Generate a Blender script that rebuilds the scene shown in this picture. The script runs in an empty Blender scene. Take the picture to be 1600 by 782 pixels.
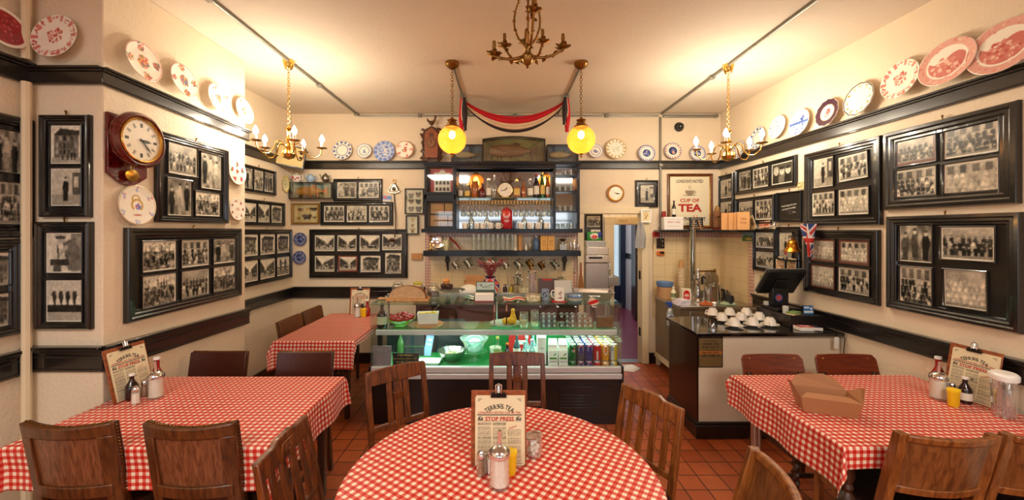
import bpy,math,random
import numpy as np
from mathutils import Matrix,Vector
PI=math.pi
scene=bpy.context.scene
COL=scene.collection
# ------------------------------------------------------------------ camera, world, exposure
EYE=1.75;F=600.0;VX=787.0;VY=360.0          # focal length and vanishing point for a 1600x782 frame
cam_data=bpy.data.cameras.new('camera')
cam_data.sensor_width=36;cam_data.lens=36*F/1600
cam_data.shift_x=(800-VX)/1600;cam_data.shift_y=(VY-391)/1600
cam_data.clip_start=.05
cam=bpy.data.objects.new('camera',cam_data);COL.objects.link(cam)
cam.location=(0,0,EYE);cam.rotation_euler=(PI/2,0,0)
scene.camera=cam
scene.view_settings.view_transform='Standard';scene.view_settings.look='None'
scene.view_settings.exposure=0.42;scene.view_settings.gamma=1.0
scene.view_settings.use_curve_mapping=False
scene.cycles.max_bounces=10;scene.cycles.transparent_max_bounces=24
scene.cycles.diffuse_bounces=5;scene.cycles.glossy_bounces=4
scene.cycles.sample_clamp_indirect=4.0
world=bpy.data.worlds.new('world');scene.world=world;world.use_nodes=True
bg=world.node_tree.nodes['Background'];bg.inputs[0].default_value=(.75,.87,1,1);bg.inputs[1].default_value=.7

def lamp(name,kind,loc,energy,color=(1,1,1),size=.1,size_y=None,rot=(0,0,0),spread=None):
    l=bpy.data.lights.new(name,kind);l.energy=energy;l.color=color
    if kind=='AREA':
        l.size=size
        if size_y: l.shape='RECTANGLE';l.size_y=size_y
        if spread: l.spread=spread
    else: l.shadow_soft_size=size
    o=bpy.data.objects.new(name,l);COL.objects.link(o);o.location=loc;o.rotation_euler=rot
    return o
# daylight of the street coming through the shop front behind the camera
lamp('shopfront_daylight','AREA',(0,-4.45,1.65),40,(.88,.94,1.0),4.8,1.75,(PI/2,0,0))
# added fill lamps without fixtures, behind and above the camera, out of the mirror's view
for _x in (-1.5,1.5): lamp('front_fill_light','AREA',(_x,-.9,3.2),68,(1,.92,.82),1.1,1.1)
# ------------------------------------------------------------------ materials
MATS={}
def _new(name):
    m=bpy.data.materials.new(name);m.use_nodes=True
    nt=m.node_tree;return m,nt,nt.nodes['Principled BSDF']
def lin(c): return tuple((x/255.0) ** 2.2 for x in c)
def mat(name,col=(128,128,128),rough=.5,metal=0,spec=.5,coat=0,emit=None,strength=0,noise=0,nscale=8,bump=0,bscale=60,trans=0,sheen=0):
    if name in MATS: return MATS[name]
    m,nt,b=_new(name);c=(*lin(col),1)
    b.inputs['Base Color'].default_value=c;b.inputs['Roughness'].default_value=rough
    b.inputs['Metallic'].default_value=metal;b.inputs['Specular IOR Level'].default_value=spec
    b.inputs['Coat Weight'].default_value=coat;b.inputs['Coat Roughness'].default_value=.08
    b.inputs['Transmission Weight'].default_value=trans;b.inputs['Sheen Weight'].default_value=sheen
    if emit:
        b.inputs['Emission Color'].default_value=(*lin(emit),1);b.inputs['Emission Strength'].default_value=strength
    N=nt.nodes;L=nt.links
    if noise or bump:
        tc=N.new('ShaderNodeTexCoord')
    if noise:
        n=N.new('ShaderNodeTexNoise');n.inputs['Scale'].default_value=nscale;n.inputs['Detail'].default_value=5
        L.new(tc.outputs['Object'],n.inputs['Vector'])
        r=N.new('ShaderNodeMapRange');r.inputs[3].default_value=1-noise;r.inputs[4].default_value=1+noise
        L.new(n.outputs['Fac'],r.inputs[0])
        mx=N.new('ShaderNodeMix');mx.data_type='RGBA';mx.blend_type='MULTIPLY';mx.inputs[0].default_value=1
        mx.inputs[6].default_value=c;L.new(r.outputs[0],mx.inputs[7]);L.new(mx.outputs[2],b.inputs['Base Color'])
    if bump:
        n2=N.new('ShaderNodeTexNoise');n2.inputs['Scale'].default_value=bscale;n2.inputs['Detail'].default_value=4
        L.new(tc.outputs['Object'],n2.inputs['Vector'])
        bp=N.new('ShaderNodeBump');bp.inputs['Strength'].default_value=bump;bp.inputs['Distance'].default_value=.01
        L.new(n2.outputs['Fac'],bp.inputs['Height']);L.new(bp.outputs[0],b.inputs['Normal'])
    MATS[name]=m;return m
def wood(name,c1=(66,30,12),c2=(122,64,26),rough=.35,scale=(30,30,3),coat=.2):
    if name in MATS: return MATS[name]
    m,nt,b=_new(name);N=nt.nodes;L=nt.links
    tc=N.new('ShaderNodeTexCoord');mp=N.new('ShaderNodeMapping');mp.inputs['Scale'].default_value=scale
    L.new(tc.outputs['Object'],mp.inputs[0])
    n=N.new('ShaderNodeTexNoise');n.inputs['Scale'].default_value=1.2;n.inputs['Detail'].default_value=6;n.inputs['Distortion'].default_value=1.2
    L.new(mp.outputs[0],n.inputs['Vector'])
    r=N.new('ShaderNodeValToRGB');r.color_ramp.elements[0].position=.32;r.color_ramp.elements[1].position=.68
    r.color_ramp.elements[0].color=(*lin(c1),1);r.color_ramp.elements[1].color=(*lin(c2),1)
    L.new(n.outputs['Fac'],r.inputs[0]);L.new(r.outputs[0],b.inputs['Base Color'])
    b.inputs['Roughness'].default_value=rough;b.inputs['Coat Weight'].default_value=coat;b.inputs['Coat Roughness'].default_value=.15
    bp=N.new('ShaderNodeBump');bp.inputs['Strength'].default_value=.25;bp.inputs['Distance'].default_value=.003
    L.new(n.outputs['Fac'],bp.inputs['Height']);L.new(bp.outputs[0],b.inputs['Normal'])
    MATS[name]=m;return m
def glass(name,tint=(250,253,251),refl=.12,rough=.02,body=0.0,bodycol=(220,230,225)):
    """thin clear glass: tinted see-through, a gloss that grows towards the edge, some body"""
    if name in MATS: return MATS[name]
    m,nt,b=_new(name);N=nt.nodes;L=nt.links;N.remove(b);out=N['Material Output']
    t=N.new('ShaderNodeBsdfTransparent');t.inputs[0].default_value=(*lin(tint),1)
    g=N.new('ShaderNodeBsdfGlossy');g.inputs['Roughness'].default_value=rough;g.inputs[0].default_value=(1,1,1,1)
    lw=N.new('ShaderNodeLayerWeight');lw.inputs[0].default_value=.35
    mr=N.new('ShaderNodeMapRange');mr.inputs[3].default_value=refl*.4;mr.inputs[4].default_value=min(1,refl*5)
    L.new(lw.outputs['Facing'],mr.inputs[0])
    base=t
    if body:
        d=N.new('ShaderNodeBsdfDiffuse');d.inputs[0].default_value=(*lin(bodycol),1)
        mb=N.new('ShaderNodeMixShader');mb.inputs[0].default_value=body
        L.new(t.outputs[0],mb.inputs[1]);L.new(d.outputs[0],mb.inputs[2]);base=mb
    mx=N.new('ShaderNodeMixShader');L.new(mr.outputs[0],mx.inputs[0]);L.new(base.outputs[0],mx.inputs[1]);L.new(g.outputs[0],mx.inputs[2])
    L.new(mx.outputs[0],out.inputs[0]);MATS[name]=m;return m
def gingham(name='gingham cloth',p=.0325):
    if name in MATS: return MATS[name]
    m,nt,b=_new(name);N=nt.nodes;L=nt.links
    tc=N.new('ShaderNodeTexCoord');sp=N.new('ShaderNodeSeparateXYZ');L.new(tc.outputs['UV'],sp.inputs[0])
    s=[]
    for k in (0,1):
        d=N.new('ShaderNodeMath');d.operation='DIVIDE';d.inputs[1].default_value=p;L.new(sp.outputs[k],d.inputs[0])
        f=N.new('ShaderNodeMath');f.operation='FRACT';L.new(d.outputs[0],f.inputs[0])
        g=N.new('ShaderNodeMath');g.operation='GREATER_THAN';g.inputs[1].default_value=.5;L.new(f.outputs[0],g.inputs[0]);s.append(g)
    a=N.new('ShaderNodeMath');a.operation='ADD';L.new(s[0].outputs[0],a.inputs[0]);L.new(s[1].outputs[0],a.inputs[1])
    h=N.new('ShaderNodeMath');h.operation='MULTIPLY';h.inputs[1].default_value=.5;L.new(a.outputs[0],h.inputs[0])
    r=N.new('ShaderNodeValToRGB');r.color_ramp.interpolation='CONSTANT'
    r.color_ramp.elements[0].color=(*lin((236,218,196)),1);r.color_ramp.elements[0].position=0
    r.color_ramp.elements[1].color=(*lin((188,34,28)),1);r.color_ramp.elements[1].position=.75
    e=r.color_ramp.elements.new(.25);e.color=(*lin((208,96,80)),1)
    L.new(h.outputs[0],r.inputs[0]);L.new(r.outputs[0],b.inputs['Base Color'])
    b.inputs['Roughness'].default_value=.42;b.inputs['Specular IOR Level'].default_value=.4
    MATS[name]=m;return m
def tiles(name,c1,c2,grout,size,mort=.003,rough=.35,vec=(0,1),dots=None,bump=.4,off=(0,0),noise=.12):
    """square tiles laid in the plane of two world axes"""
    if name in MATS: return MATS[name]
    m,nt,b=_new(name);N=nt.nodes;L=nt.links
    tc=N.new('ShaderNodeTexCoord');sp=N.new('ShaderNodeSeparateXYZ');cb=N.new('ShaderNodeCombineXYZ')
    L.new(tc.outputs['Object'],sp.inputs[0])
    for i in (0,1):
        ad=N.new('ShaderNodeMath');ad.inputs[1].default_value=off[i]+30*size;L.new(sp.outputs[vec[i]],ad.inputs[0]);L.new(ad.outputs[0],cb.inputs[i])
    br=N.new('ShaderNodeTexBrick');br.offset=0;br.inputs['Scale'].default_value=1
    br.inputs['Brick Width'].default_value=size;br.inputs['Row Height'].default_value=size;br.inputs['Mortar Size'].default_value=mort;br.inputs['Mortar Smooth'].default_value=.1
    br.inputs['Color1'].default_value=(*lin(c1),1);br.inputs['Color2'].default_value=(*lin(c2),1);br.inputs['Mortar'].default_value=(*lin(grout),1)
    L.new(cb.outputs[0],br.inputs[0]);colr=br.outputs['Color']
    if dots:
        v=N.new('ShaderNodeTexChecker');v.inputs['Scale'].default_value=dots[1];v.inputs[1].default_value=(1,1,1,1);v.inputs[2].default_value=(*lin(dots[0]),1)
        rt=N.new('ShaderNodeMapping');rt.inputs['Rotation'].default_value=(0,0,PI/4);L.new(cb.outputs[0],rt.inputs[0]);L.new(rt.outputs[0],v.inputs[0])
        mm=N.new('ShaderNodeMix');mm.data_type='RGBA';mm.blend_type='MULTIPLY';mm.inputs[0].default_value=1
        L.new(colr,mm.inputs[6]);L.new(v.outputs[0],mm.inputs[7]);colr=mm.outputs[2]
    n=N.new('ShaderNodeTexNoise');n.inputs['Scale'].default_value=7;n.inputs['Detail'].default_value=6;L.new(tc.outputs['Object'],n.inputs['Vector'])
    r=N.new('ShaderNodeMapRange');r.inputs[3].default_value=1-noise;r.inputs[4].default_value=1+noise;L.new(n.outputs['Fac'],r.inputs[0])
    m2=N.new('ShaderNodeMix');m2.data_type='RGBA';m2.blend_type='MULTIPLY';m2.inputs[0].default_value=1
    L.new(colr,m2.inputs[6]);L.new(r.outputs[0],m2.inputs[7]);L.new(m2.outputs[2],b.inputs['Base Color'])
    b.inputs['Roughness'].default_value=rough
    bp=N.new('ShaderNodeBump');bp.invert=True;bp.inputs['Strength'].default_value=bump;bp.inputs['Distance'].default_value=.004
    L.new(br.outputs['Fac'],bp.inputs['Height']);L.new(bp.outputs[0],b.inputs['Normal'])
    MATS[name]=m;return m
def printed(name='printed paper',rough=.35,metal=0,coat=.15,emit=0):
    if name in MATS: return MATS[name]
    m,nt,b=_new(name);a=nt.nodes.new('ShaderNodeAttribute');a.attribute_name='Col'
    nt.links.new(a.outputs['Color'],b.inputs['Base Color']);b.inputs['Roughness'].default_value=rough
    b.inputs['Metallic'].default_value=metal;b.inputs['Coat Weight'].default_value=coat;b.inputs['Coat Roughness'].default_value=.1
    MATS[name]=m;return m
BLACK=mat('black gloss paint',(30,27,25),.28,coat=.5,bump=.15,bscale=25)
BLACKM=mat('black matt paint',(22,20,19),.55)
RAILM=mat('worn black rail paint',(42,36,31),.3,coat=.5,noise=.5,nscale=14)
CREAM=mat('cream plaster',(225,207,180),.75,noise=.05,nscale=3,bump=.35,bscale=45)
CREAMW=mat('cream woodwork',(226,208,172),.4,coat=.1)
CEIL=mat('ceiling plaster',(210,196,176),.8,noise=.05,nscale=2,bump=.3,bscale=40)
BRASS=mat('brass',(222,176,92),.2,1)
OLDBR=mat('old brass',(146,108,58),.35,1,noise=.35,nscale=60)
STEEL=mat('stainless steel',(190,186,178),.28,1,noise=.08,nscale=5)
CHROME=mat('chrome',(225,225,225),.08,1)
GREYP=mat('galvanised grey conduit',(134,132,122),.4,.5)
PEWTER=mat('pewter',(150,144,132),.28,1,noise=.15,nscale=30)
WHITEC=mat('white china',(240,234,222),.15,coat=.5)
WHITEP=mat('white plastic',(238,236,230),.3)
PAPER=mat('white paper',(238,233,222),.7)
OAK=wood('oak chair wood',(66,30,12),(122,64,26),.35)
OAKL=wood('golden oak wood',(88,46,18),(142,82,38),.33)
DARKW=wood('dark walnut wood',(40,22,13),(78,46,26),.35)
MAHOG=wood('mahogany',(70,14,12),(104,26,20),.2,coat=.6)
PINE=wood('pine board',(168,112,62),(204,150,92),.5)
LEATH=mat('oxblood leather',(66,30,20),.33,noise=.3,nscale=14,bump=.15,bscale=90)
LEATHB=mat('brown leather',(98,60,36),.42,noise=.3,nscale=12,bump=.15,bscale=90)
SEATL=mat('dark brown seat leather',(42,26,20),.35,bump=.1,bscale=80)
CLEAR=glass('clear glass')
CLEARB=glass('vessel glass',(250,252,250),.16,.03,.04)
DISPG=glass('display glass',(250,254,252),.06)
GREENG=glass('green edged glass',(226,243,234),.1,.02,.03,(120,190,160))
PRINT=printed()
CERAM=printed('painted china',.15,0,.6)
CANP=printed('printed can metal',.25,.35,.4)
GOLDL=mat('gold leaf lettering',(196,164,92),.4)
REDI=mat('red ink',(176,34,34),.6);INK=mat('black ink',(36,32,30),.6)
# ------------------------------------------------------------------ mesh helpers
def T(x,y,z): return Matrix.Translation((x,y,z))
def R(a,ax='Z'): return Matrix.Rotation(a,4,ax)
def S(x,y,z): return Matrix.Diagonal((x,y,z,1))
class MB:
    def __init__(s): s.v=[];s.f=[]
    def add(s,vs,fs,M=None):
        o=len(s.v)
        if M is not None: vs=[M @ Vector(p) for p in vs]
        s.v+=[tuple(p) for p in vs];s.f+=[tuple(i+o for i in f) for f in fs];return s
    def box(s,cx,cy,cz,sx,sy,sz,M=None,taper=1):
        a,b,c=sx/2,sy/2,sz/2
        vs=[(cx+i*a*(taper if k<0 else 1),cy+j*b*(taper if k<0 else 1),cz+k*c) for k in (-1,1) for j in (-1,1) for i in (-1,1)]
        return s.add(vs,[(0,2,3,1),(4,5,7,6),(0,1,5,4),(2,6,7,3),(0,4,6,2),(1,3,7,5)],M)
    def bb(s,x0,x1,y0,y1,z0,z1,M=None): return s.box((x0+x1)/2,(y0+y1)/2,(z0+z1)/2,x1-x0,y1-y0,z1-z0,M)
    def bar(s,p,q,w,h=None,up=(0,0,1)):
        """square bar from p to q"""
        h=h or w;p=Vector(p);q=Vector(q);d=(q-p);l=d.length;d.normalize();up=Vector(up)
        if abs(d.dot(up))>.95: up=Vector((0,1,0))
        x=d.cross(up).normalized();y=x.cross(d)
        vs=[c+x*i*w/2+y*j*h/2 for c in (p,q) for i,j in ((-1,-1),(1,-1),(1,1),(-1,1))]
        return s.add(vs,[(0,3,2,1),(4,5,6,7)]+[(i,(i+1)%4,(i+1)%4+4,i+4) for i in range(4)])
    def tube(s,pts,r,n=8,M=None,closed=False):
        pts=[Vector(p) for p in pts];m=len(pts);rs=r if isinstance(r,(list,tuple)) else [r]*m
        vs=[];fs=[];x=None
        for i,p in enumerate(pts):
            if closed: d=pts[(i+1)%m]-pts[i-1]
            else: d=pts[min(i+1,m-1)]-pts[max(i-1,0)]
            d.normalize()
            if x is None:
                a=Vector((0,0,1)) if abs(d.z)<.9 else Vector((1,0,0));x=d.cross(a).normalized()
            else:
                x=(x-d*x.dot(d)).normalized()
            y=d.cross(x)
            vs+=[p+(x*math.cos(2*PI*k/n)+y*math.sin(2*PI*k/n))*rs[i] for k in range(n)]
        for i in range(m if closed else m-1):
            j=(i+1)%m
            for k in range(n): fs.append((i*n+k,i*n+(k+1)%n,j*n+(k+1)%n,j*n+k))
        if not closed: fs.append(tuple(range(n-1,-1,-1)));fs.append(tuple((m-1)*n+k for k in range(n)))
        return s.add(vs,fs,M)
    def lathe(s,prof,c=(0,0,0),n=20,M=None,sx=1,sy=1,loop=False):
        vs=[];fs=[];m=len(prof)
        for r,z in prof: vs+=[(c[0]+max(r,1e-4)*sx*math.cos(2*PI*k/n),c[1]+max(r,1e-4)*sy*math.sin(2*PI*k/n),c[2]+z) for k in range(n)]
        for i in range(m-1):
            for k in range(n): fs.append((i*n+k,i*n+(k+1)%n,(i+1)*n+(k+1)%n,(i+1)*n+k))
        if loop: fs+=[((m-1)*n+k,(m-1)*n+(k+1)%n,(k+1)%n,k) for k in range(n)]
        else: fs.append(tuple(range(n-1,-1,-1)));fs.append(tuple((m-1)*n+k for k in range(n)))
        return s.add(vs,fs,M)
    def ball(s,c,r,n=12,sx=1,sy=1,sz=1,M=None):
        k=n // 2
        return s.lathe([(r*math.sin(PI*i/k),-r*sz*math.cos(PI*i/k)) for i in range(k+1)],c,n,M,sx,sy)
    def prism(s,poly,z0,z1,M=None):
        n=len(poly);vs=[(x,y,z0) for x,y in poly]+[(x,y,z1) for x,y in poly]
        return s.add(vs,[tuple(range(n-1,-1,-1)),tuple(range(n,2*n))]+[(i,(i+1)%n,(i+1)%n+n,i+n) for i in range(n)],M)
    def ring(s,w,h,prof,M=None):
        """mitred moulding round a w x h rectangle in XY; prof = (inset, height)"""
        vs=[];m=len(prof)
        for sx,sy in ((-1,-1),(1,-1),(1,1),(-1,1)): vs+=[(sx*(w/2-i),sy*(h/2-i),z) for i,z in prof]
        fs=[(a*m+k,((a+1)%4)*m+k,((a+1)%4)*m+(k+1)%m,a*m+(k+1)%m) for a in range(4) for k in range(m)]
        return s.add(vs,fs,M)
    def slab(s,xs,zlo,zhi,yf,t,nz=6,M=None):
        """upright curved board: x stations, bottom and top as functions of x, front face y = yf(x, z), thickness t"""
        vs=[];m=len(xs);q=nz+1
        for side in (0,1):
            for x in xs:
                a,b=zlo(x),zhi(x)
                for k in range(q):
                    z=a+(b-a)*k/nz;vs.append((x,yf(x,z)+(t if side else 0),z))
        o=m*q;fs=[]
        for i in range(m-1):
            for k in range(nz):
                a=i*q+k;fs+=[(a,a+q,a+q+1,a+1),(a+o,a+1+o,a+q+1+o,a+q+o)]
            fs+=[(i*q,i*q+o,(i+1)*q+o,(i+1)*q),(i*q+nz,(i+1)*q+nz,(i+1)*q+nz+o,i*q+nz+o)]
        for k in range(nz): fs+=[(k,k+1,k+1+o,k+o),((m-1)*q+k,(m-1)*q+k+o,(m-1)*q+k+1+o,(m-1)*q+k+1)]
        return s.add(vs,fs,M)
    def build(s,name,m,parent=None,bevel=0,M=None,smooth=True,seg=2):
        me=bpy.data.meshes.new(name);me.from_pydata(s.v,[],s.f);me.materials.append(m)
        import bmesh
        b=bmesh.new();b.from_mesh(me);bmesh.ops.recalc_face_normals(b,faces=b.faces);b.to_mesh(me);b.free()
        if smooth:
            me.polygons.foreach_set('use_smooth',[True]*len(me.polygons));me.set_sharp_from_angle(angle=math.radians(38))
        o=bpy.data.objects.new(name,me);COL.objects.link(o)
        if parent: o.parent=parent
        if M is not None: o.matrix_basis=M
        if bevel:
            bv=o.modifiers.new('bevel','BEVEL');bv.width=bevel;bv.segments=seg;bv.limit_method='ANGLE';bv.angle_limit=math.radians(40)
        return o
def tag(o,label,cat,group=None,kind=None):
    if label: o['label']=label
    if cat: o['category']=cat
    if group: o['group']=group
    if kind: o['kind']=kind
    return o
def thing(name,label,cat,M=None,group=None):
    o=bpy.data.objects.new(name,None);COL.objects.link(o);o.empty_display_size=.05
    if M is not None: o.matrix_basis=M
    return tag(o,label,cat,group)
def struct(name,mb,m,bevel=0,**k): return tag(mb.build(name,m,None,bevel,**k),None,None,None,'structure')
def copy_tree(o,parent=None):
    c=o.copy();COL.objects.link(c)
    if parent: c.parent=parent
    for ch in o.children: copy_tree(ch,c)
    return c
PROTO={}
def make(key,fn,M,label,cat,group=None):
    """first call builds the thing, later calls copy it and its parts"""
    if key not in PROTO: o=fn();PROTO[key]=o
    else: o=copy_tree(PROTO[key])
    o.matrix_basis=M
    for k in ('label','group'):
        if k in o: del o[k]
    return tag(o,label,cat,group)
def root(name): return thing(name,None,None)
def text(name,body,h,m,parent,M,width=None,bold=0,ext=.0004,arc=None):
    """raised lettering in the XY plane, centred; arc = radius of an arched line"""
    def tm(ch):
        c=bpy.data.curves.new('t','FONT');c.body=ch;c.size=1;c.resolution_u=2;c.offset=bold;c.extrude=0
        t=bpy.data.objects.new('t',c);me=bpy.data.meshes.new_from_object(t)
        n=len(me.vertices);a=np.zeros(n*3,'f');me.vertices.foreach_get('co',a);a=a.reshape(-1,3)
        fs=[tuple(p.vertices) for p in me.polygons];bpy.data.objects.remove(t);bpy.data.curves.remove(c);bpy.data.meshes.remove(me)
        return a,fs
    mb=MB()
    k=h/.72
    if arc is None:
        a,fs=tm(body)
        if not len(a): return None
        w=a[:,0].max()-a[:,0].min();cx=(a[:,0].max()+a[:,0].min())/2
        kx=k if width is None else width/w
        mb.add([((x-cx)*kx,(y-.36)*k,ext) for x,y,z in a],fs)
    else:
        adv=[]
        for ch in body:
            if ch==' ': adv.append((None,.35));continue
            a,fs=tm(ch);adv.append(((a,fs),a[:,0].max()-a[:,0].min()+.1))
        tot=sum(w for _,w in adv);kx=k if width is None else width/tot;x=-tot/2
        for g,w in adv:
            if g:
                a,fs=g;ang=(x+w/2)*kx/arc;c0=(a[:,0].max()+a[:,0].min())/2
                Mx=T(0,-arc,0) @ R(-ang) @ T(0,arc,0)
                mb.add([((p[0]-c0)*kx,(p[1]-.36)*k,ext) for p in a],fs,Mx)
            x+=w
    return mb.build(name,m,parent,M=M,smooth=False)
# ------------------------------------------------------------------ picture painting (numpy canvases laid on vertex grids)
def cv(w,h,c=.6):
    a=np.zeros((h,w,3));a[:]=c;return a
def _xy(a): h,w=a.shape[:2];return np.meshgrid((np.arange(w)+.5)/w,(np.arange(h)+.5)/h)
def ell(a,cx,cy,rx,ry,c,soft=0):
    X,Y=_xy(a);d=((X-cx)/rx) ** 2+((Y-cy)/ry) ** 2;a[d<1]=c
def rec(a,x0,y0,x1,y1,c):
    h,w=a.shape[:2];a[int(max(0,y0)*h):max(int(y0*h)+1,int(math.ceil(y1*h))),int(max(0,x0)*w):max(int(x0*w)+1,int(math.ceil(x1*w)))]=c
def pol(a,pts,c):
    X,Y=_xy(a);ins=np.zeros(X.shape,bool);n=len(pts)
    for i in range(n):
        x0,y0=pts[i];x1,y1=pts[(i+1)%n]
        cond=((y0>Y) != (y1>Y)) & (X<(x1-x0)*(Y-y0)/(y1-y0+1e-9)+x0);ins ^= cond
    a[ins]=c
def line(a,x0,y0,x1,y1,w,c):
    X,Y=_xy(a);dx,dy=x1-x0,y1-y0;t=np.clip(((X-x0)*dx+(Y-y0)*dy)/(dx*dx+dy*dy+1e-9),0,1)
    a[(X-x0-t*dx) ** 2+(Y-y0-t*dy) ** 2<(w/2) ** 2]=c
def blot(a,rng,amp,n):
    h,w=a.shape[:2];g=rng.rand(n+2,int(n*1.4)+2)
    yy=np.linspace(0,n,h);xx=np.linspace(0,int(n*1.4),w);yi=yy.astype(int);xi=xx.astype(int);fy=(yy-yi)[:,None];fx=(xx-xi)[None]
    v=g[yi][:,xi]*(1-fy)*(1-fx)+g[yi+1][:,xi]*fy*(1-fx)+g[yi][:,xi+1]*(1-fy)*fx+g[yi+1][:,xi+1]*fy*fx
    a+=((v-.5)*2*amp)[...,None]
def person(a,rng,x,y,s,cloth=None,hat=True):
    c=rng.uniform(.08,.3) if cloth is None else cloth
    ell(a,x,y+.42*s,.17*s,.34*s,c);rec(a,x-.1*s,y+.5*s,x+.1*s,y+1.0*s,c*.8)
    if rng.rand()<.5: line(a,x+.12*s,y+.25*s,x+.22*s,y+.6*s,.05*s,.6)
    ell(a,x,y+.05*s,.075*s,.1*s,rng.uniform(.65,.8))
    if hat: ell(a,x,y-.03*s,.085*s,.05*s,rng.uniform(.1,.3))
def photo(kind,seed,w=60,h=42,matc=(.88,.85,.78),mw=.07,sepia=.5):
    rng=np.random.RandomState(seed);a=cv(w,h,.62)
    if kind in ('crowd','team'):
        blot(a,rng,.12,4)
        if rng.rand()<.6:
            for k in range(4): rec(a,.05+.25*k,.05,.17+.25*k,.28,rng.uniform(.2,.4))
        rows=rng.randint(3,5)
        for r in range(rows):
            n=rng.randint(7,10);y=.28+.17*r
            for k in range(n): person(a,rng,(k+.5+rng.uniform(-.2,.2))/n,y+rng.uniform(-.02,.02),.3,rng.uniform(.6,.85) if (kind=='team' or rng.rand()<.25) else None,kind=='crowd')
        rec(a,0,.93,1,1,.5)
    elif kind=='street':
        a[:]=.8;blot(a,rng,.05,3)
        vx,vy=rng.uniform(.35,.65),.55
        rec(a,0,.55,1,1,.62)
        pol(a,[(0,.02),(vx-.06,.42),(vx-.06,.6),(0,.8)],rng.uniform(.3,.5));pol(a,[(1,.1),(vx+.08,.42),(vx+.08,.6),(1,.75)],rng.uniform(.35,.55))
        for k in range(7):
            for j in range(4):
                x=.03+k*(vx-.12)/7;f=(vx-x)/vx;rec(a,x,vy-.5*f+j*.15*f+.06,x+.03*f+.01,vy-.5*f+j*.15*f+.06+.07*f,.15)
                x=.97-k*(1-vx-.12)/7;f=(x-vx)/(1-vx);rec(a,x-.03*f-.01,vy-.42*f+j*.13*f+.05,x,vy-.42*f+j*.13*f+.05+.06*f,.2)
        for k in range(rng.randint(2,5)):
            x,y=rng.uniform(.15,.8),rng.uniform(.6,.8);s=(y-.5)*.8;rec(a,x,y-s*.8,x+s,y,.12);ell(a,x+.2*s,y,.05,.06,.05);rec(a,x+.1*s,y-s*.65,x+.9*s,y-s*.4,.7)
        for k in range(9): person(a,rng,rng.uniform(0,1),rng.uniform(.55,.75),.14)
    elif kind=='field':
        a[:]=.78;rec(a,0,.35,1,1,.45);blot(a,rng,.28,16);blot(a,rng,.2,9)
        for k in range(6): x=rng.uniform(0,1);line(a,x,.1,x+rng.uniform(-.05,.05),.7,.015,.15)
        for k in range(8): person(a,rng,rng.uniform(.05,.95),rng.uniform(.35,.6),.3)
    elif kind=='man':
        a[:]=.68;rec(a,0,.72,1,1,.55);rec(a,.72,.1,1,.7,.3);rec(a,.78,.2,.9,.5,.7);blot(a,rng,.06,8)
        person(a,rng,.48,.25,.62,.12)
    elif kind=='smith':
        a[:]=.75;rec(a,.7,0,1,1,.5);pol(a,[(.45,.25),(.8,.1),(.98,.5),(.95,.95),(.6,.95)],.38);ell(a,.42,.16,.12,.09,.62);ell(a,.38,.1,.15,.05,.25)
        line(a,.55,.35,.3,.62,.09,.6);rec(a,.1,.68,.62,.82,.2);rec(a,.18,.82,.4,1,.3);line(a,.3,.3,.33,.7,.03,.1);blot(a,rng,.05,8)
    elif kind=='rowers':
        a[:]=.7;rec(a,0,.62,1,1,.6)
        for k in range(4): person(a,rng,.2+.2*k,.2,.42,.2,False)
        for k in range(5): person(a,rng,.12+.19*k,.4,.4,.8,False)
        rec(a,.02,.62,.98,.78,.15)
    elif kind=='portraits':
        a[:]=.3;blot(a,rng,.1,5)
        for k,x in enumerate((.2,.5,.8)):
            ell(a,x,.85,.19,.4,rng.choice([.12,.4,.62]));ell(a,x,.38,.12,.2,.76);ell(a,x,.22,.14,.09,.2 if k else .6)
            for e in (-.04,.04): ell(a,x+e,.36,.02,.025,.15)
            ell(a,x,.46,.04,.018,.3)
    elif kind=='bridge':
        a[:]=.78;rec(a,0,.7,1,1,.45)
        for x in (.3,.7): rec(a,x-.07,.2,x+.07,.75,.25);pol(a,[(x-.08,.2),(x,.05),(x+.08,.2)],.2)
        rec(a,.3,.3,.7,.35,.3);rec(a,0,.56,1,.61,.25);line(a,0,.55,.3,.25,.02,.3);line(a,1,.55,.7,.25,.02,.3);blot(a,rng,.05,7)
    elif kind=='house':
        a[:]=.8;rec(a,.1,.2,.9,.85,.4);pol(a,[(.05,.25),(.3,.05),(.95,.12),(.95,.25)],.2);rec(a,0,.85,1,1,.6)
        for j in range(3):
            for k in range(6): rec(a,.15+.13*k,.28+.19*j,.21+.13*k,.38+.19*j,rng.choice([.6,.2,.3,.15,.5]))
        for k in range(4): person(a,rng,rng.uniform(.1,.9),.7,.2)
        blot(a,rng,.06,9)
    elif kind=='pair':
        a[:]=.5;blot(a,rng,.25,6)
        for k in range(3): person(a,rng,.2+.3*k+rng.uniform(-.05,.05),rng.uniform(.1,.25),.75,rng.choice([.1,.7,.3]))
    blot(a,rng,.07,15);b_=a.copy();b_[1:-1,1:-1]=(a[1:-1,1:-1]*2+a[:-2,1:-1]+a[2:,1:-1]+a[1:-1,:-2]+a[1:-1,2:])/6;a=(b_-.45)*1.12+.47
    a=np.clip(a+rng.uniform(-.05,.05,a.shape[:2])[...,None],.03,.93)
    t=np.array([1.0,.965-.03*sepia,.9-.1*sepia]);a=a*t
    bx=max(1,int(mw*w));by=max(1,int(mw*w));o=cv(w+2*bx,h+2*by,matc);o[by:by+h,bx:bx+w]=a
    return o
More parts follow.
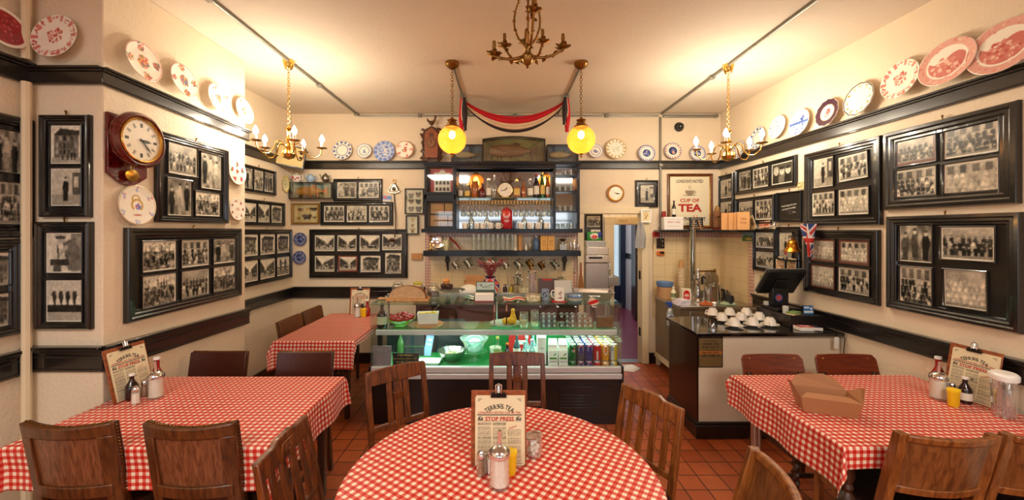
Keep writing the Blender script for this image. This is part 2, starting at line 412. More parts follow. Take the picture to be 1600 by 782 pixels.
def gridmesh(name,P,C,m,wrap=False):
    """P (ny,nx,3) points with colours C (ny,nx,3) in display values"""
    ny,nx=P.shape[:2];me=bpy.data.meshes.new(name);i=np.arange((ny)*nx).reshape(ny,nx)
    if wrap: q=np.stack([i[:-1],np.roll(i,-1,1)[:-1],np.roll(i,-1,1)[1:],i[1:]],-1).reshape(-1,4)
    else: q=np.stack([i[:-1,:-1],i[:-1,1:],i[1:,1:],i[1:,:-1]],-1).reshape(-1,4)
    me.vertices.add(ny*nx);me.vertices.foreach_set('co',P.reshape(-1).astype('f'))
    me.loops.add(q.size);me.loops.foreach_set('vertex_index',q.reshape(-1).astype('i'))
    me.polygons.add(len(q));me.polygons.foreach_set('loop_start',np.arange(0,q.size,4,dtype='i'))
    me.update(calc_edges=True);me.polygons.foreach_set('use_smooth',[True]*len(q));me.validate()
    at=me.color_attributes.new('Col','FLOAT_COLOR','POINT');c=np.ones((ny*nx,4),'f');c[:,:3]=np.clip(C.reshape(-1,3),0,1) ** 2.2
    at.data.foreach_set('color',c.reshape(-1));me.materials.append(m);return me
def sheet(name,a,w,h,parent,M=None,m=None,fn=None):
    """lay canvas a on a w x h sheet in XY facing +Z; fn bends it"""
    hh,ww=a.shape[:2];X,Y=np.meshgrid((np.arange(ww)/(ww-1)-.5)*w,(.5-np.arange(hh)/(hh-1))*h)
    P=np.stack([X,Y,np.zeros_like(X)],-1)
    if fn: P=fn(P)
    me=gridmesh(name,P[::-1],a[::-1],m or PRINT);o=bpy.data.objects.new(name,me);COL.objects.link(o)
    if parent: o.parent=parent
    if M is not None: o.matrix_basis=M
    return o
def wrapped(name,a,prof,parent,m=None,M=None,ang=2*PI,start=-PI):
    """canvas wrapped round a lathe profile [(r,z)...]; canvas centre faces -Y"""
    hh,ww=a.shape[:2];n=ww;L=np.linspace(0,1,hh);zs=np.array([p[1] for p in prof]);rs=np.array([p[0] for p in prof])
    t=np.linspace(0,1,len(prof));z=np.interp(L,t,zs)[:,None]+np.zeros((1,n));r=np.interp(L,t,rs)[:,None]+np.zeros((1,n))
    full=abs(ang-2*PI)<1e-6
    th=(-PI/2+(np.arange(n)/(n if full else n-1)-.5)*ang)[None,:]
    P=np.stack([r*np.cos(th),r*np.sin(th),z],-1)
    me=gridmesh(name,P,a[::-1],m or PRINT,wrap=full);o=bpy.data.objects.new(name,me);COL.objects.link(o)
    if parent: o.parent=parent
    if M is not None: o.matrix_basis=M
    return o
# ------------------------------------------------------------------ places
YB=5.05;XL=-2.78;XR=2.85;XBR=-2.35;YBR0=2.25;YBR1=3.49;ZC=3.28;YF=-4.2
WALLS={'back': ('y',YB,(1,0,0),(0,-1,0)),'bfront': ('y',YBR0,(1,0,0),(0,-1,0)),'breast': ('x',XBR,(0,1,0),(1,0,0)),
         'left': ('x',XL,(0,1,0),(1,0,0)),'right': ('x',XR,(0,-1,0),(-1,0,0))}
def P3(px,py,d): return Vector(((px-VX)/F*d,d,EYE-(py-VY)/F*d))
def hit(wall,px,py):
    ax,c=WALLS[wall][:2];d=c if ax=='y' else F*c/(px-VX);return P3(px,py,d)
def onz(px,py,z): return P3(px,py,F*(EYE-z)/(py-VY))
def wallM(wall,p,out=0):
    r=Vector(WALLS[wall][2]);n=Vector(WALLS[wall][3]);p=Vector(p)+n*out
    M=Matrix.Identity(4);M.col[0][:3]=r;M.col[1][:3]=(0,0,1);M.col[2][:3]=n;M.col[3][:3]=p;return M
# ------------------------------------------------------------------ the room
QUARRY=tiles('terracotta quarry tiles',(172,88,48),(150,70,38),(52,34,26),.155,.004,.38,(0,1),off=(.02,.05),noise=.25)
TILEW=tiles('cream speckled wall tiles',(232,212,172),(228,206,164),(206,176,132),.155,.0022,.22,(0,2),((236,226,206),62),off=(.055,.10),noise=.04)
TILER=tiles('cream speckled side tiles',(232,212,172),(228,206,164),(206,176,132),.155,.0022,.22,(1,2),((236,226,206),62),off=(.02,.10),noise=.04)
TILEK=tiles('white kitchen tiles',(236,230,214),(232,224,208),(190,176,150),.105,.003,.2,(0,2),noise=.03)
BORD=tiles('floral border tiles',(206,160,144),(224,200,172),(214,182,160),.022,.004,.25,(0,2),((214,186,190),37),noise=.2)
BORDR=tiles('floral border side tiles',(206,160,144),(224,200,172),(214,182,160),.022,.004,.25,(1,2),((214,186,190),37),noise=.2)
LINO=mat('maroon passage floor',(112,52,66),.3,noise=.2,nscale=4)
struct('floor',MB().bb(-2.9,2.95,YF-.1,5.05,-.05,0),QUARRY,smooth=False)
struct('floor',MB().bb(.9,3.0,5.05,8.9,-.05,0),LINO,smooth=False)
struct('ceiling',MB().bb(-2.9,3.0,YF-.1,8.9,ZC,ZC+.06),CEIL,smooth=False)
struct('wall_left',MB().bb(XL-.1,XL,YF-.1,YB,0,ZC),CREAM,smooth=False)
struct('wall_breast',MB().bb(XL-.05,XBR,YBR0,YBR1,0,ZC),CREAM,.006,smooth=False)
struct('wall_right',MB().bb(XR,XR+.1,YF-.1,YB+.12,0,ZC),CREAM,smooth=False)
DX0,DX1,DZ=1.035,1.82,1.985
w=MB().bb(XL-.1,DX0,YB,YB+.12,0,ZC).bb(DX1,XR,YB,YB+.12,0,ZC).bb(DX0,DX1,YB,YB+.12,DZ,ZC)
struct('wall_back',w,CREAM,smooth=False)
w=MB().bb(XL,XR,YF-.1,YF,0,.75).bb(XL,XR,YF-.1,YF,2.5,ZC).bb(XL,XL+.25,YF-.1,YF,.75,2.5).bb(XR-.25,XR,YF-.1,YF,.75,2.5)
struct('wall_front',w,CREAM,smooth=False)
wn=MB()
for k in range(5): x=XL+.25+k*(XR-XL-.5)/4;wn.bb(x-.03,x+.03,YF-.09,YF-.02,.75,2.5)
for z in (.78,2.1,2.47): wn.bb(XL+.25,XR-.25,YF-.09,YF-.02,z-.03,z+.03)
wf=struct('window_1',wn,BLACK,smooth=False)
struct('mirror_dark_door',MB().bb(-.5,.5,YF,YF+.05,0,2.1),DARKW,.005)  # unseen solid door, added to darken the middle of the bar mirror's reflection
# passage behind the back wall
struct('wall_kitchen',MB().bb(1.62-.68,1.62,5.75,5.85,0,ZC).bb(2.07,2.9,5.75,5.85,0,ZC).bb(1.62,2.07,5.75,5.85,1.93,ZC),TILEK,smooth=False)
struct('wall_lobby',MB().bb(.88,.94,5.17,5.85,0,ZC).bb(2.05,2.11,5.17,5.75,0,ZC),CREAM,smooth=False)
struct('wall_passage',MB().bb(2.74,2.82,5.85,8.75,0,1.12).bb(2.74,2.82,5.85,8.75,1.24,ZC).bb(1.2,1.28,5.85,8.75,0,ZC).bb(1.2,2.34,8.75,8.85,0,ZC).bb(2.34,2.8,8.75,8.85,2.1,ZC),mat('pale passage wall',(206,200,196),.5),smooth=False)
struct('trim_1',MB().bb(2.735,2.82,5.85,8.75,1.12,1.24),BLACK,smooth=False)
d2=MB().bb(2.34,2.38,8.7,8.76,0,2.1).bb(2.62,2.74,8.62,8.76,0,2.1).bb(2.34,2.74,8.7,8.76,2.04,2.1).bb(2.34,2.74,8.7,8.76,0,.5)
d2o=struct('door_2',d2,mat('blue black door paint',(34,42,58),.35),.004)
MB().bb(2.36,2.64,8.72,8.73,.5,2.05).build('glass_pane',CLEAR,d2o)
d3=struct('door_3',MB().bb(2.05,2.70,8.0,8.04,.02,2.02,T(2.7,8.0,0) @ R(math.radians(78)) @ T(-2.7,-8.0,0)),DARKW,.004)
# inner doorway woodwork
struct('trim_2',MB().bb(1.50,1.64,5.70,5.76,0,1.83).bb(1.50,2.12,5.70,5.76,1.83,1.95),CREAMW,.004)
# shop-side doorway woodwork with the open door folded against the right jamb
df=MB().bb(DX0-.07,DX0+.012,YB-.035,YB+.14,0,DZ-.02).bb(DX1-.012,DX1+.08,YB-.035,YB+.14,0,DZ-.02).bb(DX0-.07,DX1+.08,YB-.035,YB+.14,DZ-.02,DZ+.07)
dfo=struct('door_1',df,CREAMW,.006)
hg=MB()
for z in (.35,1.1,1.65): hg.bb(DX1-.02,DX1-.008,YB+.02,YB+.07,z,z+.11)
hg.build('hinge',BLACKM,dfo)
struct('trim_3',MB().bb(DX0,DX1,YB-.01,YB+.13,0,.012),STEEL,smooth=False)
# tiled areas (a slab standing a little proud of the plaster)
struct('wall_backsplash',MB().bb(-1.03+.075,.98-.075,YB-.012,YB,.6,1.66),TILEW,smooth=False)
struct('trim_4',MB().bb(-1.03,.98,YB-.014,YB,1.66,1.735).bb(-1.03,-.955,YB-.014,YB,.6,1.66).bb(.905,.965,YB-.014,YB,.6,1.66),BORD,smooth=False)
struct('wall_nook',MB().bb(1.96,XR,YB-.012,YB,.6,1.655),TILEW,smooth=False)
struct('wall_nook_side',MB().bb(XR-.012,XR,4.45,YB-.012,.6,1.655),TILER,smooth=False)
struct('trim_5',MB().bb(1.96,XR,YB-.014,YB,1.655,1.725),BORD,smooth=False)
struct('trim_6',MB().bb(XR-.014,XR,4.37,YB-.014,1.655,1.725).bb(XR-.014,XR,4.37,4.45,.6,1.655),BORDR,smooth=False)
_tn=[6]
def rail(p,q,n,zp,zq,dado=False):
    """moulded black rail along the wall from p to q; zp, zq = (bottom, top) at its ends; n points into the room"""
    mb=MB();n=Vector((*n,0))
    def strip(a,b,t0):
        vs=[]
        for (x,y),(z0,z1) in ((p,zp),(q,zq)):
            h=z1-z0;B=Vector((x,y,0))
            for o,z in ((0,z0+a*h),(t0,z0+a*h),(t0,z0+b*h),(0,z0+b*h)): vs.append(B+n*o+Vector((0,0,z)))
        mb.add(vs,[(0,1,2,3),(7,6,5,4),(0,4,5,1),(1,5,6,2),(2,6,7,3),(3,7,4,0)])
    strip(0,.74,.022);strip(.05,.12,.028);strip(.74,.86,.034);strip(.86,1,.048)
    if dado: strip(.55,.62,.03)
    _tn[0]+=1
    return struct('trim_%d'%_tn[0],mb,RAILM if not dado else BLACK,.004)
rail((XL,YF),(XL,YBR0),(1,0),(2.60,2.73),(2.60,2.725))
rail((XL,YBR0),(XBR+.02,YBR0),(0,-1),(2.60,2.70),(2.60,2.70))
rail((XBR,YBR0-.02),(XBR,YBR1+.03),(1,0),(2.60,2.70),(2.565,2.66))
rail((XL,YBR1),(XL,YB),(1,0),(2.56,2.67),(2.55,2.66))
rail((XL,YB),(-1.0,YB),(0,-1),(2.55,2.66),(2.55,2.66))
rail((.955,YB),(XR,YB),(0,-1),(2.55,2.66),(2.55,2.66))
rail((XR,YB),(XR,YF),(-1,0),(2.545,2.66),(2.54,2.65))
rail((XL,YF),(XL,YBR0),(1,0),(.915,1.07),(.915,1.065),True)
rail((XL,YBR0),(XBR+.02,YBR0),(0,-1),(.925,1.075),(.925,1.075),True)
rail((XBR,YBR0-.02),(XBR,YBR1+.03),(1,0),(.925,1.075),(.895,1.04),True)
rail((XL,YBR1),(XL,YB),(1,0),(.88,1.0),(.86,1.01),True)
rail((XL,YB),(-1.03,YB),(0,-1),(.86,1.01),(.86,1.01),True)
rail((XR,4.37),(XR,YF),(-1,0),(.90,1.03),(.91,1.07),True)
struct('baseboard_left',MB().bb(XL,XL+.02,YF,YBR0,0,.14).bb(XL,XBR+.02,YBR0-.02,YBR0,0,.14).bb(XBR,XBR+.02,YBR0,YBR1,0,.14).bb(XL,XL+.02,YBR1,YB,0,.14),BLACK,.004)
struct('baseboard_right',MB().bb(XR-.02,XR,YF,3.2,0,.14),BLACK,.004)
struct('baseboard_back',MB().bb(XL,-1.2,YB-.02,YB,0,.14).bb(1.9,2.0,YB-.02,YB,0,.14),BLACK,.004)
struct('trim_30',MB().tube([(-2.735,2.2,0),(-2.735,2.2,2.60)],.022).tube([(-2.735,2.2,2.73),(-2.735,2.2,ZC)],.022),CREAMW)
# surface-run conduits
def conduit(label,pts,r=.013,clips=()):
    o=tag(MB().tube(pts,r,8).build('conduit',GREYP),label,'conduit','metal conduits on ceiling and back wall')
    for p in clips: MB().box(*p,.05,.05,.036).build('clip',GREYP,o,.005)
    return o
conduit('grey conduit crossing the ceiling above the left chandelier to the back wall',[(-1.92,YF,ZC-.014),(-1.92,5.0,ZC-.014)],.014,[(-1.92,2.5,ZC-.018),(-1.92,4.0,ZC-.018),(-1.92,5.0,ZC-.018)])
conduit('grey conduit crossing the ceiling above the right chandelier to the back wall',[(2.06,YF,ZC-.014),(2.06,5.0,ZC-.014)],.014,[(2.06,2.4,ZC-.018),(2.06,3.8,ZC-.018)])
conduit('thin grey conduit running level along the top of the back wall',[(-1.9,YB-.018,ZC-.03),(2.03,YB-.018,ZC-.03)],.012,[(-1.1,YB-.02,ZC-.03),(.15,YB-.02,ZC-.03),(1.35,YB-.02,ZC-.03)])
conduit('stout grey conduit stub at the top right corner of the back wall',[(2.09,YB-.02,ZC-.035),(2.8,YB-.02,ZC-.035)],.019,[(2.78,YB-.02,ZC-.035)])
conduit('upright grey conduit down the back wall beside the tea sign',[(2.055,YB-.018,ZC-.05),(2.055,YB-.018,1.62)],.014,[(2.055,YB-.02,2.6),(2.055,YB-.02,1.78)])
conduit('short ceiling conduit above the left amber globe',[(-.468,3.55,ZC-.011),(-.468,5.02,ZC-.011)],.011,[(-.468,4.33,ZC-.014)])
conduit('short ceiling conduit above the right amber globe',[(.714,3.55,ZC-.011),(.714,5.02,ZC-.011)],.011,[(.714,4.33,ZC-.014)])
# ------------------------------------------------------------------ framed pictures
MPROF=lambda mw: [(0,0),(0,.022),(.006,.032),(mw*.3,.036),(mw*.42,.027),(mw*.62,.03),(mw*.75,.02),(mw*.9,.021),(mw,.012),(mw,0)]
IPROF=[(0,0),(0,.012),(.003,.014),(.007,.012),(.008,.004),(.008,0)]
_seed=[10]
GF='black framed photographs on the walls'
def frame(wall,x0,x1,xr,y0,y1,label,photos,mw=.05,tilt=0,res=60,group=GF,fm=None,bm=None,name='photo_collage',cat='picture frame',z=None):
    a=hit(wall,x0,y0);b=hit(wall,x1,y0);zt,zb=(hit(wall,xr,y0).z,hit(wall,xr,y1).z) if z is None else z
    W=math.hypot(b.x-a.x,b.y-a.y);H=zt-zb;c=(a+b)/2;c.z=(zt+zb)/2
    t=thing(name,label,cat,wallM(wall,c,.001) @ R(math.radians(tilt)),group)
    MB().ring(W,H,MPROF(mw)).build('moulding',fm or BLACK,t)
    MB().box(0,0,.005,W-mw,H-mw,.008).build('backing_board',bm or BLACK,t)
    for p in photos:
        u0,v0,u1,v1,kind=p[:5];matc=p[5] if len(p)>5 and p[5] else (.9,.87,.8);rz=p[6] if len(p)>6 else 0
        w,h=(u1-u0)*W,(v1-v0)*H;M=T((u0+u1-1)/2*W,(1-v0-v1)/2*H,.009) @ R(math.radians(rz))
        _seed[0]+=1
        inn=MB().ring(w,h,IPROF).build('inner_frame',BLACK,t,M=M)
        r=max(24,int(res*w/.3)) if res>40 else res;r=min(r,84)
        if callable(kind): a_=kind()
        else: a_=photo(kind,_seed[0],r,max(18,int(r*h/w)),matc,.11 if matc[0]<.7 else .06)
        sheet('photograph',a_,w-.012,h-.012,inn,T(0,0,.004))
    hk=MB().tube([(0,H/2,.012),(0,H/2+.012,.014),(.004,H/2+.018,.016)],.004,6).ball((.004,H/2+.02,.018),.007,8)
    hk.build('hanging_hook',OLDBR,t)
    return t
MAR=(.42,.26,.22)
frame('left',-160,50.5,50.5,189,371,'large black frame of old photographs at the far left edge, upper one',[(.3,.12,.60,.48,'crowd'),(.62,.12,.88,.48,'pair'),(.3,.54,.58,.9,'street'),(.62,.54,.88,.9,'crowd')],.06)
frame('left',-160,30,30,374,521,'large black frame at the far left edge, low above the black dado',[(.3,.12,.58,.48,'crowd'),(.60,.12,.90,.48,'house'),(.3,.54,.58,.9,'street'),(.60,.54,.90,.9,'house')],.06)
frame('bfront',69,146,100,181,340,'narrow black frame with an old shop front above a man standing in a yard',[(.17,.09,.84,.49,'house'),(.17,.51,.84,.9,'man')],.036)
frame('bfront',62,148,100,347,514,'narrow black frame with a man bending at work above a line of rowers',[(.15,.09,.85,.485,'smith'),(.15,.53,.85,.94,'rowers')],.042)
frame('breast',240,352.5,240,205,346,'black frame of four uneven photographs right of the mahogany wall clock',[(.13,.08,.53,.45,'crowd'),(.56,.1,.9,.57,'pair'),(.12,.49,.45,.93,'pair'),(.48,.6,.88,.92,'field')],.05,z=(2.425,1.805))
frame('breast',192,373,192,355,504.5,'wide black frame of six harvest photographs above the left table',[(.10,.14,.36,.50,'field'),(.39,.14,.655,.50,'crowd'),(.685,.14,.95,.50,'pair'),(.10,.525,.36,.91,'field'),(.39,.525,.655,.91,'crowd'),(.685,.525,.95,.91,'field')],.075,z=(1.765,1.172))
frame('left',372,428,428,268.5,306,'small black frame of standing groups in the left recess under the rail',[(.08,.1,.34,.9,'pair'),(.36,.1,.64,.9,'crowd'),(.66,.1,.94,.9,'pair')],.03,z=(2.46,2.165))
frame('left',372,442,442,318,354,'black frame of three pictures in the left recess, middle one of three',[(.05,.12,.34,.88,'street'),(.36,.12,.64,.88,'street'),(.66,.12,.95,.88,'house')],.032,z=(2.09,1.80))
frame('left',366,453.5,453.5,358.5,434,'black frame of London views with a tower bridge in the left recess',[(.06,.08,.35,.48,'house'),(.37,.08,.66,.48,'house'),(.68,.08,.96,.48,'house'),(.06,.54,.35,.93,'street'),(.37,.54,.66,.93,'street'),(.68,.54,.96,.93,'bridge')],.04,z=(1.76,1.135))
frame('back',522,598,560,280,315,'black frame of two photographs right of the painted fish case',[(.07,.13,.48,.87,'pair'),(.51,.13,.94,.87,'crowd')],.024,res=44)
frame('back',501.5,614.7,560,316,352.6,'black frame of three dark group photographs above the eight street views',[(.045,.14,.335,.87,'crowd'),(.36,.14,.645,.87,'crowd'),(.665,.14,.955,.87,'crowd')],.026,res=44)
frame('back',484.5,637.5,560,358.5,434.5,'wide black frame of eight old street views on the back wall',[(.05,.11,.26,.46,'street'),(.28,.11,.485,.46,'street'),(.505,.11,.72,.46,'street'),(.735,.09,.945,.44,'street'),(.05,.53,.26,.88,'street'),(.285,.53,.495,.88,'street',(.5,.26,.2)),(.515,.53,.73,.89,'house'),(.765,.475,.94,.92,'house')],.035,res=44)
frame('back',992,1027.5,1000,282,324.5,'square black frame with one photograph between back clock and conduit',[(.2,.16,.84,.84,'man')],.028,res=44)
frame('right',1124.6,1149,1149,269.8,352,'tall narrow black frame in the corner right of the tea sign',[(.12,.09,.88,.47,'man'),(.12,.53,.88,.92,'man')],.028,z=(2.46,1.81))
frame('right',1152,1247.4,1152,266,304.5,'long black frame with three portraits and men in bowler hats',[(.06,.12,.30,.88,'pair'),(.32,.12,.6,.88,'crowd'),(.635,.12,.955,.88,'portraits')],.03,z=(2.484,2.18))
frame('right',1152,1213.6,1213,303,347,'black frame of two crowd scenes behind the yellow boxes',[(.08,.12,.48,.88,'crowd'),(.52,.12,.95,.88,'crowd')],.028,z=(2.13,1.82))
frame('right',1180,1216,1216,356.7,428,'black frame of two faded blue photographs left of the brass bell',[(.08,.07,.9,.46,'crowd',(.75,.76,.8)),(.08,.52,.9,.92,'crowd',(.75,.76,.8))],.026,z=(1.765,1.30))
frame('right',1216.5,1254,1216,355,430,'black frame half hidden behind the brass bell and papers',[(.08,.1,.68,.62,'man',(.78,.78,.78))],.026,z=(1.785,1.27))
frame('right',1261,1381,1381,212,350,'large black frame of four photographs, left of the two uppermost on the right wall',[(.123,.075,.43,.50,'man'),(.48,.13,.86,.46,'crowd',None,2),(.10,.545,.45,.88,'crowd'),(.48,.54,.87,.88,'team')],.075,z=(2.463,1.79))
frame('right',1259.7,1377.3,1377,359,478,'black frame of four maroon mounted school groups behind the till',[(.09,.13,.47,.5,'team',MAR),(.5,.13,.90,.5,'team',MAR),(.09,.53,.47,.92,'team',MAR),(.5,.53,.90,.92,'crowd')],.06,z=(1.752,1.178))
frame('right',1385.6,1598,1598,153,318,'largest black frame at top right, with a maroon mounted photograph and three outings',[(.09,.10,.465,.47,'crowd',MAR),(.505,.1,.89,.475,'crowd'),(.09,.50,.465,.89,'crowd'),(.505,.51,.89,.91,'team')],.09,z=(2.468,1.898))
frame('right',1390,1602,1600,330,521,'largest black frame at lower right above the dado, with an empty panel',[(.11,.08,.41,.485,'pair'),(.46,.11,.85,.435,'crowd'),(.11,.52,.41,.95,'crowd'),(.485,.51,.80,.875,'team',None,1)],.07,z=(1.85,1.18))
# quotation on black
def quote():
    a=cv(60,60,(.09,.085,.08));ell(a,.55,.7,.12,.1,(.2,.19,.18));return a
q=frame('right',1215.8,1256.5,1256,297,348,'black panel with handwritten white quotation above the brass bell',[(.08,.08,.93,.93,quote,(.09,.085,.08))],.022,tilt=-1,z=(2.134,1.826))
text('lettering',"We don't charge for the service,",.018,PAPER,q,T(0,.02,.016) @ R(math.radians(6)),.2)
text('lettering','you only pay for the dishes.',.018,PAPER,q,T(0,-.012,.016) @ R(math.radians(6)),.18)
text('lettering','Terry',.014,PAPER,q,T(.07,-.05,.016) @ R(math.radians(6)),.04)
# framed picture beyond the doorway, on the kitchen tiles
_p=P3(927,358,5.74)
t=thing('photo_collage','black framed crowd photograph hanging in the kitchen beyond the doorway','picture frame',wallM('back',_p,.004),GF)
MB().ring(.27,.46,MPROF(.035)).build('moulding',BLACK,t);MB().box(0,0,.005,.24,.43,.008).build('backing_board',BLACK,t)
sheet('photograph',photo('crowd',77,40,30),.2,.16,t,T(.005,.11,.012));sheet('photograph',photo('house',78,30,34,(.93,.91,.87),.2),.14,.18,t,T(.03,-.1,.016))
# ------------------------------------------------------------------ insect and fish cases, tea sign, small wall pieces
def moth(a,x,y,s,c,c2):
    ell(a,x-.5*s,y-.15*s,.5*s,.42*s,c);ell(a,x+.5*s,y-.15*s,.5*s,.42*s,c);ell(a,x-.35*s,y+.4*s,.33*s,.4*s,c2);ell(a,x+.35*s,y+.4*s,.33*s,.4*s,c2)
    ell(a,x-.55*s,y-.2*s,.15*s,.15*s,c2);ell(a,x+.55*s,y-.2*s,.15*s,.15*s,c2);ell(a,x,y,.07*s,.5*s,(.15,.1,.08))
def mothcase(label,x0,x1,y0,y1,moths,bgc,fm,mw=.018):
    def pic():
        a=cv(70,int(70*(y1-y0)/(x1-x0)),bgc)
        for m_ in moths: moth(a,*m_)
        return a
    a0=hit('back',x0,y0);b0=hit('back',x1,y1);W=b0.x-a0.x;H=a0.z-b0.z
    t=thing('insect_case',label,'display case',wallM('back',(a0+b0)/2,.001),'mounted butterflies')
    MB().ring(W,H,[(0,0),(0,.04),(.004,.044),(mw*.7,.044),(mw,.038),(mw,0)]).build('moulding',fm,t)
    sheet('mounted_butterflies',pic(),W-mw,H-mw,t,T(0,0,.006));MB().box(0,0,.002,W-mw,H-mw,.004).build('backing_board',BLACKM,t)
    MB().box(0,0,.036,W-2*mw,H-2*mw,.002).build('glass_pane',CLEAR,t)
BR_,DK_,YL_=(.45,.3,.18),(.22,.14,.1),(.78,.62,.3)
mothcase('gilt and black butterfly case below the painted fish case',458,500,318,350,[(.28,.3,.13,BR_,(.6,.45,.35)),(.55,.28,.1,YL_,YL_),(.78,.28,.15,DK_,BR_),(.53,.65,.2,BR_,DK_),(.2,.72,.09,YL_,BR_),(.82,.7,.08,BR_,BR_)],(.82,.72,.52),mat('gilt frame',(150,110,50),.35,.6))
mothcase('black butterfly case with rows of dark moths left of the bar cabinet',633.5,663,295,335,[(.3,.25,.16,BR_,DK_),(.7,.22,.16,DK_,BR_),(.3,.5,.15,BR_,BR_),(.7,.5,.15,DK_,DK_),(.3,.8,.17,DK_,BR_),(.72,.8,.18,DK_,DK_)],(.84,.78,.68),BLACK,.014)
mothcase('tiny butterfly frame with three yellow moths under the dark moth case',635,654.5,337,366.5,[(.5,.22,.2,YL_,YL_),(.5,.5,.16,YL_,BR_),(.5,.78,.22,YL_,BR_)],(.88,.85,.76),BLACK,.014)
def fishmesh(L,h,m,parent,M,finm):
    mb=MB();pr=[];n=18
    vs=[];fs=[];k=12
    for i in range(n+1):
        u=i/n;rr=h/2*(math.sin(PI*min(1,(u*.92+.06)) ** .75) ** .75)*(1 if u<.8 else 1)+.003
        vs+=[(-L/2+L*.84*u,rr*math.sin(2*PI*j/k),rr*.45*math.cos(2*PI*j/k)) for j in range(k)]
    fs=[(i*k+j,i*k+(j+1)%k,(i+1)*k+(j+1)%k,(i+1)*k+j) for i in range(n) for j in range(k)]+[tuple(range(k-1,-1,-1)),tuple(n*k+j for j in range(k))]
    f=mb.add(vs,fs).build('fish',m,parent,M=M)
    x=L*.33
    fb=MB().prism([(x,.01),(L/2,h*.42),(L/2-.01,0),(L/2,-h*.42),(x,-.01)],-.003,.003)
    fb.prism([(-.04*L,h*.4),(.02*L,h*.72),(.12*L,h*.6),(.14*L,h*.38)],-.002,.002).prism([(-.12*L,-h*.4),(-.06*L,-h*.68),(0,-h*.4)],-.002,.002).prism([(.12*L,-h*.35),(.17*L,-h*.62),(.22*L,-h*.3)],-.002,.002)
    fb.build('fin',finm,f);MB().ball((-L*.43,h*.1,h*.13),h*.05,8).build('eye',BLACKM,f)
    return f
def reedbg(c1,c2,seed,n=12,w=80,h=40):
    rng=np.random.RandomState(seed);a=cv(w,h,0);a[:]=np.linspace(0,1,h)[:,None,None]*(np.array(c2)-np.array(c1))+np.array(c1);blot(a,rng,.06,6)
    for k in range(n):
        x=rng.uniform(0,1);x=x if abs(x-.5)>.22 else x*.35;line(a,x,1,x+rng.uniform(-.06,.06),rng.uniform(.3,.75),.012,np.array(c2)*.55)
    for k in range(10): ell(a,rng.uniform(0,1),rng.uniform(.88,1),rng.uniform(.03,.1),.07,np.array(c2)*rng.uniform(.5,.9))
    return a
def fishcase(label,xc,zc,yb,W,H,D,arch,c1,c2,fc,finc,L,fh,case,lip=None,flip=False,z0=None):
    t=thing('fish_case',label,'fish case',Matrix.Translation((xc,yb,zc)) @ R(PI/2,'X'),'cased fish trophies')
    n=14;top=[(W/2-W*i/n,H/2-arch*(1-math.cos(PI*(i/n-.5))) ** 1*1.0) for i in range(n+1)]
    outer=[(-W/2,-H/2),(W/2,-H/2)]+top
    e=.012;k=(W-2*e)/W;inner=[(x*k,(y+(e if y<0 else-e))) for x,y in outer]
    mb=MB();m=len(outer)
    vs=[(x,y,0) for x,y in outer]+[(x,y,D) for x,y in outer]+[(x,y,D) for x,y in inner]+[(x,y,.006) for x,y in inner]
    fs=[tuple(range(m-1,-1,-1))]
    for i in range(m):
        j=(i+1)%m;fs+=[(i,j,j+m,i+m),(i+m,j+m,j+2*m,i+2*m),(i+2*m,j+2*m,j+3*m,i+3*m)]
    mb.add(vs,fs).build('case',case,t)
    sheet('painted_background',reedbg(c1,c2,int(W*1000)),W-.02,H-.02-(arch if arch else 0)*0,t,T(0,-.001,.008),fn=(lambda P: np.stack([P[...,0],np.minimum(P[...,1],H/2-e-arch*(1-np.cos(PI*P[...,0]/W))),P[...,2]],-1)) if arch else None)
    fishmesh(L,fh,fc,t,T(0,-.005,D*.45) @ (R(PI,'Y') if flip else Matrix.Identity(4)),finc)
    MB().prism([(x*.995,y*.995) for x,y in inner],D-.006,D-.004).build('glass_pane',CLEAR,t)
    return t
FISH1=mat('brown trout skin',(150,112,84),.35,noise=.4,nscale=30);FIN1=mat('brown fin',(110,78,56),.5)
FISH2=mat('golden perch skin',(176,118,48),.35,noise=.5,nscale=22);FIN2=mat('orange fin',(188,96,36),.5)
fishcase('painted fish case with orange perch under three teapots',P3(486.5,298,4.97).x,P3(486.5,298,4.97).z,5.04,.55,.215,.10,0,(.55,.66,.68),(.5,.4,.22),FISH2,FIN2,.40,.12,BLACK)
ZT=2.612
def oncab(px,d): return (px-VX)/F*d
fishcase('large bow topped fish case on top of the bar cabinet',oncab(803,4.85),ZT+.165,5.0,.80,.33,.14,.035,(.62,.6,.4),(.58,.5,.32),FISH1,FIN1,.62,.15,BLACK,flip=False)
fishcase('blue backed fish case behind the left amber globe',oncab(729,4.85),ZT+.115,5.0,.40,.23,.12,0,(.3,.42,.55),(.36,.42,.42),mat('pale fish skin',(170,150,116),.35,noise=.4,nscale=30),FIN1,.30,.08,BLACK)
fishcase('blue backed fish case behind the right amber globe',oncab(880,4.85),ZT+.115,5.0,.40,.23,.12,0,(.3,.42,.55),(.36,.42,.42),mat('pale fish skin'),FIN1,.30,.08,BLACK)
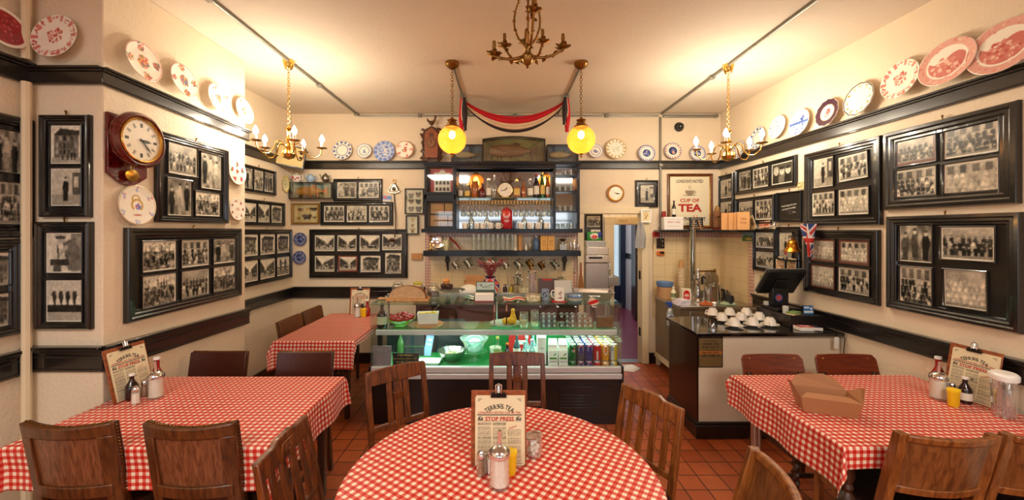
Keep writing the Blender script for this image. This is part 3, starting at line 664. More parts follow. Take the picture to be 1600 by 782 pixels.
# tea sign
a0=hit('back',1042,272);b0=hit('back',1112,357);W=b0.x-a0.x;H=a0.z-b0.z
t=thing('sign',"brown framed cream sign with red TEA lettering over the first aid shelf",'sign',wallM('back',(a0+b0)/2,.001))
MB().ring(W,H,[(0,0),(0,.03),(.01,.034),(.022,.026),(.026,.018),(.026,0)]).build('moulding',OAK,t);MB().ring(W-.052,H-.052,[(0,0),(0,.018),(.012,.012),(.012,0)]).build('gilt_slip',BRASS,t)
MB().box(0,0,.006,W-.04,H-.04,.008).build('panel',mat('sign cream',(232,220,190),.6),t)
def ttx(s,px,py,hpx,wpx,m,b=.02):
    text('lettering',s,hpx/118.8,m,t,T((px-1077)/118.8,(314.5-py)/118.8,.0105),wpx/118.8,b)
ttx("LONDON'S NOTED",1077,283.5,5,42,INK);ttx('CUP OF',1077,313.5,5.5,30,REDI,.03);ttx('TEA',1077.5,325,11.5,37,REDI,.04);ttx('NO OTHER LIKE IT',1077,342.5,5.5,50,INK,.03)
cupd=MB()
cupd.lathe([(.02,-.045),(.05,-.03),(.062,.01),(.06,.012),(.0,-.03)],n=20,M=S(1,1,.1) @ R(-PI/2,'X') @ T(0,0,0));cupd.lathe([(0,-.056),(.085,-.05),(.085,-.046),(0,-.052)],n=20,M=S(1,1,.1) @ R(-PI/2,'X'))
cupd.tube([(.058,.005,0),(.08,0,0),(.078,-.02,0),(.052,-.025,0)],.004,6)
for dx in (-.015,.01): cupd.tube([(dx,.03,0),(dx+.01,.045,0),(dx-.004,.06,0),(dx+.008,.08,0)],.003,6)
cupd.build('teacup_drawing',mat('sepia ink',(150,134,108),.7),t,M=T(0,(314.5-299.5)/118.8,.012))
# round clocks
def clockface(n=90,roman=True,gold=(.82,.75,.55),c=(.93,.9,.82)):
    a=cv(n,n,c)
    for k in range(60):
        ang=k*PI/30;r0=.46 if k%5 else .44;line(a,.5+r0*math.sin(ang),.5-r0*math.cos(ang),.5+.475*math.sin(ang),.5-.475*math.cos(ang),.008,(.15,.13,.1))
    for k in range(12):
        ang=k*PI/6
        for o in (-.022,0,.022) if roman else (0,):
            x,y=.5+math.sin(ang)*.36+o*math.cos(ang),.5-math.cos(ang)*.36+o*math.sin(ang)
            line(a,x-.05*math.sin(ang),y+.05*math.cos(ang),x+.05*math.sin(ang),y-.05*math.cos(ang),.013,(.14,.12,.1))
    return a
def dial(parent,r,z,hh,mm,face=None,M=None,hub=True):
    hh_,mm_=math.radians(-hh*30),math.radians(-mm*6)
    s=sheet('dial',face if face is not None else clockface(),2*r,2*r,parent,T(0,0,z) if M is None else M @ T(0,0,z),fn=lambda P: P*np.minimum(1,r/np.maximum(1e-6,np.hypot(P[...,0],P[...,1])))[...,None])
    for ang,L,w_ in ((hh_,r*.5,r*.07),(mm_,r*.78,r*.045)):
        MB().prism([(-w_/2,-r*.12),(w_/2,-r*.12),(w_,L*.6),(0,L),(-w_,L*.6)],0,.001).build('hand',BLACKM,s,M=T(0,0,.004) @ R(ang))
    return s
# mahogany drop-dial wall clock with pendulum
wc=thing('wall_clock','mahogany wall clock with roman dial and brass pendulum','clock',wallM('breast',(XBR,2.385,2.29),.001))
bw=.25
MB().prism([(-bw/2,-.20),(-bw/2,.16),(bw/2,.16),(bw/2,-.20),(.07,-.24),(.03,-.262),(-.03,-.262),(-.07,-.24)],0,.02).build('back_board',MAHOG,wc,.003)
MB().prism([(-.105,-.08),(-.105,.10),(.105,.10),(.105,-.08),(.0,-.12)],.02,.09).build('movement_box',MAHOG,wc,.003)
MB().lathe([(.0,.075),(.13,.075),(.165,.085),(.172,.10),(.168,.118),(.15,.13),(.138,.126),(.132,.118),(0,.118)],n=48,M=T(-.02,.012,0)).build('bezel',MAHOG,wc)
MB().lathe([(.124,.116),(.137,.116),(.137,.128),(.132,.134),(.126,.13),(.124,.12)],n=48,loop=True,M=T(-.02,.012,0)).build('brass_rim',BRASS,wc)
dial(wc,.126,0,3.1,23,M=T(-.02,.012,.1185));MB().tube([(.0,-.1,.035),(.0,-.19,.04)],.006,8).lathe([(0,-.009),(.045,-.003),(.045,.003),(0,.009)],n=24,M=T(0,-.2,.042) @ S(1,.8,1)).build('pendulum',BRASS,wc)
# small round clock on back wall
p=hit('back',961,302.5)
c2=thing('wall_clock','small round wooden clock above the kitchen doorway','clock',wallM('back',p,.001))
MB().lathe([(0,0),(.112,0),(.116,.02),(.11,.034),(.098,.038),(.09,.03),(0,.03)],n=40).build('case',mat('orange wood',(176,112,44),.3,coat=.4),c2)
MB().lathe([(.086,.028),(.095,.028),(.094,.038),(.087,.036)],n=40,loop=True).build('brass_rim',BRASS,c2);dial(c2,.086,.032,3.6,16,clockface(60,False))
# cuckoo clock
p=P3(675,222,4.98);CU=wood('carved brown wood',(58,32,18),(98,56,32),.5)
cu=thing('cuckoo_clock','carved brown cuckoo clock with a cockerel on top','clock',wallM('back',(p.x,YB,2.90),.001))
MB().prism([(-.085,-.22),(.085,-.22),(.085,.1),(0,.17),(-.085,.1)],0,.13).build('case',mat('reddish wood',(134,72,40),.5),cu,.004)
lv=MB();rr=random.Random(3)
for side in (-1,1):
    for k in range(16):
        y=-.24+k*.026;x=side*(.10+.02*math.sin(k*1.7));M=T(x,y,.08+rr.uniform(-.03,.03)) @ R(rr.uniform(-1,1)+(0 if side<0 else PI)) @ R(rr.uniform(-.6,.6),'X')
        lv.prism([(-.04,0),(-.015,.018),(.02,.014),(.038,0),(.02,-.014),(-.015,-.018)],-.004,.004,M)
for k in range(11):
    x=-.1+k*.02;lv.prism([(-.035,0),(-.01,.016),(.03,0),(-.01,-.016)],-.004,.004,T(x,.14-abs(x)*.6+.02,.1) @ R(PI/2+x*4));lv.prism([(-.035,0),(-.01,.016),(.03,0),(-.01,-.016)],-.004,.004,T(x,-.225+.02*math.cos(k*2),.12) @ R(k*1.1))
lv.tube([(-.11,-.2,.08),(-.12,0,.08),(-.07,.15,.09),(0,.19,.09),(.07,.15,.09),(.12,0,.08),(.11,-.2,.08)],.011,6)
lv.build('carved_leaves',CU,cu)
b=MB().ball((0,.235,.09),.034,10,1,.9,.5+.3).tube([(.02,.245,.09),(.04,.275,.09),(.045,.3,.09)],[.018,.012,.01],8).ball((.048,.305,.09),.015,8)
b.prism([(.05,.315),(.03,.33),(.045,.335),(.055,.33),(.065,.315)],.085,.095).tube([(-.02,.24,.09),(-.055,.275,.09),(-.05,.3,.09)],[.016,.012,.004],6).tube([(0,.2,.09),(0,.22,.09)],.005,6)
b.build('cockerel',CU,cu)
MB().lathe([(0,.131),(.062,.131),(.062,.14),(0,.14)],n=28).build('dial_ring',CU,cu,M=T(0,-.03,0));dial(cu,.055,0,12,0,clockface(50,True,c=(.5,.32,.2)),M=T(0,-.03,.142))
MB().box(0,.07,.132,.05,.05,.006).build('cuckoo_door',CU,cu)
# brown speaker in the left corner
sp=thing('speaker','square cream fronted wooden speaker in the left corner on the rail','speaker',T(-2.62,4.72,2.66) @ R(math.radians(24)) @ R(math.radians(8),'Y'))
MB().bb(-.16,.16,0,.17,-.13,.13).build('cabinet',BLACK,sp,.006);MB().bb(-.145,.145,-.008,.0,-.115,.115).build('front_panel',mat('speaker cream wood',(206,178,112),.5,noise=.2,nscale=6),sp,.003)
MB().ball((.11,-.01,.055),.016,10).ball((.11,-.01,.0),.016,10).build('knob',BLACKM,sp);MB().bb(-.03,.03,.17,.3,-.03,.03).build('bracket',BLACK,sp)
# black bell on the upper wall
p=hit('back',1060.5,199)
al=thing('alarm_sounder','round black alarm dome high on the back wall','alarm',wallM('back',p,.001))
MB().lathe([(0,0),(.06,0),(.06,.02),(.05,.024),(0,.024)],n=28).build('base',BLACKM,al);MB().lathe([(.045,.024),(.046,.045),(.036,.07),(.018,.082),(0,.085)],n=28).build('dome',BLACK,al)
# horse brass with strap
p=hit('back',616,293)
hb=thing('horse_brass','hanging bell shaped brass ornament with long strap','ornament',wallM('back',p,.004))
MB().tube([(.022*math.cos(a),.082+.022*math.sin(a),.01) for a in np.linspace(0,2*PI,16)[:-1]],.005,6,closed=True).build('ring',OLDBR,hb)
MB().tube([(-.012,.05,.01),(-.03,.02,.012),(-.062,-.03,.012),(-.078,-.055,.012),(-.04,-.075,.014),(0,-.08,.014),(.04,-.075,.014),(.078,-.055,.012),(.062,-.03,.012),(.03,.02,.012),(.012,.05,.01)],.008,6,closed=True).ball((0,-.02,.015),.026,10).prism([(-.05,-.045),(.05,-.045),(.02,.04),(-.02,.04)],.002,.009).tube([(0,.03,.01),(0,.062,.01)],.006,6).build('plaque',PEWTER,hb)
MB().tube([(0,-.08,.012),(.01,-.2,.01),(.028,-.4,.03),(.03,-.58,.045),(.02,-.66,.05)],.008,6).ball((-.01,-.69,.055),.028,10,1.4,1,.8).build('strap',DARKW,hb)
# little things on the back wall
def wallbox(name,label,cat,wall,px,py,w,h,d,m,bev=.003):
    return tag(MB().box(0,0,d/2,w,h,d).build(name,m,None,bev,M=wallM(wall,hit(wall,px,py),.001)),label,cat)
wallbox('wooden_block','pale wooden block with a small badge left of the tankard shelf','block','back',652,401,.14,.085,.03,PINE)
uc=cv(30,18,(.35,.5,.75));rec(uc,0,.7,1,1,(.85,.85,.85));rec(uc,.1,.2,.5,.5,(.8,.3,.25))
tag(sheet('postcard',uc,.11,.07,None,wallM('back',hit('back',605,310.5),.012) @ R(-.03)),'small blue postcard tucked beside the hanging brass ornament','postcard')
fc=thing('fire_call_point','red square fire call point above the black light switch','alarm button',wallM('back',hit('back',1024,366.5),.001));MB().box(0,0,.02,.08,.065,.04).build('box',mat('signal red',(178,30,34),.35),fc,.004);MB().box(0,0,.042,.04,.035,.003).build('press_plate',mat('dull red',(130,24,28),.4),fc)
sw=thing('light_switch','tall dark double light switch beside the kitchen doorway','switch',wallM('back',hit('back',1031,380.5),.001));MB().box(0,0,.015,.10,.13,.03).build('plate',mat('bronze plate',(58,48,40),.4,.6),sw,.004)
for y in (-.03,.03): MB().lathe([(0,.03),(.009,.03),(.007,.045),(0,.046)],n=10,M=T(.02,y,0)).build('toggle',CHROME,sw)
os_=thing('sensor_box','small orange and black sensor box under the light switch','sensor',wallM('back',hit('back',1031,396),.014));MB().box(0,0,.012,.095,.055,.024).build('housing',mat('orange plastic',(206,104,34),.4),os_,.004);MB().box(.012,.008,.026,.055,.03,.004).build('display',BLACKM,os_)
tag(MB().tube([(0,.06,.01),(.005,0,.012),(-.006,-.05,.012),(.0,-.09,.012)],.004,6).build('key_chain',PEWTER,M=wallM('back',hit('back',1020,379),.004)),'short key chain hanging under the red call point','chain')
sf=thing('small_picture','small cream framed sketch over the top corner of the doorway','picture',T(*P3(1009,338,4.99)) @ R(PI/2,'X'),None)
MB().ring(.135,.17,[(0,0),(0,.02),(.01,.024),(.02,.016),(.02,0)]).build('moulding',WHITEP,sf);sa=cv(40,50,(.9,.84,.66));ell(sa,.5,.35,.22,.18,(.7,.6,.4));ell(sa,.5,.35,.16,.12,(.88,.8,.6));line(sa,.3,.8,.7,.45,.06,(.6,.3,.2));line(sa,.4,.55,.6,.8,.05,(.5,.45,.3));sheet('sketch',sa,.105,.14,sf,T(0,0,.008));MB().box(0,0,.003,.12,.155,.006).build('backing_board',BLACKM,sf)
# checked cloth hanging on the doorway
ck=cv(60,80,(.86,.85,.83));XX,YY=_xy(ck);ck[(((XX*16).astype(int)+(YY*26).astype(int))%2==0)]=(.36,.38,.42)
def fold(P):
    x,y=P[...,0],P[...,1];s=.35+.65*np.clip((.17-y)/.2,0,1) ** .6
    return np.stack([x*s,y,.02*np.sin(x*60)+.01*np.cos(y*20)],-1)
tag(sheet('kitchen_cloth',ck,.15,.33,None,T(*P3(1001,368,4.95)) @ R(PI/2,'X'),printed('printed cloth',.8,0,0),fn=fold),'grey checked cloth hanging at the doorway top corner','cloth')
# small yellow notices pinned on right wall
def notice(name,label,cat,wall,px,py,w,h,a,rot=0,out=.004,thick=.003):
    t=thing(name,label,cat,wallM(wall,hit(wall,px,py),out) @ R(math.radians(rot)))
    MB().box(0,0,thick/2,w,h,thick).build('board',PAPER,t);sheet('print',a,w-.002,h-.002,t,T(0,0,thick+.0006));return t
def para(w,h,c=(.85,.76,.58),ink=(.4,.33,.25),seed=0,rows=8,m=.1):
    rng=np.random.RandomState(seed);a=cv(w,h,c)
    for r in range(rows):
        y=m+(1-2*m)*r/rows
        for k in range(rng.randint(4,8)): x=rng.uniform(m,.8);rec(a,x,y,min(1-m,x+rng.uniform(.04,.16)),y+.35/rows,ink)
    return a
notice('notice','small yellow card notice between upper right frames','notice','right',1254,290,.13,.07,para(40,22,(.88,.78,.56),seed=4,rows=3))
notice('notice','cream leaflets pinned under the brass bell, left sheet','notice','right',1227,421,.12,.20,para(30,50,(.84,.74,.58),(.6,.35,.3),5,8),out=.05)
notice('notice','cream leaflets pinned under the brass bell, right sheet','notice','right',1244,420,.12,.20,para(36,50,(.88,.78,.58),(.6,.3,.26),6,8),-2,out=.045)
gp=cv(40,60,(.6,.6,.36));ell(gp,.5,.4,.3,.25,(.72,.7,.5));ell(gp,.5,.35,.12,.1,(.4,.45,.3));rec(gp,.2,.7,.8,.85,(.36,.42,.25));notice('print','small green portrait print above the dado left of the till','print','right',1194,445,.12,.20,gp)
gp2=cv(40,60,(.66,.52,.32));ell(gp2,.5,.4,.3,.25,(.7,.6,.4));ell(gp2,.5,.4,.1,.12,(.4,.25,.15));notice('print','small orange print above the dado left of the till','print','right',1209,445,.10,.18,gp2)
lp=cv(60,34,(.55,.68,.75));pol(lp,[(0,.6),(.3,.35),(.6,.5),(1,.3),(1,1),(0,1)],(.3,.42,.2));ell(lp,.55,.75,.25,.12,(.75,.62,.3));notice('postcard','landscape postcard hanging at the right end of the tiled nook shelf','postcard','right',1171,369.5,.22,.12,lp,out=.015)
# union flag draped over the school group frame
fl=cv(60,90,(.2,.28,.5));X_,Y_=_xy(fl)
for w_,c_ in ((.16,(.88,.85,.82)),(.07,(.75,.2,.18))):
    line(fl,0,0,1,1,w_,c_);line(fl,1,0,0,1,w_,c_)
for w_,c_ in ((.34,(.88,.85,.82)),(.2,(.75,.2,.18))): rec(fl,.5-w_/2,0,.5+w_/2,1,c_);rec(fl,0,.5-w_/3,1,.5+w_/3,c_)
def flf(P):
    x,y=P[...,0],P[...,1];v=(.15-y)/.30
    return np.stack([x*(1-.7*v)+.02*v,y,.028*np.sin(x*80+v*3)*(1-.4*v)],-1)
tag(sheet('union_flag',fl,.13,.30,None,wallM('right',hit('right',1276,376),.075),printed('printed cloth'),fn=flf),'small crumpled union flag hanging over the frame beside the bell','flag')
# ------------------------------------------------------------------ plates
RD=(.72,.30,.27);PK=(.80,.48,.42);BL=(.25,.34,.62);DB=(.12,.16,.38);CR=(.95,.92,.86);GN=(.35,.5,.3);OR=(.85,.45,.2);GD=(.78,.62,.35)
def platecol(kind,r,th,seed=0):
    rng=np.random.RandomState(seed+5);C=np.zeros(r.shape+(3,));C[:]=CR;x,y=r*np.cos(th),r*np.sin(th)
    def blobs(n,cx,cy,sp,s0,s1,cols):
        for k in range(n):
            a,q=rng.uniform(0,2*PI),sp*rng.rand() ** .6;bx,by=cx+q*math.cos(a),cy+q*math.sin(a);s=rng.uniform(s0,s1);C[(x-bx) ** 2+(y-by) ** 2<s*s]=cols[rng.randint(len(cols))]
    def band(a,b,c): C[(r>a) & (r<b)]=c
    def seg(a,b,c,n,w,ph=0): C[(r>a) & (r<b) & (((th+ph)*n/(2*PI))%1<w)]=c
    if kind=='redrim':
        seg(.72,.97,PK,10,.28);band(.70,.72,PK)
        for k in range(10): blobs(9,.845*math.cos((k+.64)*PI/5),.845*math.sin((k+.64)*PI/5),.13,.02,.045,[PK,RD])
        blobs(46,0,0,.36,.03,.07,[PK,RD,(.86,.62,.55)])
    elif kind=='fruit':
        band(.96,1.0,(.8,.4,.35));blobs(50,0,-.03,.3,.05,.1,[OR,(.8,.3,.25),(.85,.65,.25),(.45,.5,.3),(.35,.3,.5),PK])
        for k in range(4): blobs(26,.76*math.cos(k*PI/2+.1),.76*math.sin(k*PI/2+.1),.2,.035,.07,[(.8,.3,.25),OR,(.5,.3,.4),PK,GN])
    elif kind=='berry':
        band(.96,1.0,(.85,.5,.42));blobs(34,0,0,.26,.04,.08,[(.84,.36,.24),OR,PK])
        for k in range(4): blobs(18,.76*math.cos(k*PI/2+.3),.76*math.sin(k*PI/2+.3),.2,.03,.06,[(.84,.36,.26),PK])
    elif kind=='horseshoe':
        band(.96,1.0,GD);C[(r>.24) & (r<.34) & (np.abs(th+PI/2)>.7)]=GD;C[(np.hypot(x+.05,y-.3)>.16) & (np.hypot(x+.05,y-.3)<.24) & (y>.2)]=GD
        blobs(22,.05,-.05,.14,.04,.07,[(.8,.4,.4),(.45,.5,.8)])
        for k in range(6): blobs(8,.82*math.cos(k*PI/3+.5),.82*math.sin(k*PI/3+.5),.13,.03,.06,[(.86,.6,.62),(.65,.7,.85)])
        C[(np.abs(y+.5)<.03) & (np.abs(x)<.2)]=RD
    elif kind=='roses':
        for k in range(5): blobs(8,.62*math.cos(k*1.26+.4),.62*math.sin(k*1.26+.4),.16,.06,.11,[(.82,.2,.28),(.85,.35,.4),GN])
        blobs(8,0,.1,.15,.06,.1,[(.82,.2,.28),GN])
    elif kind=='forty':
        for k in range(7): blobs(6,.72*math.cos(k*.9),.72*math.sin(k*.9),.1,.05,.08,[(.55,.2,.25),(.7,.4,.42)])
        C[(np.abs(y)<.12) & (np.abs(x+.12)<.03)]=RD;C[(np.hypot(x-.1,y)<.13) & (np.hypot(x-.1,y)>.07)]=RD
    elif kind=='willow':
        C[:]=(.15,.2,.42);band(.6,.64,CR);seg(.7,.9,(.55,.6,.78),16,.5);blobs(26,0,0,.5,.04,.1,[(.7,.75,.88),(.3,.36,.6)])
    elif kind=='bluerim':
        band(.55,.6,BL);seg(.72,.93,(.35,.4,.6),12,.6);band(.96,1,(.5,.55,.7))
    elif kind=='bluebird':
        band(.62,.66,BL);band(.93,1,(.4,.48,.7));blobs(14,0,-.05,.25,.05,.1,[BL,(.45,.55,.78)])
    elif kind=='bluefull':
        C[:]=(.62,.7,.85);band(.6,.63,CR);blobs(70,0,0,.55,.03,.08,[BL,(.45,.55,.78),CR]);seg(.66,.98,(.42,.5,.76),12,.55)
    elif kind=='redbird':
        band(.93,1,(.8,.5,.4));blobs(20,0,0,.3,.05,.09,[(.78,.35,.25),(.4,.3,.4),OR])
        for k in range(5): blobs(12,.75*math.cos(k*1.26),.75*math.sin(k*1.26),.18,.03,.07,[(.8,.42,.36),PK])
    elif kind=='greengold':
        band(.93,1,GD);seg(.7,.93,(.7,.66,.48),14,.5);band(.64,.68,GD);blobs(30,0,0,.4,.02,.05,[(.5,.62,.45),(.7,.72,.6)])
    elif kind=='cobalt':
        band(.88,1,(.35,.38,.62));seg(.66,.86,(.5,.52,.72),20,.4);band(0,.45,(.2,.25,.5));blobs(16,0,0,.3,.05,.12,[(.75,.78,.88),(.3,.35,.6)])
    elif kind=='jubilee':
        band(.9,1,(.3,.33,.58));seg(.66,.9,(.78,.5,.45),18,.45);band(0,.5,(.16,.2,.42));blobs(6,.05,-.2,.15,.08,.12,[(.85,.6,.5)]);blobs(8,0,.1,.2,.05,.1,[(.4,.45,.65)])
    elif kind=='leafblue': blobs(110,0,0,.95,.02,.055,[(.3,.36,.6),(.5,.56,.75)])
    elif kind=='windmill':
        band(.96,1,(.4,.48,.7));C[(y<-.02) & (r<.9)]=(.78,.84,.92);blobs(60,.0,-.25,.6,.03,.09,[BL,(.5,.6,.8),CR]);C[(np.abs(x-.3)<.07) & (y>-.1) & (y<.5)]=BL
        for s_ in (1,-1): C[(np.abs((x-.3)-s_*(y-.45))<.04) & (np.hypot(x-.3,y-.45)<.32)]=BL
        C[(np.abs(y+.02)<.1) & (x<.9) & (x>-.9)]=(.3,.4,.66)
    elif kind=='purplerim': band(.62,1,(.27,.16,.22));band(.58,.62,GD);blobs(26,0,-.05,.3,.05,.1,[(.82,.35,.35),(.9,.6,.3),(.85,.6,.6)])
    elif kind=='creamgold':
        band(.93,1,(.2,.14,.18));seg(.9,.95,(.2,.14,.18),14,.5)
        for k in range(12): blobs(5,.76*math.cos(k*.524),.76*math.sin(k*.524),.1,.03,.06,[(.9,.7,.45),OR,(.92,.8,.6)])
    elif kind=='redscene':
        band(.7,.98,(.86,.62,.56));blobs(150,0,0,.98,.015,.04,[(.80,.45,.4),(.9,.75,.68)]);C[r<.66]=CR
        m=(r<.64) & (y<.18+.18*np.sin(x*5));C[m]=(.78,.42,.38)
        st=C.copy();blobs(60,.0,-.25,.5,.03,.08,[RD,(.9,.72,.64),(.82,.5,.45)]);out=(r>.64);C[out]=st[out];band(.66,.68,PK)
    elif kind=='oldred': C[:]=CR;C[r<.86]=(.62,.1,.16);blobs(90,0,0,.7,.03,.07,[(.75,.3,.32),(.5,.06,.12)])
    elif kind=='ovalyellow': C[:]=(.88,.82,.5);band(.0,.75,(.9,.87,.66));band(.4,.48,(.3,.2,.16));blobs(8,0,0,.2,.06,.1,[(.6,.5,.4)])
    return C
def platemesh(kind,D,ox=1,scal=0,nr=30,nt=96,seed=0):
    key=('plate',kind,round(D,3),ox,scal,seed)
    if key in PROTO: return PROTO[key]
    rr=np.linspace(.002,1,nr);th=np.linspace(0,2*PI,nt,endpoint=False);Rr,Th=np.meshgrid(rr,th,indexing='ij')
    C=platecol(kind,Rr,(Th+PI)%(2*PI)-PI,seed)
    z=np.where(Rr<.62,.004,.004+.055*np.clip((Rr-.62)/.38,0,1) ** 1.3)
    back=np.where(Rr<.5,-.02,-.02+.06*np.clip((Rr-.5)/.5,0,1) ** 1.2)
    sc=1+scal*np.cos(Th*12)*(Rr>.8)
    f=np.stack([Rr*np.cos(Th)*ox*sc,Rr*np.sin(Th)*sc,z],-1);g=np.stack([Rr*np.cos(Th)*ox*sc,Rr*np.sin(Th)*sc,back],-1)[::-1]
    P=np.concatenate([f,g])*(D/2);Cc=np.concatenate([C,np.zeros_like(C)+CR])
    me=gridmesh('plate',P[::-1],Cc[::-1],CERAM,wrap=True);PROTO[key]=me;return me
GP='decorative plates along the picture rail'
def plate(wall,px,py,D,kind,label,lean=9,ox=1,scal=0,out=.045,group=GP,seed=0,rot=0):
    me=platemesh(kind,D,ox,scal,seed=seed);o=bpy.data.objects.new('plate',me);COL.objects.link(o)
    o.matrix_basis=wallM(wall,hit(wall,px,py),out) @ R(math.radians(-lean),'X') @ R(math.radians(rot))
    return tag(o,label,'plate',group)
plate('left',-6,42,.22,'oldred','deep red plate with cream edge at the far left edge')
plate('bfront',99.5,62.5,.262,'redrim','red and white transfer plate on the front of the chimney breast')
plate('breast',213.5,96,.245,'fruit','fruit plate with bright centre, first after the chimney breast corner')
plate('breast',278,125.5,.235,'fruit','fruit plate, second after the chimney breast corner',seed=3)
plate('breast',333,154,.235,'berry','orange berry plate, third after the chimney breast corner')
plate('breast',374,173,.225,'berry','orange berry plate nearest the left chandelier',seed=2)
GW='plates hung on the wall'
plate('breast',207,321,.25,'horseshoe','white plate with gold horseshoes under the wall clock',3,group=GW,out=.03)
plate('breast',366.5,269.5,.215,'roses','small plate of red roses right of the chimney breast frames',2,group=GW,out=.025)
plate('breast',366.5,327,.195,'forty','small white plate with sprigs and red lettering beside the frames',2,group=GW,out=.025)
plate('left',443.5,287.5,.21,'ovalyellow','small oval yellow plate left of the painted fish case',2,.75,group=GW,out=.02)
plate('back',470.5,374,.172,'willow','dark blue saucer, upper of two beside the street views',2,group=GW,out=.02)
plate('back',469.5,402.5,.172,'willow','dark blue saucer, lower of two beside the street views',2,group=GW,out=.02)
plate('back',537,236,.258,'bluerim','white plate with blue banded rim, leftmost on the back wall rail')
plate('back',571,237,.195,'bluebird','small white plate with a blue bird on the back wall rail')
plate('back',602,237.5,.275,'bluefull','all over pale blue plate on the back wall rail')
plate('back',633.5,235,.232,'redbird','red and white plate next to the cuckoo clock')
plate('back',929.5,237,.19,'bluebird','pale blue plate half behind the right amber globe',seed=4)
plate('back',961,234,.272,'greengold','green and gold commemorative plate above the small round clock')
plate('back',1008.5,240.5,.222,'cobalt','blue portrait plate left of the upright conduit')
plate('back',1049,237,.222,'jubilee','dark blue plate with red rim right of the upright conduit')
plate('back',1087,240.5,.208,'cobalt','blue portrait plate left of the right chandelier',seed=6)
plate('right',1160,234,.22,'bluerim','blue edged plate behind the right chandelier, nearer the corner',seed=2)
plate('right',1189.5,216,.25,'bluerim','blue edged plate behind the right chandelier, farther from the corner',seed=3)
plate('right',1221,198.5,.238,'leafblue','white plate sprinkled with small blue leaves')
plate('right',1256,191.5,.25,'windmill','blue windmill landscape plate')
plate('right',1300.5,176,.235,'purplerim','scalloped plate with dark purple rim',scal=.025)
plate('right',1350.5,155,.262,'creamgold','scalloped cream plate with thin dark edge',scal=.02)
plate('right',1416,124,.268,'redrim','red and white transfer plate on the right wall')
plate('right',1490,97,.29,'redscene','red landscape platter, left of the two at top right',ox=1.12)
plate('right',1580,72,.30,'redscene','red landscape platter at the top right edge',ox=1.15,seed=2)
# ------------------------------------------------------------------ lights and chandeliers
BULB=mat('lit bulb',(255,240,205),.3,emit=(255,232,180),strength=30)
def torus(mb,c,r,t,M0,n=14,k=6): mb.tube([M0 @ Vector((r*math.cos(a),r*1.35*math.sin(a),0)) for a in np.linspace(0,2*PI,n,endpoint=False)],t,k,T(*c),closed=True)
def chain(mb,x,y,z0,z1,r=.011,t=.0028):
    z=z1;k=0
    while z>z0:
        torus(mb,(x,y,z),r,t,(R(PI/2,'X') if k%2 else R(PI/2,'Z') @ R(PI/2,'X')),12,5);z-=r*2.1;k+=1
def chandelier(px,py,d,label,dz=0):
    c=P3(px,py,d);t=thing('chandelier',label,'chandelier',T(c.x,c.y,0),'lit brass chandeliers')
    zc=2.50
    MB().lathe([(.0,ZC),(.048,ZC),(.05,ZC-.015),(.036,ZC-.06),(.03,ZC-.075),(.012,ZC-.085),(0,ZC-.09)],n=24).build('ceiling_rose',BRASS,t)
    ch=MB();chain(ch,0,0,zc+.20,ZC-.1);ch.build('chain',BRASS,t)
    MB().lathe([(0,zc-.115),(.01,zc-.11),(.05,zc-.095),(.062,zc-.065),(.05,zc-.035),(.022,zc-.02),(.03,zc),(.022,zc+.015),(.012,zc+.03),(.018,zc+.05),(.026,zc+.07),(.012,zc+.09),(.012,zc+.14),(.02,zc+.155),(.034,zc+.165),(.012,zc+.18),(.005,zc+.2)],n=28).build('column',BRASS,t)
    for k in range(5):
        a=2*PI*k/5+.35;ca,sa=math.cos(a),math.sin(a)
        def q(r,z): return (r*ca,r*sa,z)
        arm=MB().tube([q(.02,zc-.01),q(.05,zc+.03),q(.085,zc+.045),q(.115,zc+.015),q(.13,zc-.04),q(.17,zc-.085),q(.22,zc-.085),q(.262,zc-.05),q(.272,zc)],.006,8).build('arm',BRASS,t)
        MB().lathe([(0,zc),(.012,zc),(.045,zc+.008),(.047,zc+.012),(.012,zc+.012),(0,zc+.012)],(.272*ca,.272*sa,0),20).build('drip_pan',BRASS,arm)
        MB().lathe([(.0,zc+.012),(.012,zc+.012),(.012,zc+.055),(0,zc+.055)],(.272*ca,.272*sa,0),14).build('candle_tube',WHITEP,arm)
        MB().lathe([(0,zc+.056),(.010,zc+.058),(.021,zc+.08),(.020,zc+.098),(.009,zc+.122),(0,zc+.136)],(.272*ca,.272*sa,0),14).build('bulb',BULB,arm)
        l=lamp('candle_bulb_light','POINT',(c.x+.272*ca,c.y+.272*sa,zc+.165),8.0,(1,.87,.68),.03)
    return t
chandelier(451,95,3.46,'lit brass chandelier hanging over the left side of the room')
chandelier(1138,103,3.55,'lit brass chandelier hanging over the right side of the room')
# rococo chandelier, unlit
c=P3(824,108,2.2);t=thing('chandelier','unlit ornate old brass chandelier hanging at the top centre','chandelier',T(c.x,c.y,0));z0=c.z
MB().lathe([(0,z0),(.008,z0+.008),(.006,z0+.018),(.022,z0+.028),(.034,z0+.055),(.036,z0+.075),(.02,z0+.09),(.014,z0+.1),(.02,z0+.115),(.012,z0+.13),(.01,z0+.2),(0,z0+.21)],n=20).build('body',OLDBR,t)
rg=random.Random(8)
def leaf(mb,p,a,s,tilt=0): mb.prism([(-.02*s,0),(-.005*s,.01*s),(.015*s,.012*s),(.03*s,0),(.015*s,-.012*s),(-.005*s,-.01*s)],-.0018,.0018,T(*p) @ R(a) @ R(tilt,'Y'))
cage=MB()
for k in range(3):
    a=k*2.1+.5
    pts=[(.012*math.cos(a),.012*math.sin(a),z0+.13)]+[((.012+.075*math.sin(PI*u) ** .8)*math.cos(a),(.012+.075*math.sin(PI*u) ** .8)*math.sin(a),z0+.13+.33*u) for u in np.linspace(.08,1,12)]
    cage.tube(pts,.006,6)
    for p in pts[2::2]: leaf(cage,p,a+rg.uniform(-1,1),.8,rg.uniform(-1.4,-.4))
cage.build('cage',OLDBR,t)
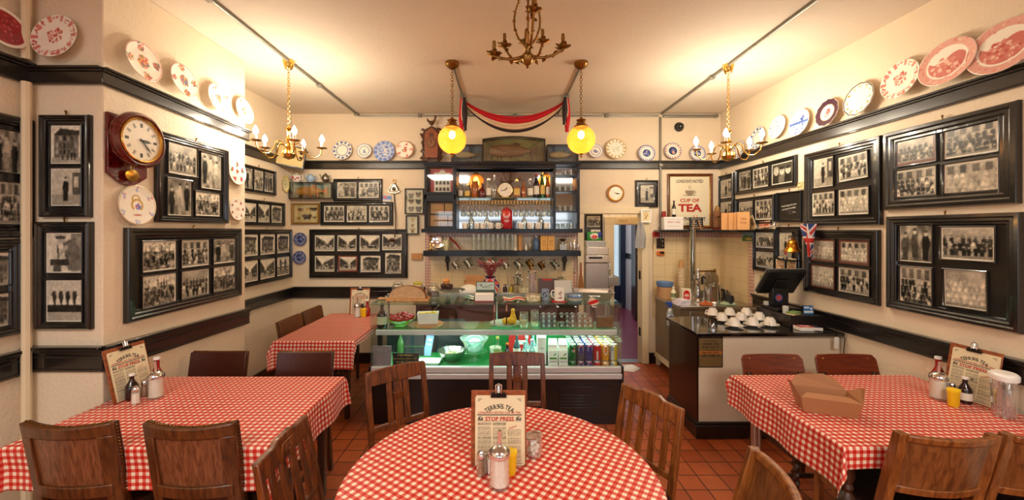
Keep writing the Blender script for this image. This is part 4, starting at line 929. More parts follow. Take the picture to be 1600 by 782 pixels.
ch=MB();chain(ch,0,0,z0+.47,ZC-.05,.013,.003);ch.build('chain',OLDBR,t)
MB().lathe([(0,ZC),(.055,ZC),(.05,ZC-.02),(.02,ZC-.045),(0,ZC-.05)],n=24).build('ceiling_rose',OLDBR,t)
def ornarm(pts,name='arm'):
    arm=MB();n=len(pts);arm.tube(pts,[.009-.003*i/n for i in range(n)],8)
    for p in pts[1:-1]: leaf(arm,p,rg.uniform(0,6),1,rg.uniform(-1,1));arm.ball(p,.009,8)
    o=arm.build(name,OLDBR,t);e=pts[-1]
    dp=MB().lathe([(0,0),(.012,0),(.026,.01),(.03,.018),(.012,.014),(0,.014)],e,16)
    for k in range(9): leaf(dp,(e[0]+.026*math.cos(k*.7),e[1]+.026*math.sin(k*.7),e[2]+.012+.006*math.sin(k*3)),k*.7,.75,-.35)
    dp.build('drip_pan',OLDBR,o);MB().lathe([(0,.014),(.013,.014),(.010,.03),(.013,.034),(.009,.05),(.011,.056),(.009,.085),(0,.088)],e,14).build('candle_socket',OLDBR,o)
for ex,ey,ez in ((-.19,-.02,z0+.065),(-.13,.16,z0+.20),(.105,.17,z0+.23),(.20,-.03,z0+.10),(.0,.12,z0+.20),(.02,-.2,z0+.21)):
    pts=[(0,0,z0+.085)]
    for u in (.25,.5,.75,.93,1): pts.append((ex*u,ey*u,z0+.085-.03*math.sin(PI*u)+(ez-z0-.085)*u ** 2.2))
    pts.append((ex,ey,ez));ornarm([p for i,p in enumerate(pts)])
# amber globe pendants
def amberglass():
    m,nt,b=_new('amber diamond glass');N=nt.nodes;L=nt.links
    tc=N.new('ShaderNodeTexCoord');sp=N.new('ShaderNodeSeparateXYZ');L.new(tc.outputs['Object'],sp.inputs[0])
    at=N.new('ShaderNodeMath');at.operation='ARCTAN2';L.new(sp.outputs[1],at.inputs[0]);L.new(sp.outputs[0],at.inputs[1])
    asn=N.new('ShaderNodeMath');asn.operation='DIVIDE';asn.inputs[1].default_value=.128;L.new(sp.outputs[2],asn.inputs[0])
    an=N.new('ShaderNodeMath');an.operation='ARCSINE';L.new(asn.outputs[0],an.inputs[0])
    outs=[]
    for s_ in (1,-1):
        m1=N.new('ShaderNodeMath');m1.operation='MULTIPLY';m1.inputs[1].default_value=18;L.new(at.outputs[0],m1.inputs[0])
        m2=N.new('ShaderNodeMath');m2.operation='MULTIPLY_ADD';m2.inputs[1].default_value=18*s_;L.new(an.outputs[0],m2.inputs[0]);L.new(m1.outputs[0],m2.inputs[2])
        sn=N.new('ShaderNodeMath');sn.operation='SINE';L.new(m2.outputs[0],sn.inputs[0]);ab=N.new('ShaderNodeMath');ab.operation='ABSOLUTE';L.new(sn.outputs[0],ab.inputs[0]);outs.append(ab)
    mn=N.new('ShaderNodeMath');mn.operation='MINIMUM';L.new(outs[0].outputs[0],mn.inputs[0]);L.new(outs[1].outputs[0],mn.inputs[1])
    r=N.new('ShaderNodeValToRGB');r.color_ramp.elements[0].color=(*lin((184,100,24)),1);r.color_ramp.elements[1].color=(*lin((252,190,92)),1);r.color_ramp.elements[1].position=.7
    L.new(mn.outputs[0],r.inputs[0]);L.new(r.outputs[0],b.inputs['Base Color']);L.new(r.outputs[0],b.inputs['Emission Color']);b.inputs['Emission Strength'].default_value=.30
    b.inputs['Roughness'].default_value=.15
    bp=N.new('ShaderNodeBump');bp.inputs['Strength'].default_value=.6;bp.inputs['Distance'].default_value=.006;L.new(mn.outputs[0],bp.inputs['Height']);L.new(bp.outputs[0],b.inputs['Normal'])
    tr=N.new('ShaderNodeBsdfTransparent');tr.inputs[0].default_value=(*lin((255,214,130)),1);mx=N.new('ShaderNodeMixShader');mx.inputs[0].default_value=.35
    L.new(b.outputs[0],mx.inputs[1]);L.new(tr.outputs[0],mx.inputs[2]);L.new(mx.outputs[0],N['Material Output'].inputs[0]);return m
AMB=amberglass()
def pendant(px,label):
    x=(px-VX)/F*3.5;t=thing('pendant_lamp',label,'pendant lamp',T(x,3.5,0),'amber globe pendants');zc=2.575
    MB().lathe([(0,ZC),(.062,ZC),(.062,ZC-.025),(.045,ZC-.045),(.02,ZC-.06),(0,ZC-.065)],n=28).build('ceiling_rose',OLDBR,t)
    ch=MB();chain(ch,0,0,zc+.21,ZC-.08,.012,.0026);ch.build('chain',OLDBR,t)
    MB().lathe([(.0,zc+.11),(.065,zc+.112),(.062,zc+.125),(.04,zc+.14),(.045,zc+.15),(.03,zc+.165),(.046,zc+.178),(.02,zc+.19),(.008,zc+.205),(0,zc+.21)],n=28).build('gallery',OLDBR,t)
    k=24
    MB().lathe([(.128*math.sin(PI*i/k),-.128*math.cos(PI*i/k)) for i in range(k-2)],n=48).build('globe',AMB,t,M=T(0,0,zc))
    MB().lathe([(0,zc-.165),(.006,zc-.16),(.01,zc-.15),(.005,zc-.142),(.018,zc-.135),(.022,zc-.128),(0,zc-.124)],n=16).build('finial',BRASS,t)
    MB().ball((0,0,zc+.045),.032,14,sz=1.2).build('bulb',mat('pendant bulb',(255,240,205),.3,emit=(255,236,190),strength=30),t)
    lamp('pendant_light','POINT',(x,3.5,zc-.02),7,(1,.72,.40),.05)
pendant(706.5,'amber diamond glass globe pendant, left of the two over the bar')
pendant(908,'amber diamond glass globe pendant, right of the two over the bar')
# red, cream and black swag
sw=thing('fabric_swag','red, cream and black bunting swag hung under the ceiling','bunting',None)
A_,B_=Vector((-.468,4.33,ZC-.04)),Vector((.714,4.33,ZC-.04))
def swagband(off0,off1,m,n=40,name='stripe'):
    vs=[];nn=7
    for i in range(n+1):
        u=i/n;s=1-(2*u-1) ** 2;w=.25+.75*s
        for k in range(nn):
            v=k/(nn-1);o=(off0+(off1-off0)*v)*w;c=A_.lerp(B_,u);c.z-=.215*s ** .9+o;c.y+=-.03*s+.012*math.sin(v*9+off0*50)*w;vs.append(c)
    fs=[(i*nn+k,i*nn+k+1,(i+1)*nn+k+1,(i+1)*nn+k) for i in range(n) for k in range(nn-1)]
    o=MB().add(vs,fs).build(name,m,sw);so=o.modifiers.new('t','SOLIDIFY');so.thickness=.006
RF=mat('red felt',(176,16,34),.85);CF=mat('cream felt',(202,180,150),.85);KF=mat('black felt',(46,34,38),.85)
swagband(0,.085,RF);swagband(.085,.15,CF);swagband(.15,.185,KF)
for x,s_,L_ in ((-.468,-1,.46),(.714,1,.38)):
    for j,(m_,dx) in enumerate(((RF,0),(CF,.03),(KF,.045))):
        b_=MB();vs=[];nn=12
        for i in range(nn+1):
            v=i/nn;w_=.012+.018*math.sin(PI*min(1,v*1.1))+(.006 if m_ is RF else 0);cx=x+s_*(-.005)-s_*dx*(.5+.3*v);cy=4.30-.012*j+.01*math.sin(v*8);z=ZC-.05-L_*v*(1 if m_ is RF else .8)
            vs+=[(cx-w_,cy,z),(cx,cy-.012,z),(cx+w_,cy,z)]
        o=MB().add(vs,[(i*3+k,i*3+k+1,i*3+k+4,i*3+k+3) for i in range(nn) for k in (0,1)]).build('tail',m_,sw);so=o.modifiers.new('t','SOLIDIFY');so.thickness=.005
for x in (-.468,.714): MB().tube([(x,4.33,ZC-.03),(x,4.33,ZC-.05),(x,4.30,ZC-.055)],.004,6).build('hook',STEEL,sw)
ORD='first second third fourth fifth sixth seventh eighth ninth tenth eleventh twelfth thirteenth fourteenth fifteenth'.split()
# ------------------------------------------------------------------ bar cabinet on the back wall
def CX(px): return (px-VX)/F*4.85
def CZ(py): return EYE-(py-VY)/F*4.85
NAVY=mat('navy black cabinet paint',(16,18,26),.3,spec=.3,coat=.15)
MIRR=mat('mirror',(160,160,158),.05,1)
y0,y1=4.85,5.03
cab=thing('bar_cabinet','black wall cabinet over the bar with mirrored middle and glass doors','cabinet',None)
cb=MB().bb(CX(661),CX(908),y0-.03,y1,2.575,2.611).bb(CX(663),CX(906),y1-.012,y1,1.76,2.58)
for a,b_ in ((663,666.5),(709,713),(864.5,868.5),(901.5,906)): cb.bb(CX(a),CX(b_),y0,y1,1.76,2.58)
cb.bb(CX(663),CX(712),y0,y1,CZ(312),CZ(304)).bb(CX(660),CX(909),y0-.07,y1,1.72,1.768).bb(CX(712),CX(866),y0,y0+.03,2.53,2.58)
cb.build('carcass',NAVY,cab,.003)
MB().bb(CX(713),CX(864.5),y1-.018,y1-.012,1.77,2.53).build('mirror',MIRR,cab);MB().bb(CX(868.5),CX(901.5),y1-.018,y1-.012,1.77,2.57).build('mirror',MIRR,cab)
for z0,z1 in ((CZ(304),2.575),(1.77,CZ(312))):
    W,H=CX(711)-CX(664),z1-z0
    d=MB().ring(W,H,[(0,0),(0,.02),(.024,.02),(.03,.012),(.03,0)]).build('door',NAVY,cab,M=T(CX(687.5),y0,(z0+z1)/2) @ R(PI/2,'X'))
    MB().box(0,0,.008,W-.05,H-.05,.003).build('glass_pane',CLEAR,d);MB().ball((W/2-.012,0,.025),.008,8).build('knob',BRASS,d)
MB().bb(CX(713),CX(864.5),y0+.02,y1-.02,2.153,2.163).build('glass_shelf',GREENG,cab)
for py in (274,299.5,331): MB().bb(CX(868.5),CX(901.5),y0+.02,y1-.02,CZ(py),CZ(py)+.01).build('shelf',NAVY,cab)
gal=MB()
for z in (CZ(313.5),CZ(319)): gal.tube([(CX(714),y0+.03,z),(CX(864),y0+.03,z)],.003,6)
for k in range(31):
    x=CX(714+150*k/30);gal.tube([(x,y0+.03,CZ(313.5)),(x,y0+.03,CZ(319))],.003,6)
gal.build('brass_gallery',BRASS,cab)
# calendar behind the upper door
ca=cv(50,66,(.72,.16,.2));rec(ca,.16,.16,.84,.92,(.93,.9,.86));ell(ca,.5,.12,.12,.07,(.9,.85,.8))
for j in range(3):
    for i in range(4): ell(ca,.27+.155*i,.28+.24*j,.055,.055,(.2,.18,.18));rec(ca,.22+.155*i,.30+.24*j,.32+.155*i,.36+.24*j,(.25,.2,.2))
cal=thing('calendar','red edged poster of twelve small pots behind the upper glass door','poster',T(CX(690),y0+.06,CZ(283.5)) @ R(PI/2,'X'));sheet('print',ca,.30,.33,cal,T(0,0,.002));MB().box(0,0,0,.3,.33,.002).build('card',PAPER,cal)
KRAFT=mat('kraft card',(188,138,88),.6);KR2=mat('printed brown ink',(110,70,40),.6)
def giftbox(w,h,d,m=KRAFT,word=None):
    def f():
        t=root('gift_box');MB().bb(-w/2,w/2,-d/2,d/2,0,h).build('carton',m,t,.002)
        if word:
            for i,s_ in enumerate(word): text('lettering',s_,h*.12,KR2,t,T(0,-d/2-.0008,h*(.62-.2*i)) @ R(PI/2,'X'),w*.5)
        MB().bb(-w/2+.004,w/2-.004,-d/2+.002,d/2-.002,h,h+.002).build('lid_flap',m,t);return t
    return f
for i,(px,w,lab) in enumerate(((679,.125,'left'),(692.5,.085,'middle'),(704.5,.08,'right'))): make(('cb',i),giftbox(w,.17,.09,KRAFT,['TEA']),T(CX(px),y0+.1,1.769),'brown card box behind the lower glass door, '+lab+' of three','box','boxes in the bar cabinet')
MB().bb(CX(666.5),CX(709),y0+.04,y1-.015,CZ(335),CZ(335)+.008).build('shelf',GREENG,cab)
for i,(px,w,lab) in enumerate(((682,.17,'left'),(701,.11,'right'))): make(('cc',i),giftbox(w,.13,.09,KRAFT),T(CX(px),y0+.1,CZ(335)+.009),'brown card box on the upper shelf of the lower glass door, '+lab+' one','box','boxes in the bar cabinet')
# bottles
def bottle(key,H,r,neck,bodym,capm,labm=None,liq=None,sh=.62,square=False,labz=(.15,.5),capr=None,ntop=None):
    def f():
        t=root('bottle');n=4 if square else 20;M=R(PI/4) if square else Matrix.Identity(4);q=1.3 if square else 1
        pr=[(0,0),(r*.92*q,0),(r*q,H*.03),(r*q,H*sh*.92),(r*.85*q,H*sh),(neck*1.15,H*(sh+.16)),(neck,H*(sh+.2)),(neck,H*.92),(neck*1.1,H*.93),(0,H*.93)]
        MB().lathe(pr,n=n,M=M).build('glass_body',bodym,t)
        MB().lathe([(0,H*.92),(neck*1.25,H*.92),(neck*1.25,H),(0,H)],n=16).build('cap',capm,t)
        if liq: MB().lathe([(0,.004),(r*.9*q,.004),(r*.92*q,H*sh*.85),(0,H*sh*.85)],n=n,M=M).build('drink',liq,t)
        if labm:
            a,b_=labz
            if square: MB().bb(-r*.8,r*.8,-r*.93,-r*.925,H*a,H*b_).build('paper_label',labm,t)
            else: MB().lathe([(r*1.015,H*a),(r*1.02,H*a),(r*1.02,H*b_),(r*1.015,H*b_)],n=20,loop=True).build('paper_label',labm,t)
        return t
    return f
AMBL=mat('amber spirit',(150,80,26),.15,coat=.5);REDL=mat('dark red spirit',(88,18,16),.15,coat=.5);GRNL=mat('green bottle glass',(40,84,40),.1,coat=.6);DKL=mat('near black bottle glass',(20,18,20),.1,coat=.7)
LBW=mat('white bottle label',(228,222,206),.6);LBY=mat('yellow bottle label',(214,180,96),.6);LBR=mat('red cap',(170,24,28),.35);BLC=mat('black cap',(20,20,22),.35)
zs=2.164
for i,(px,H,r,nk,bm,cm,lm,lq,sh,sq,lab) in enumerate((
        (718,.19,.030,.020,CLEARB,STEEL,LBW,None,.75,False,'clear jar bottle with pale label, far left on the glass shelf'),
        (729.5,.18,.036,.02,CLEARB,BRASS,LBY,None,.7,False,'clear bottle with yellow label, second on the glass shelf'),
        (741,.23,.044,.03,AMBL,BRASS,None,None,.8,False,'fat amber jar bottle on the glass shelf'),
        (753,.19,.042,.013,REDL,BLC,None,None,.55,False,'squat dark red liqueur bottle on the glass shelf'),
        (763,.25,.034,.02,CLEARB,STEEL,LBW,None,.75,False,'clear spirit bottle with white label left of the tall decanter'),
        (772,.30,.032,.012,CLEARB,CHROME,None,None,.6,False,'tall clear decanter left of the bottle shelf clock'),
        (808,.24,.044,.016,CLEARB,BRASS,LBY,AMBL,.7,True,'square bottle with yellow label right of the shelf clock'),
        (818.5,.24,.030,.012,AMBL,BLC,None,None,.55,False,'slender amber bottle on the glass shelf'),
        (829.5,.25,.036,.014,CLEARB,STEEL,LBW,None,.55,False,'clear bottle with white label left of the dark red bottle'),
        (839.5,.31,.034,.013,DKL,LBR,LBW,None,.62,False,'dark bottle with white label and red cap on the glass shelf'),
        (849,.33,.030,.012,GRNL,BRASS,LBY,None,.55,False,'tall green bottle near the right end of the glass shelf'),
        (857.5,.29,.026,.012,AMBL,BRASS,LBW,None,.6,False,'slim amber bottle at the right end of the glass shelf'))):
    make(('bot',i),bottle(i,H,r,nk,bm,cm,lm,lq,sh,sq),T(CX(px),y0+.10,zs),lab,'bottle','bottles on the glass shelf')
sc=thing('mantel_clock','round white clock among the bottles on the glass shelf','clock',T(CX(789.5),y0+.09,zs+.103) @ R(PI/2,'X'))
MB().lathe([(0,-.03),(.09,-.03),(.102,-.01),(.104,.01),(.096,.022),(.088,.016),(0,.014)],n=36).build('case',BRASS,sc);dial(sc,.09,.018,1.3,43,clockface(56,False));MB().bb(-.05,.05,-.103,-.09,-.025,.02).build('foot',BRASS,sc)
# hanging wine glasses
def wineglass():
    t=root('wine_glass')
    MB().lathe([(0,0),(.030,-.002),(.030,-.004),(.005,-.008),(.0035,-.05),(.006,-.058),(.022,-.075),(.031,-.10),(.030,-.125),(.024,-.145),(.023,-.145),(.028,-.125),(.029,-.10),(.02,-.078),(0,-.066)],n=18).build('bowl',CLEARB,t);return t
k=0
for px in (722,731,740,749,758,767,776,785,806,815,824,833,842,851,860):
    k+=1;o=make('wineglass',wineglass,T(CX(px),y0+.07+.03*(k%2),CZ(320)),'clear wine glass hanging under the brass gallery, '+ORD[k-1]+' from the left','wine glass','wine glasses hanging in the bar cabinet')
def crownjar():
    t=root('storage_jar');RJ=mat('glossy red enamel',(176,26,34),.2,coat=.6)
    MB().lathe([(0,0),(.07,0),(.075,.01),(.076,.22),(.068,.235),(0,.235)],n=28).build('body',RJ,t);MB().lathe([(0,.235),(.06,.235),(.062,.25),(.03,.262),(.012,.266),(.014,.28),(0,.285)],n=24).build('lid',RJ,t)
    text('lettering','KEEP',.03,PAPER,t,T(0,-.0775,.15) @ R(PI/2,'X'),.06);text('lettering','CALM',.03,PAPER,t,T(0,-.0775,.10) @ R(PI/2,'X'),.06);return t
def crownjar2():
    t=crownjar();return t
make('crownjar',crownjar2,T(CX(791.5),y0+.095,1.769),'tall glossy red jar standing in the middle of the bar cabinet','jar')
def mug(r,h,bm,crest=None,handle=1,key=None):
    def f():
        t=root('mug')
        MB().lathe([(0,0),(r*.95,0),(r,h*.05),(r,h),(r*.93,h),(r*.9,h*.1),(0,h*.08)],n=24).build('body',bm,t)
        MB().tube([(r*.95,0,h*.82),(r*1.4,0,h*.8),(r*1.6,0,h*.55),(r*1.4,0,h*.28),(r*.95,0,h*.2)],r*.11,8).build('handle',bm,t,M=R(0 if handle>0 else PI))
        if crest is not None:
            a=cv(40,24,(.94,.92,.87));X,Y=_xy(a);rng=np.random.RandomState(crest)
            cc=[(.4,.2,.15),(.5,.35,.2),(.25,.3,.45),(.3,.2,.2)][crest%4]
            for q in range(16): ell(a,.5+rng.uniform(-.14,.14),.5+rng.uniform(-.3,.28),.03,.06,np.array(cc)*rng.uniform(.8,1.5))
            rec(a,.3,.8,.7,.86,cc);wrapped('crest_print',a,[(r*1.01,h*.15),(r*1.01,h*.9)],t,CERAM,ang=2.0)
        return t
    return f
for i,(px,lab) in enumerate(((726,'leftmost'),(745,'second from the left'),(754.5,'third from the left'),(766.5,'fourth from the left'),(778.5,'just left of the red jar'),(814,'just right of the red jar'),(828,'third from the right'),(840.5,'second from the right'),(854,'rightmost'))):
    make(('cmug',i),mug(.034,.075,WHITEC,i,1),T(CX(px),y0+.02+.02*(i%2),1.769) @ R(.25*(i%3)-.3),'small crested china mug on the cabinet floor, '+lab,'mug','crested mugs in the bar cabinet')
def vessel(H,r):
    def f():
        t=root('decanter');MB().lathe([(0,0),(r,0),(r,H*.5),(r*.4,H*.75),(r*.35,H*.95),(r*.5,H),(r*.45,H),(r*.3,H*.95),(r*.35,H*.75),(r*.93,H*.5),(r*.93,.006),(0,.006)],n=20).build('body',CLEARB,t);return t
    return f
for i,(px,lab) in enumerate(((735,'clear glass carafe behind the mugs, left of the red jar'),(760,'clear glass carafe behind the mugs, nearest left of the red jar'),(820,'clear glass carafe behind the mugs, nearest right of the red jar'),(847,'clear glass carafe behind the mugs at the right'))):
    make('carafe',vessel(.19,.035),T(CX(px),y0+.13,1.769),lab,'carafe','carafes in the bar cabinet')
def tumbler(H,r,rb=None):
    rb=rb or r*.8
    def f():
        t=root('tumbler');MB().lathe([(0,0),(rb,0),(r,H),(r*.93,H),(rb*.9,.008),(0,.008)],n=16).build('body',CLEARB,t);return t
    return f
for zi,py in enumerate((274,299.5,331,358)):
    for xi,px in enumerate((876,885,894)):
        z=CZ(py)+.0105 if zi<3 else 1.769
        if zi==0 and xi==0: continue
        make('smallglass',tumbler(.07,.03),T(CX(px),y0+.08+.02*(xi%2),z),'clear drinking glass in the cabinet right section, '+('top','second','third','bottom')[zi]+' shelf, '+('left','middle','right')[xi],'glass','glasses on the right shelves of the bar cabinet')
# ------------------------------------------------------------------ tankard shelf
SX=lambda px: (px-VX)/F*4.86
sh=thing('wall_shelf','long black shelf with pewter tankards hanging below it','shelf',None)
MB().bb((661-VX)/125,(908-VX)/125,4.80,YB-.016,1.425,1.493).build('board',NAVY,sh,.004)
for px in (697,884.5):
    x=SX(px);MB().bar((x,5.02,1.424),(x,5.02,1.22),.022).tube([(x,5.01,1.24),(x,4.95,1.27),(x,4.89,1.36),(x,4.87,1.42)],.009,6).tube([(x+.03*math.cos(a),4.97,1.36+.03*math.sin(a)) for a in np.linspace(0,6.28,13)[:-1]],.006,6,closed=True).build('bracket',BLACK,sh)
ZS=1.494
def tankard(m,s=1,belly=False):
    def f():
        t=root('tankard');b_=[(0,0),(.046,0),(.044,.008),(.034,.02),(.034+(.008 if belly else 0),.05),(.034,.095),(.038,.11),(.035,.11),(.031,.09),(.03,.012),(0,.012)]
        MB().lathe([(r*s,z*s) for r,z in b_],n=24).build('body',m,t)
        MB().tube([(.032*s,0,.095*s),(.062*s,0,.1*s),(.072*s,0,.07*s),(.06*s,0,.035*s),(.034*s,0,.025*s)],.005,8).build('handle',m,t);return t
    return f
BRONZE=mat('bronze',(116,84,48),.3,1)
for i,(px,py,s,m,bl,lab) in enumerate(((711,414,.85,PEWTER,True,'small bellied pewter tankard, leftmost under the shelf'),(731,412,1,PEWTER,False,'pewter tankard, second from the left under the shelf'),(750.5,410.5,.95,PEWTER,False,'pewter tankard, third from the left under the shelf'),(770,410,.95,PEWTER,False,'pewter tankard right above the dark red flowers'),(788.5,413,.95,PEWTER,False,'pewter tankard just right of the dark red flowers'),(809.5,413,1.0,PEWTER,False,'shiny pewter tankard, fourth from the right under the shelf'),(827.5,412.5,.95,BRONZE,False,'dark bronze tankard above the straw dispenser'),(845.5,414,.85,BRONZE,True,'small bellied bronze tankard, second from the right under the shelf'),(867,413.5,1,PEWTER,False,'pewter tankard, rightmost under the shelf'))):
    c=P3(px,py,4.88);o=make(('tank',s,m.name,bl),tankard(m,s,bl),T(c.x+.03,c.y,c.z-.045) @ R(math.radians(-38),'Y'),lab,'tankard','pewter tankards under the shelf')
    hk=tag(MB().tube([(c.x+.04,4.88,1.424),(c.x+.04,4.88,c.z+.038),(c.x+.03,4.88,c.z+.028),(c.x+.022,4.88,c.z+.038)],.003,5).build('cup_hook',BRASS),'small brass cup hook under the shelf, '+ORD[i]+' of nine from the left','hook','cup hooks under the shelf')
tag(MB().tube([(SX(899),4.88,1.424),(SX(899),4.88,1.36),(SX(898.5),4.88,1.24)],.006,6).tube([(SX(899)+.018*math.cos(a),4.88,1.385+.022*math.sin(a)) for a in np.linspace(0,6.28,13)[:-1]],.004,6,closed=True).ball((SX(898.5),4.88,1.22),.016,8).build('bottle_opener',STEEL),'metal bottle opener hanging at the right end of the tankard shelf','opener')
for j in (0,1):
    for i in range(9):
        make('pint',tumbler(.10,.029,.026),T(SX(740+i*7.6),4.90,ZS+.001+j*.102),'clear beer glass on the tankard shelf, '+('bottom','top')[j]+' layer, '+ORD[i]+' from the left','glass','beer glasses stacked on the tankard shelf')
# things on the tankard shelf
cs=thing('candlestick','brass candlestick at the left end of the tankard shelf','candlestick',T(SX(672),4.88,ZS));MB().lathe([(0,0),(.03,0),(.032,.008),(.012,.02),(.008,.05),(.016,.06),(.008,.075),(.01,.12),(.018,.13),(.01,.14),(.014,.165),(.022,.17),(.014,.18),(0,.18)],n=20).build('stem',BRASS,cs)
sp_=thing('silver_dish','round silver dish leaning behind the brass candlestick','dish',T(SX(682),4.97,ZS+.092) @ R(PI/2-.2,'X'));MB().lathe([(0,0),(.05,.002),(.08,.014),(.088,.016),(.085,.02),(.05,.008),(0,.006)],n=32).build('dish',CHROME,sp_)
cj=thing('candle_jar','cream candle in a glass jar on the tankard shelf','candle jar',T(SX(697),4.88,ZS));MB().lathe([(0,0),(.032,0),(.034,.12),(.03,.13),(0,.13)],n=20).build('candle',mat('cream wax',(232,214,160),.4),cj);MB().lathe([(.042,.002),(.05,.02),(.05,.12),(.042,.15),(.04,.15),(.047,.12),(.047,.02)],n=24,loop=True).build('jar',CLEARB,cj)
kn=thing('folding_knife','dark red handled corkscrew knife leaning on the tankard shelf','corkscrew',None);MB().tube([(SX(702),4.88,ZS+.165),(SX(712),4.88,ZS+.09),(SX(719),4.88,ZS+.012)],[.012,.014,.009],8).build('handle',mat('dark red handle',(120,24,22),.3),kn);MB().tube([(SX(697),4.87,ZS+.06),(SX(708),4.87,ZS+.03),(SX(717),4.87,ZS+.008)],.005,6).build('spiral',STEEL,kn)
def cupstack(r0,r1,H,m,n=5):
    def f():
        t=root('paper_cups')
        for i in range(n): z=i*(H-.09)/max(1,n-1);MB().lathe([(0,z),(r0,z),(r1,z+.085),(r1*1.06,z+.088),(r1*1.04,z+.092),(0,z+.09)],n=20).build('cup',m,t)
        return t
    return f
make('cs1',cupstack(.02,.02,.195,mat('off white cup',(226,216,198),.5),4),T(SX(805.5),4.88,ZS),'slim stack of white espresso cups on the tankard shelf','cup stack');make('cs2',cupstack(.024,.026,.195,KRAFT,4),T(SX(813),4.88,ZS),'slim stack of brown card cups on the tankard shelf','cup stack')
for i,(px,lab) in enumerate(((822,'left'),(828.5,'right'))): make(('cruet',i),bottle(i,.085,.018,.014,CLEARB,STEEL,None,mat('pepper grey',(96,82,66),.8) if i else mat('salt',(236,234,226),.8),.72),T(SX(px),4.87,ZS),'little steel topped shaker on the tankard shelf, '+lab+' of two','shaker','little shakers on the tankard shelf')
make('bluebot',bottle(0,.18,.042,.02,mat('blue glass',(70,96,130),.1,coat=.5),STEEL,None,None,.7),T(SX(838),4.90,ZS),'squat blue glass bottle left of the two yellow boxes','bottle')
for i,px in enumerate((850,861)): make('ybox',giftbox(.086,.185,.08,mat('yellow ochre card',(210,158,84),.6),['TEA','Co']),T(SX(px),4.89,ZS),'yellow card box on the tankard shelf, '+('left' if i==0 else 'right')+' of two','box','yellow boxes on the tankard shelf')
gr=thing('coffee_grinder','old steel coffee grinder at the right of the tankard shelf','grinder',T(SX(880),4.89,ZS));MB().bb(-.05,.05,-.04,.04,0,.085).build('base',PEWTER,gr,.006);MB().lathe([(0,.085),(.02,.085),(.016,.11),(.045,.145),(.043,.148),(0,.13)],n=20).build('hopper',PEWTER,gr);MB().tube([(0,0,.13),(0,0,.165),(.05,0,.168)],.004,6).ball((.05,0,.178),.01,8).build('crank',STEEL,gr)
for i,(px,H) in enumerate(((892,.10),(898,.14),(903.5,.08))): tag(MB().lathe([(0,0),(.017,0),(.019,.01),(.019,H*.8),(.015,H*.85),(.015,H),(0,H)],n=18).build('steel_shaker',CHROME,M=T(SX(px),4.87,ZS)),('short polished steel canister beside the grinder','tall polished steel canister at the shelf end','smallest polished steel canister at the very end of the shelf')[i],'canister','steel canisters on the tankard shelf')
# ------------------------------------------------------------------ back counter under the tankards
bc=thing('back_counter','dark topped cupboard counter against the tiled wall behind the display','counter',None)
MB().bb(-1.05,.90,4.45,YB-.016,.88,.92).build('worktop',mat('dark worktop',(66,50,40),.35),bc,.004)
MB().bb(-1.03,.88,4.50,YB-.02,0,.88).build('cupboard',mat('brown cupboard',(70,44,36),.5),bc)
for i in range(4): MB().bb(-1.0+.47*i,-1.0+.47*i+.44,4.482,4.5,.12,.84).build('door',mat('brown cupboard door',(84,54,44),.45),bc,.004)
ZB=.921
def PB(px,d=4.7,z=ZB): return T((px-VX)/F*d,d,z)
bx=thing('cardboard_box','open brown cardboard box behind the union flag vase','box',PB(741,4.75));MB().ring(.24,.2,[(0,0),(0,.20),(.004,.20),(.004,0)]).bb(-.12,.12,-.1,.1,0,.004).build('carton',KRAFT,bx);MB().bb(-.118,.118,.10,.104,.19,.26).build('flap',KRAFT,bx)
tag(MB().ball((0,0,.1),.11,14,1.1,.9,.8).build('paper_bag',PAPER,M=PB(733,4.56,ZB-.0)),'crumpled white paper bag behind the display left of the vase','bag')
cd=thing('cruet_stand','white caddy of oil and vinegar bottles behind the display','cruet',PB(793.5,4.7));MB().bb(-.07,.07,-.05,.05,0,.07).bb(-.07,.07,.03,.05,.07,.14).build('caddy',WHITEP,cd,.006);MB().tube([(0,.04,.1),(0,.04,.26)],.005,6).build('handle',STEEL,cd)
for i,(x,m) in enumerate(((-.035,mat('vinegar',(60,30,14),.2)),(.035,mat('olive oil',(170,150,40),.2)))):
    b_=MB().lathe([(0,.05),(.026,.05),(.026,.13),(.02,.14),(0,.14)],(x,-.015,0),16).build('oil_bottle',m,cd);MB().lathe([(0,.14),(.02,.14),(.02,.175),(0,.175)],(x,-.015,0),16).build('cap',CHROME,b_)
def utensils(key,n,m,pot,H,r,seed):
    t=root('utensil_pot');MB().lathe([(0,0),(r,0),(r*1.05,H),(r*.95,H),(r*.9,.01),(0,.01)],n=20).build('pot',pot,t);rg_=random.Random(seed)
    for k in range(n):
        a=rg_.uniform(0,6.28);q=r*.6;L=rg_.uniform(.5,.9)*H
        mb=MB().tube([(q*.3*math.cos(a),q*.3*math.sin(a),.02),(q*1.3*math.cos(a),q*1.3*math.sin(a),H+L)],.0035,5);mb.ball((q*1.35*math.cos(a),q*1.35*math.sin(a),H+L),.012,8,.9,.4,1.5,);mb.build('utensil',m,t)
    return t
make('cut1',lambda: utensils('a',12,PEWTER,mat('stone pot',(168,150,118),.6),.16,.055,4),PB(808,4.72),'stone pot crowded with cutlery handles behind the display','utensil pot');make('cut2',lambda: utensils('b',5,STEEL,mat('cream mottled pot',(200,186,150),.5,noise=.4,nscale=50),.15,.06,7),PB(818.5,4.58),'cream mottled pot of spoons left of the straw dispenser','utensil pot')
bk=thing('cookbook','dark covered cookery book standing behind the mugs','book',PB(855,4.75) @ R(-.1,'X'));MB().bb(-.115,.115,-.012,.012,0,.23).build('cover',mat('dark book cover',(84,66,68),.5,noise=.5,nscale=18),bk,.002);MB().bb(-.06,.06,-.0135,-.012,.205,.225).build('title_strip',REDI,bk)
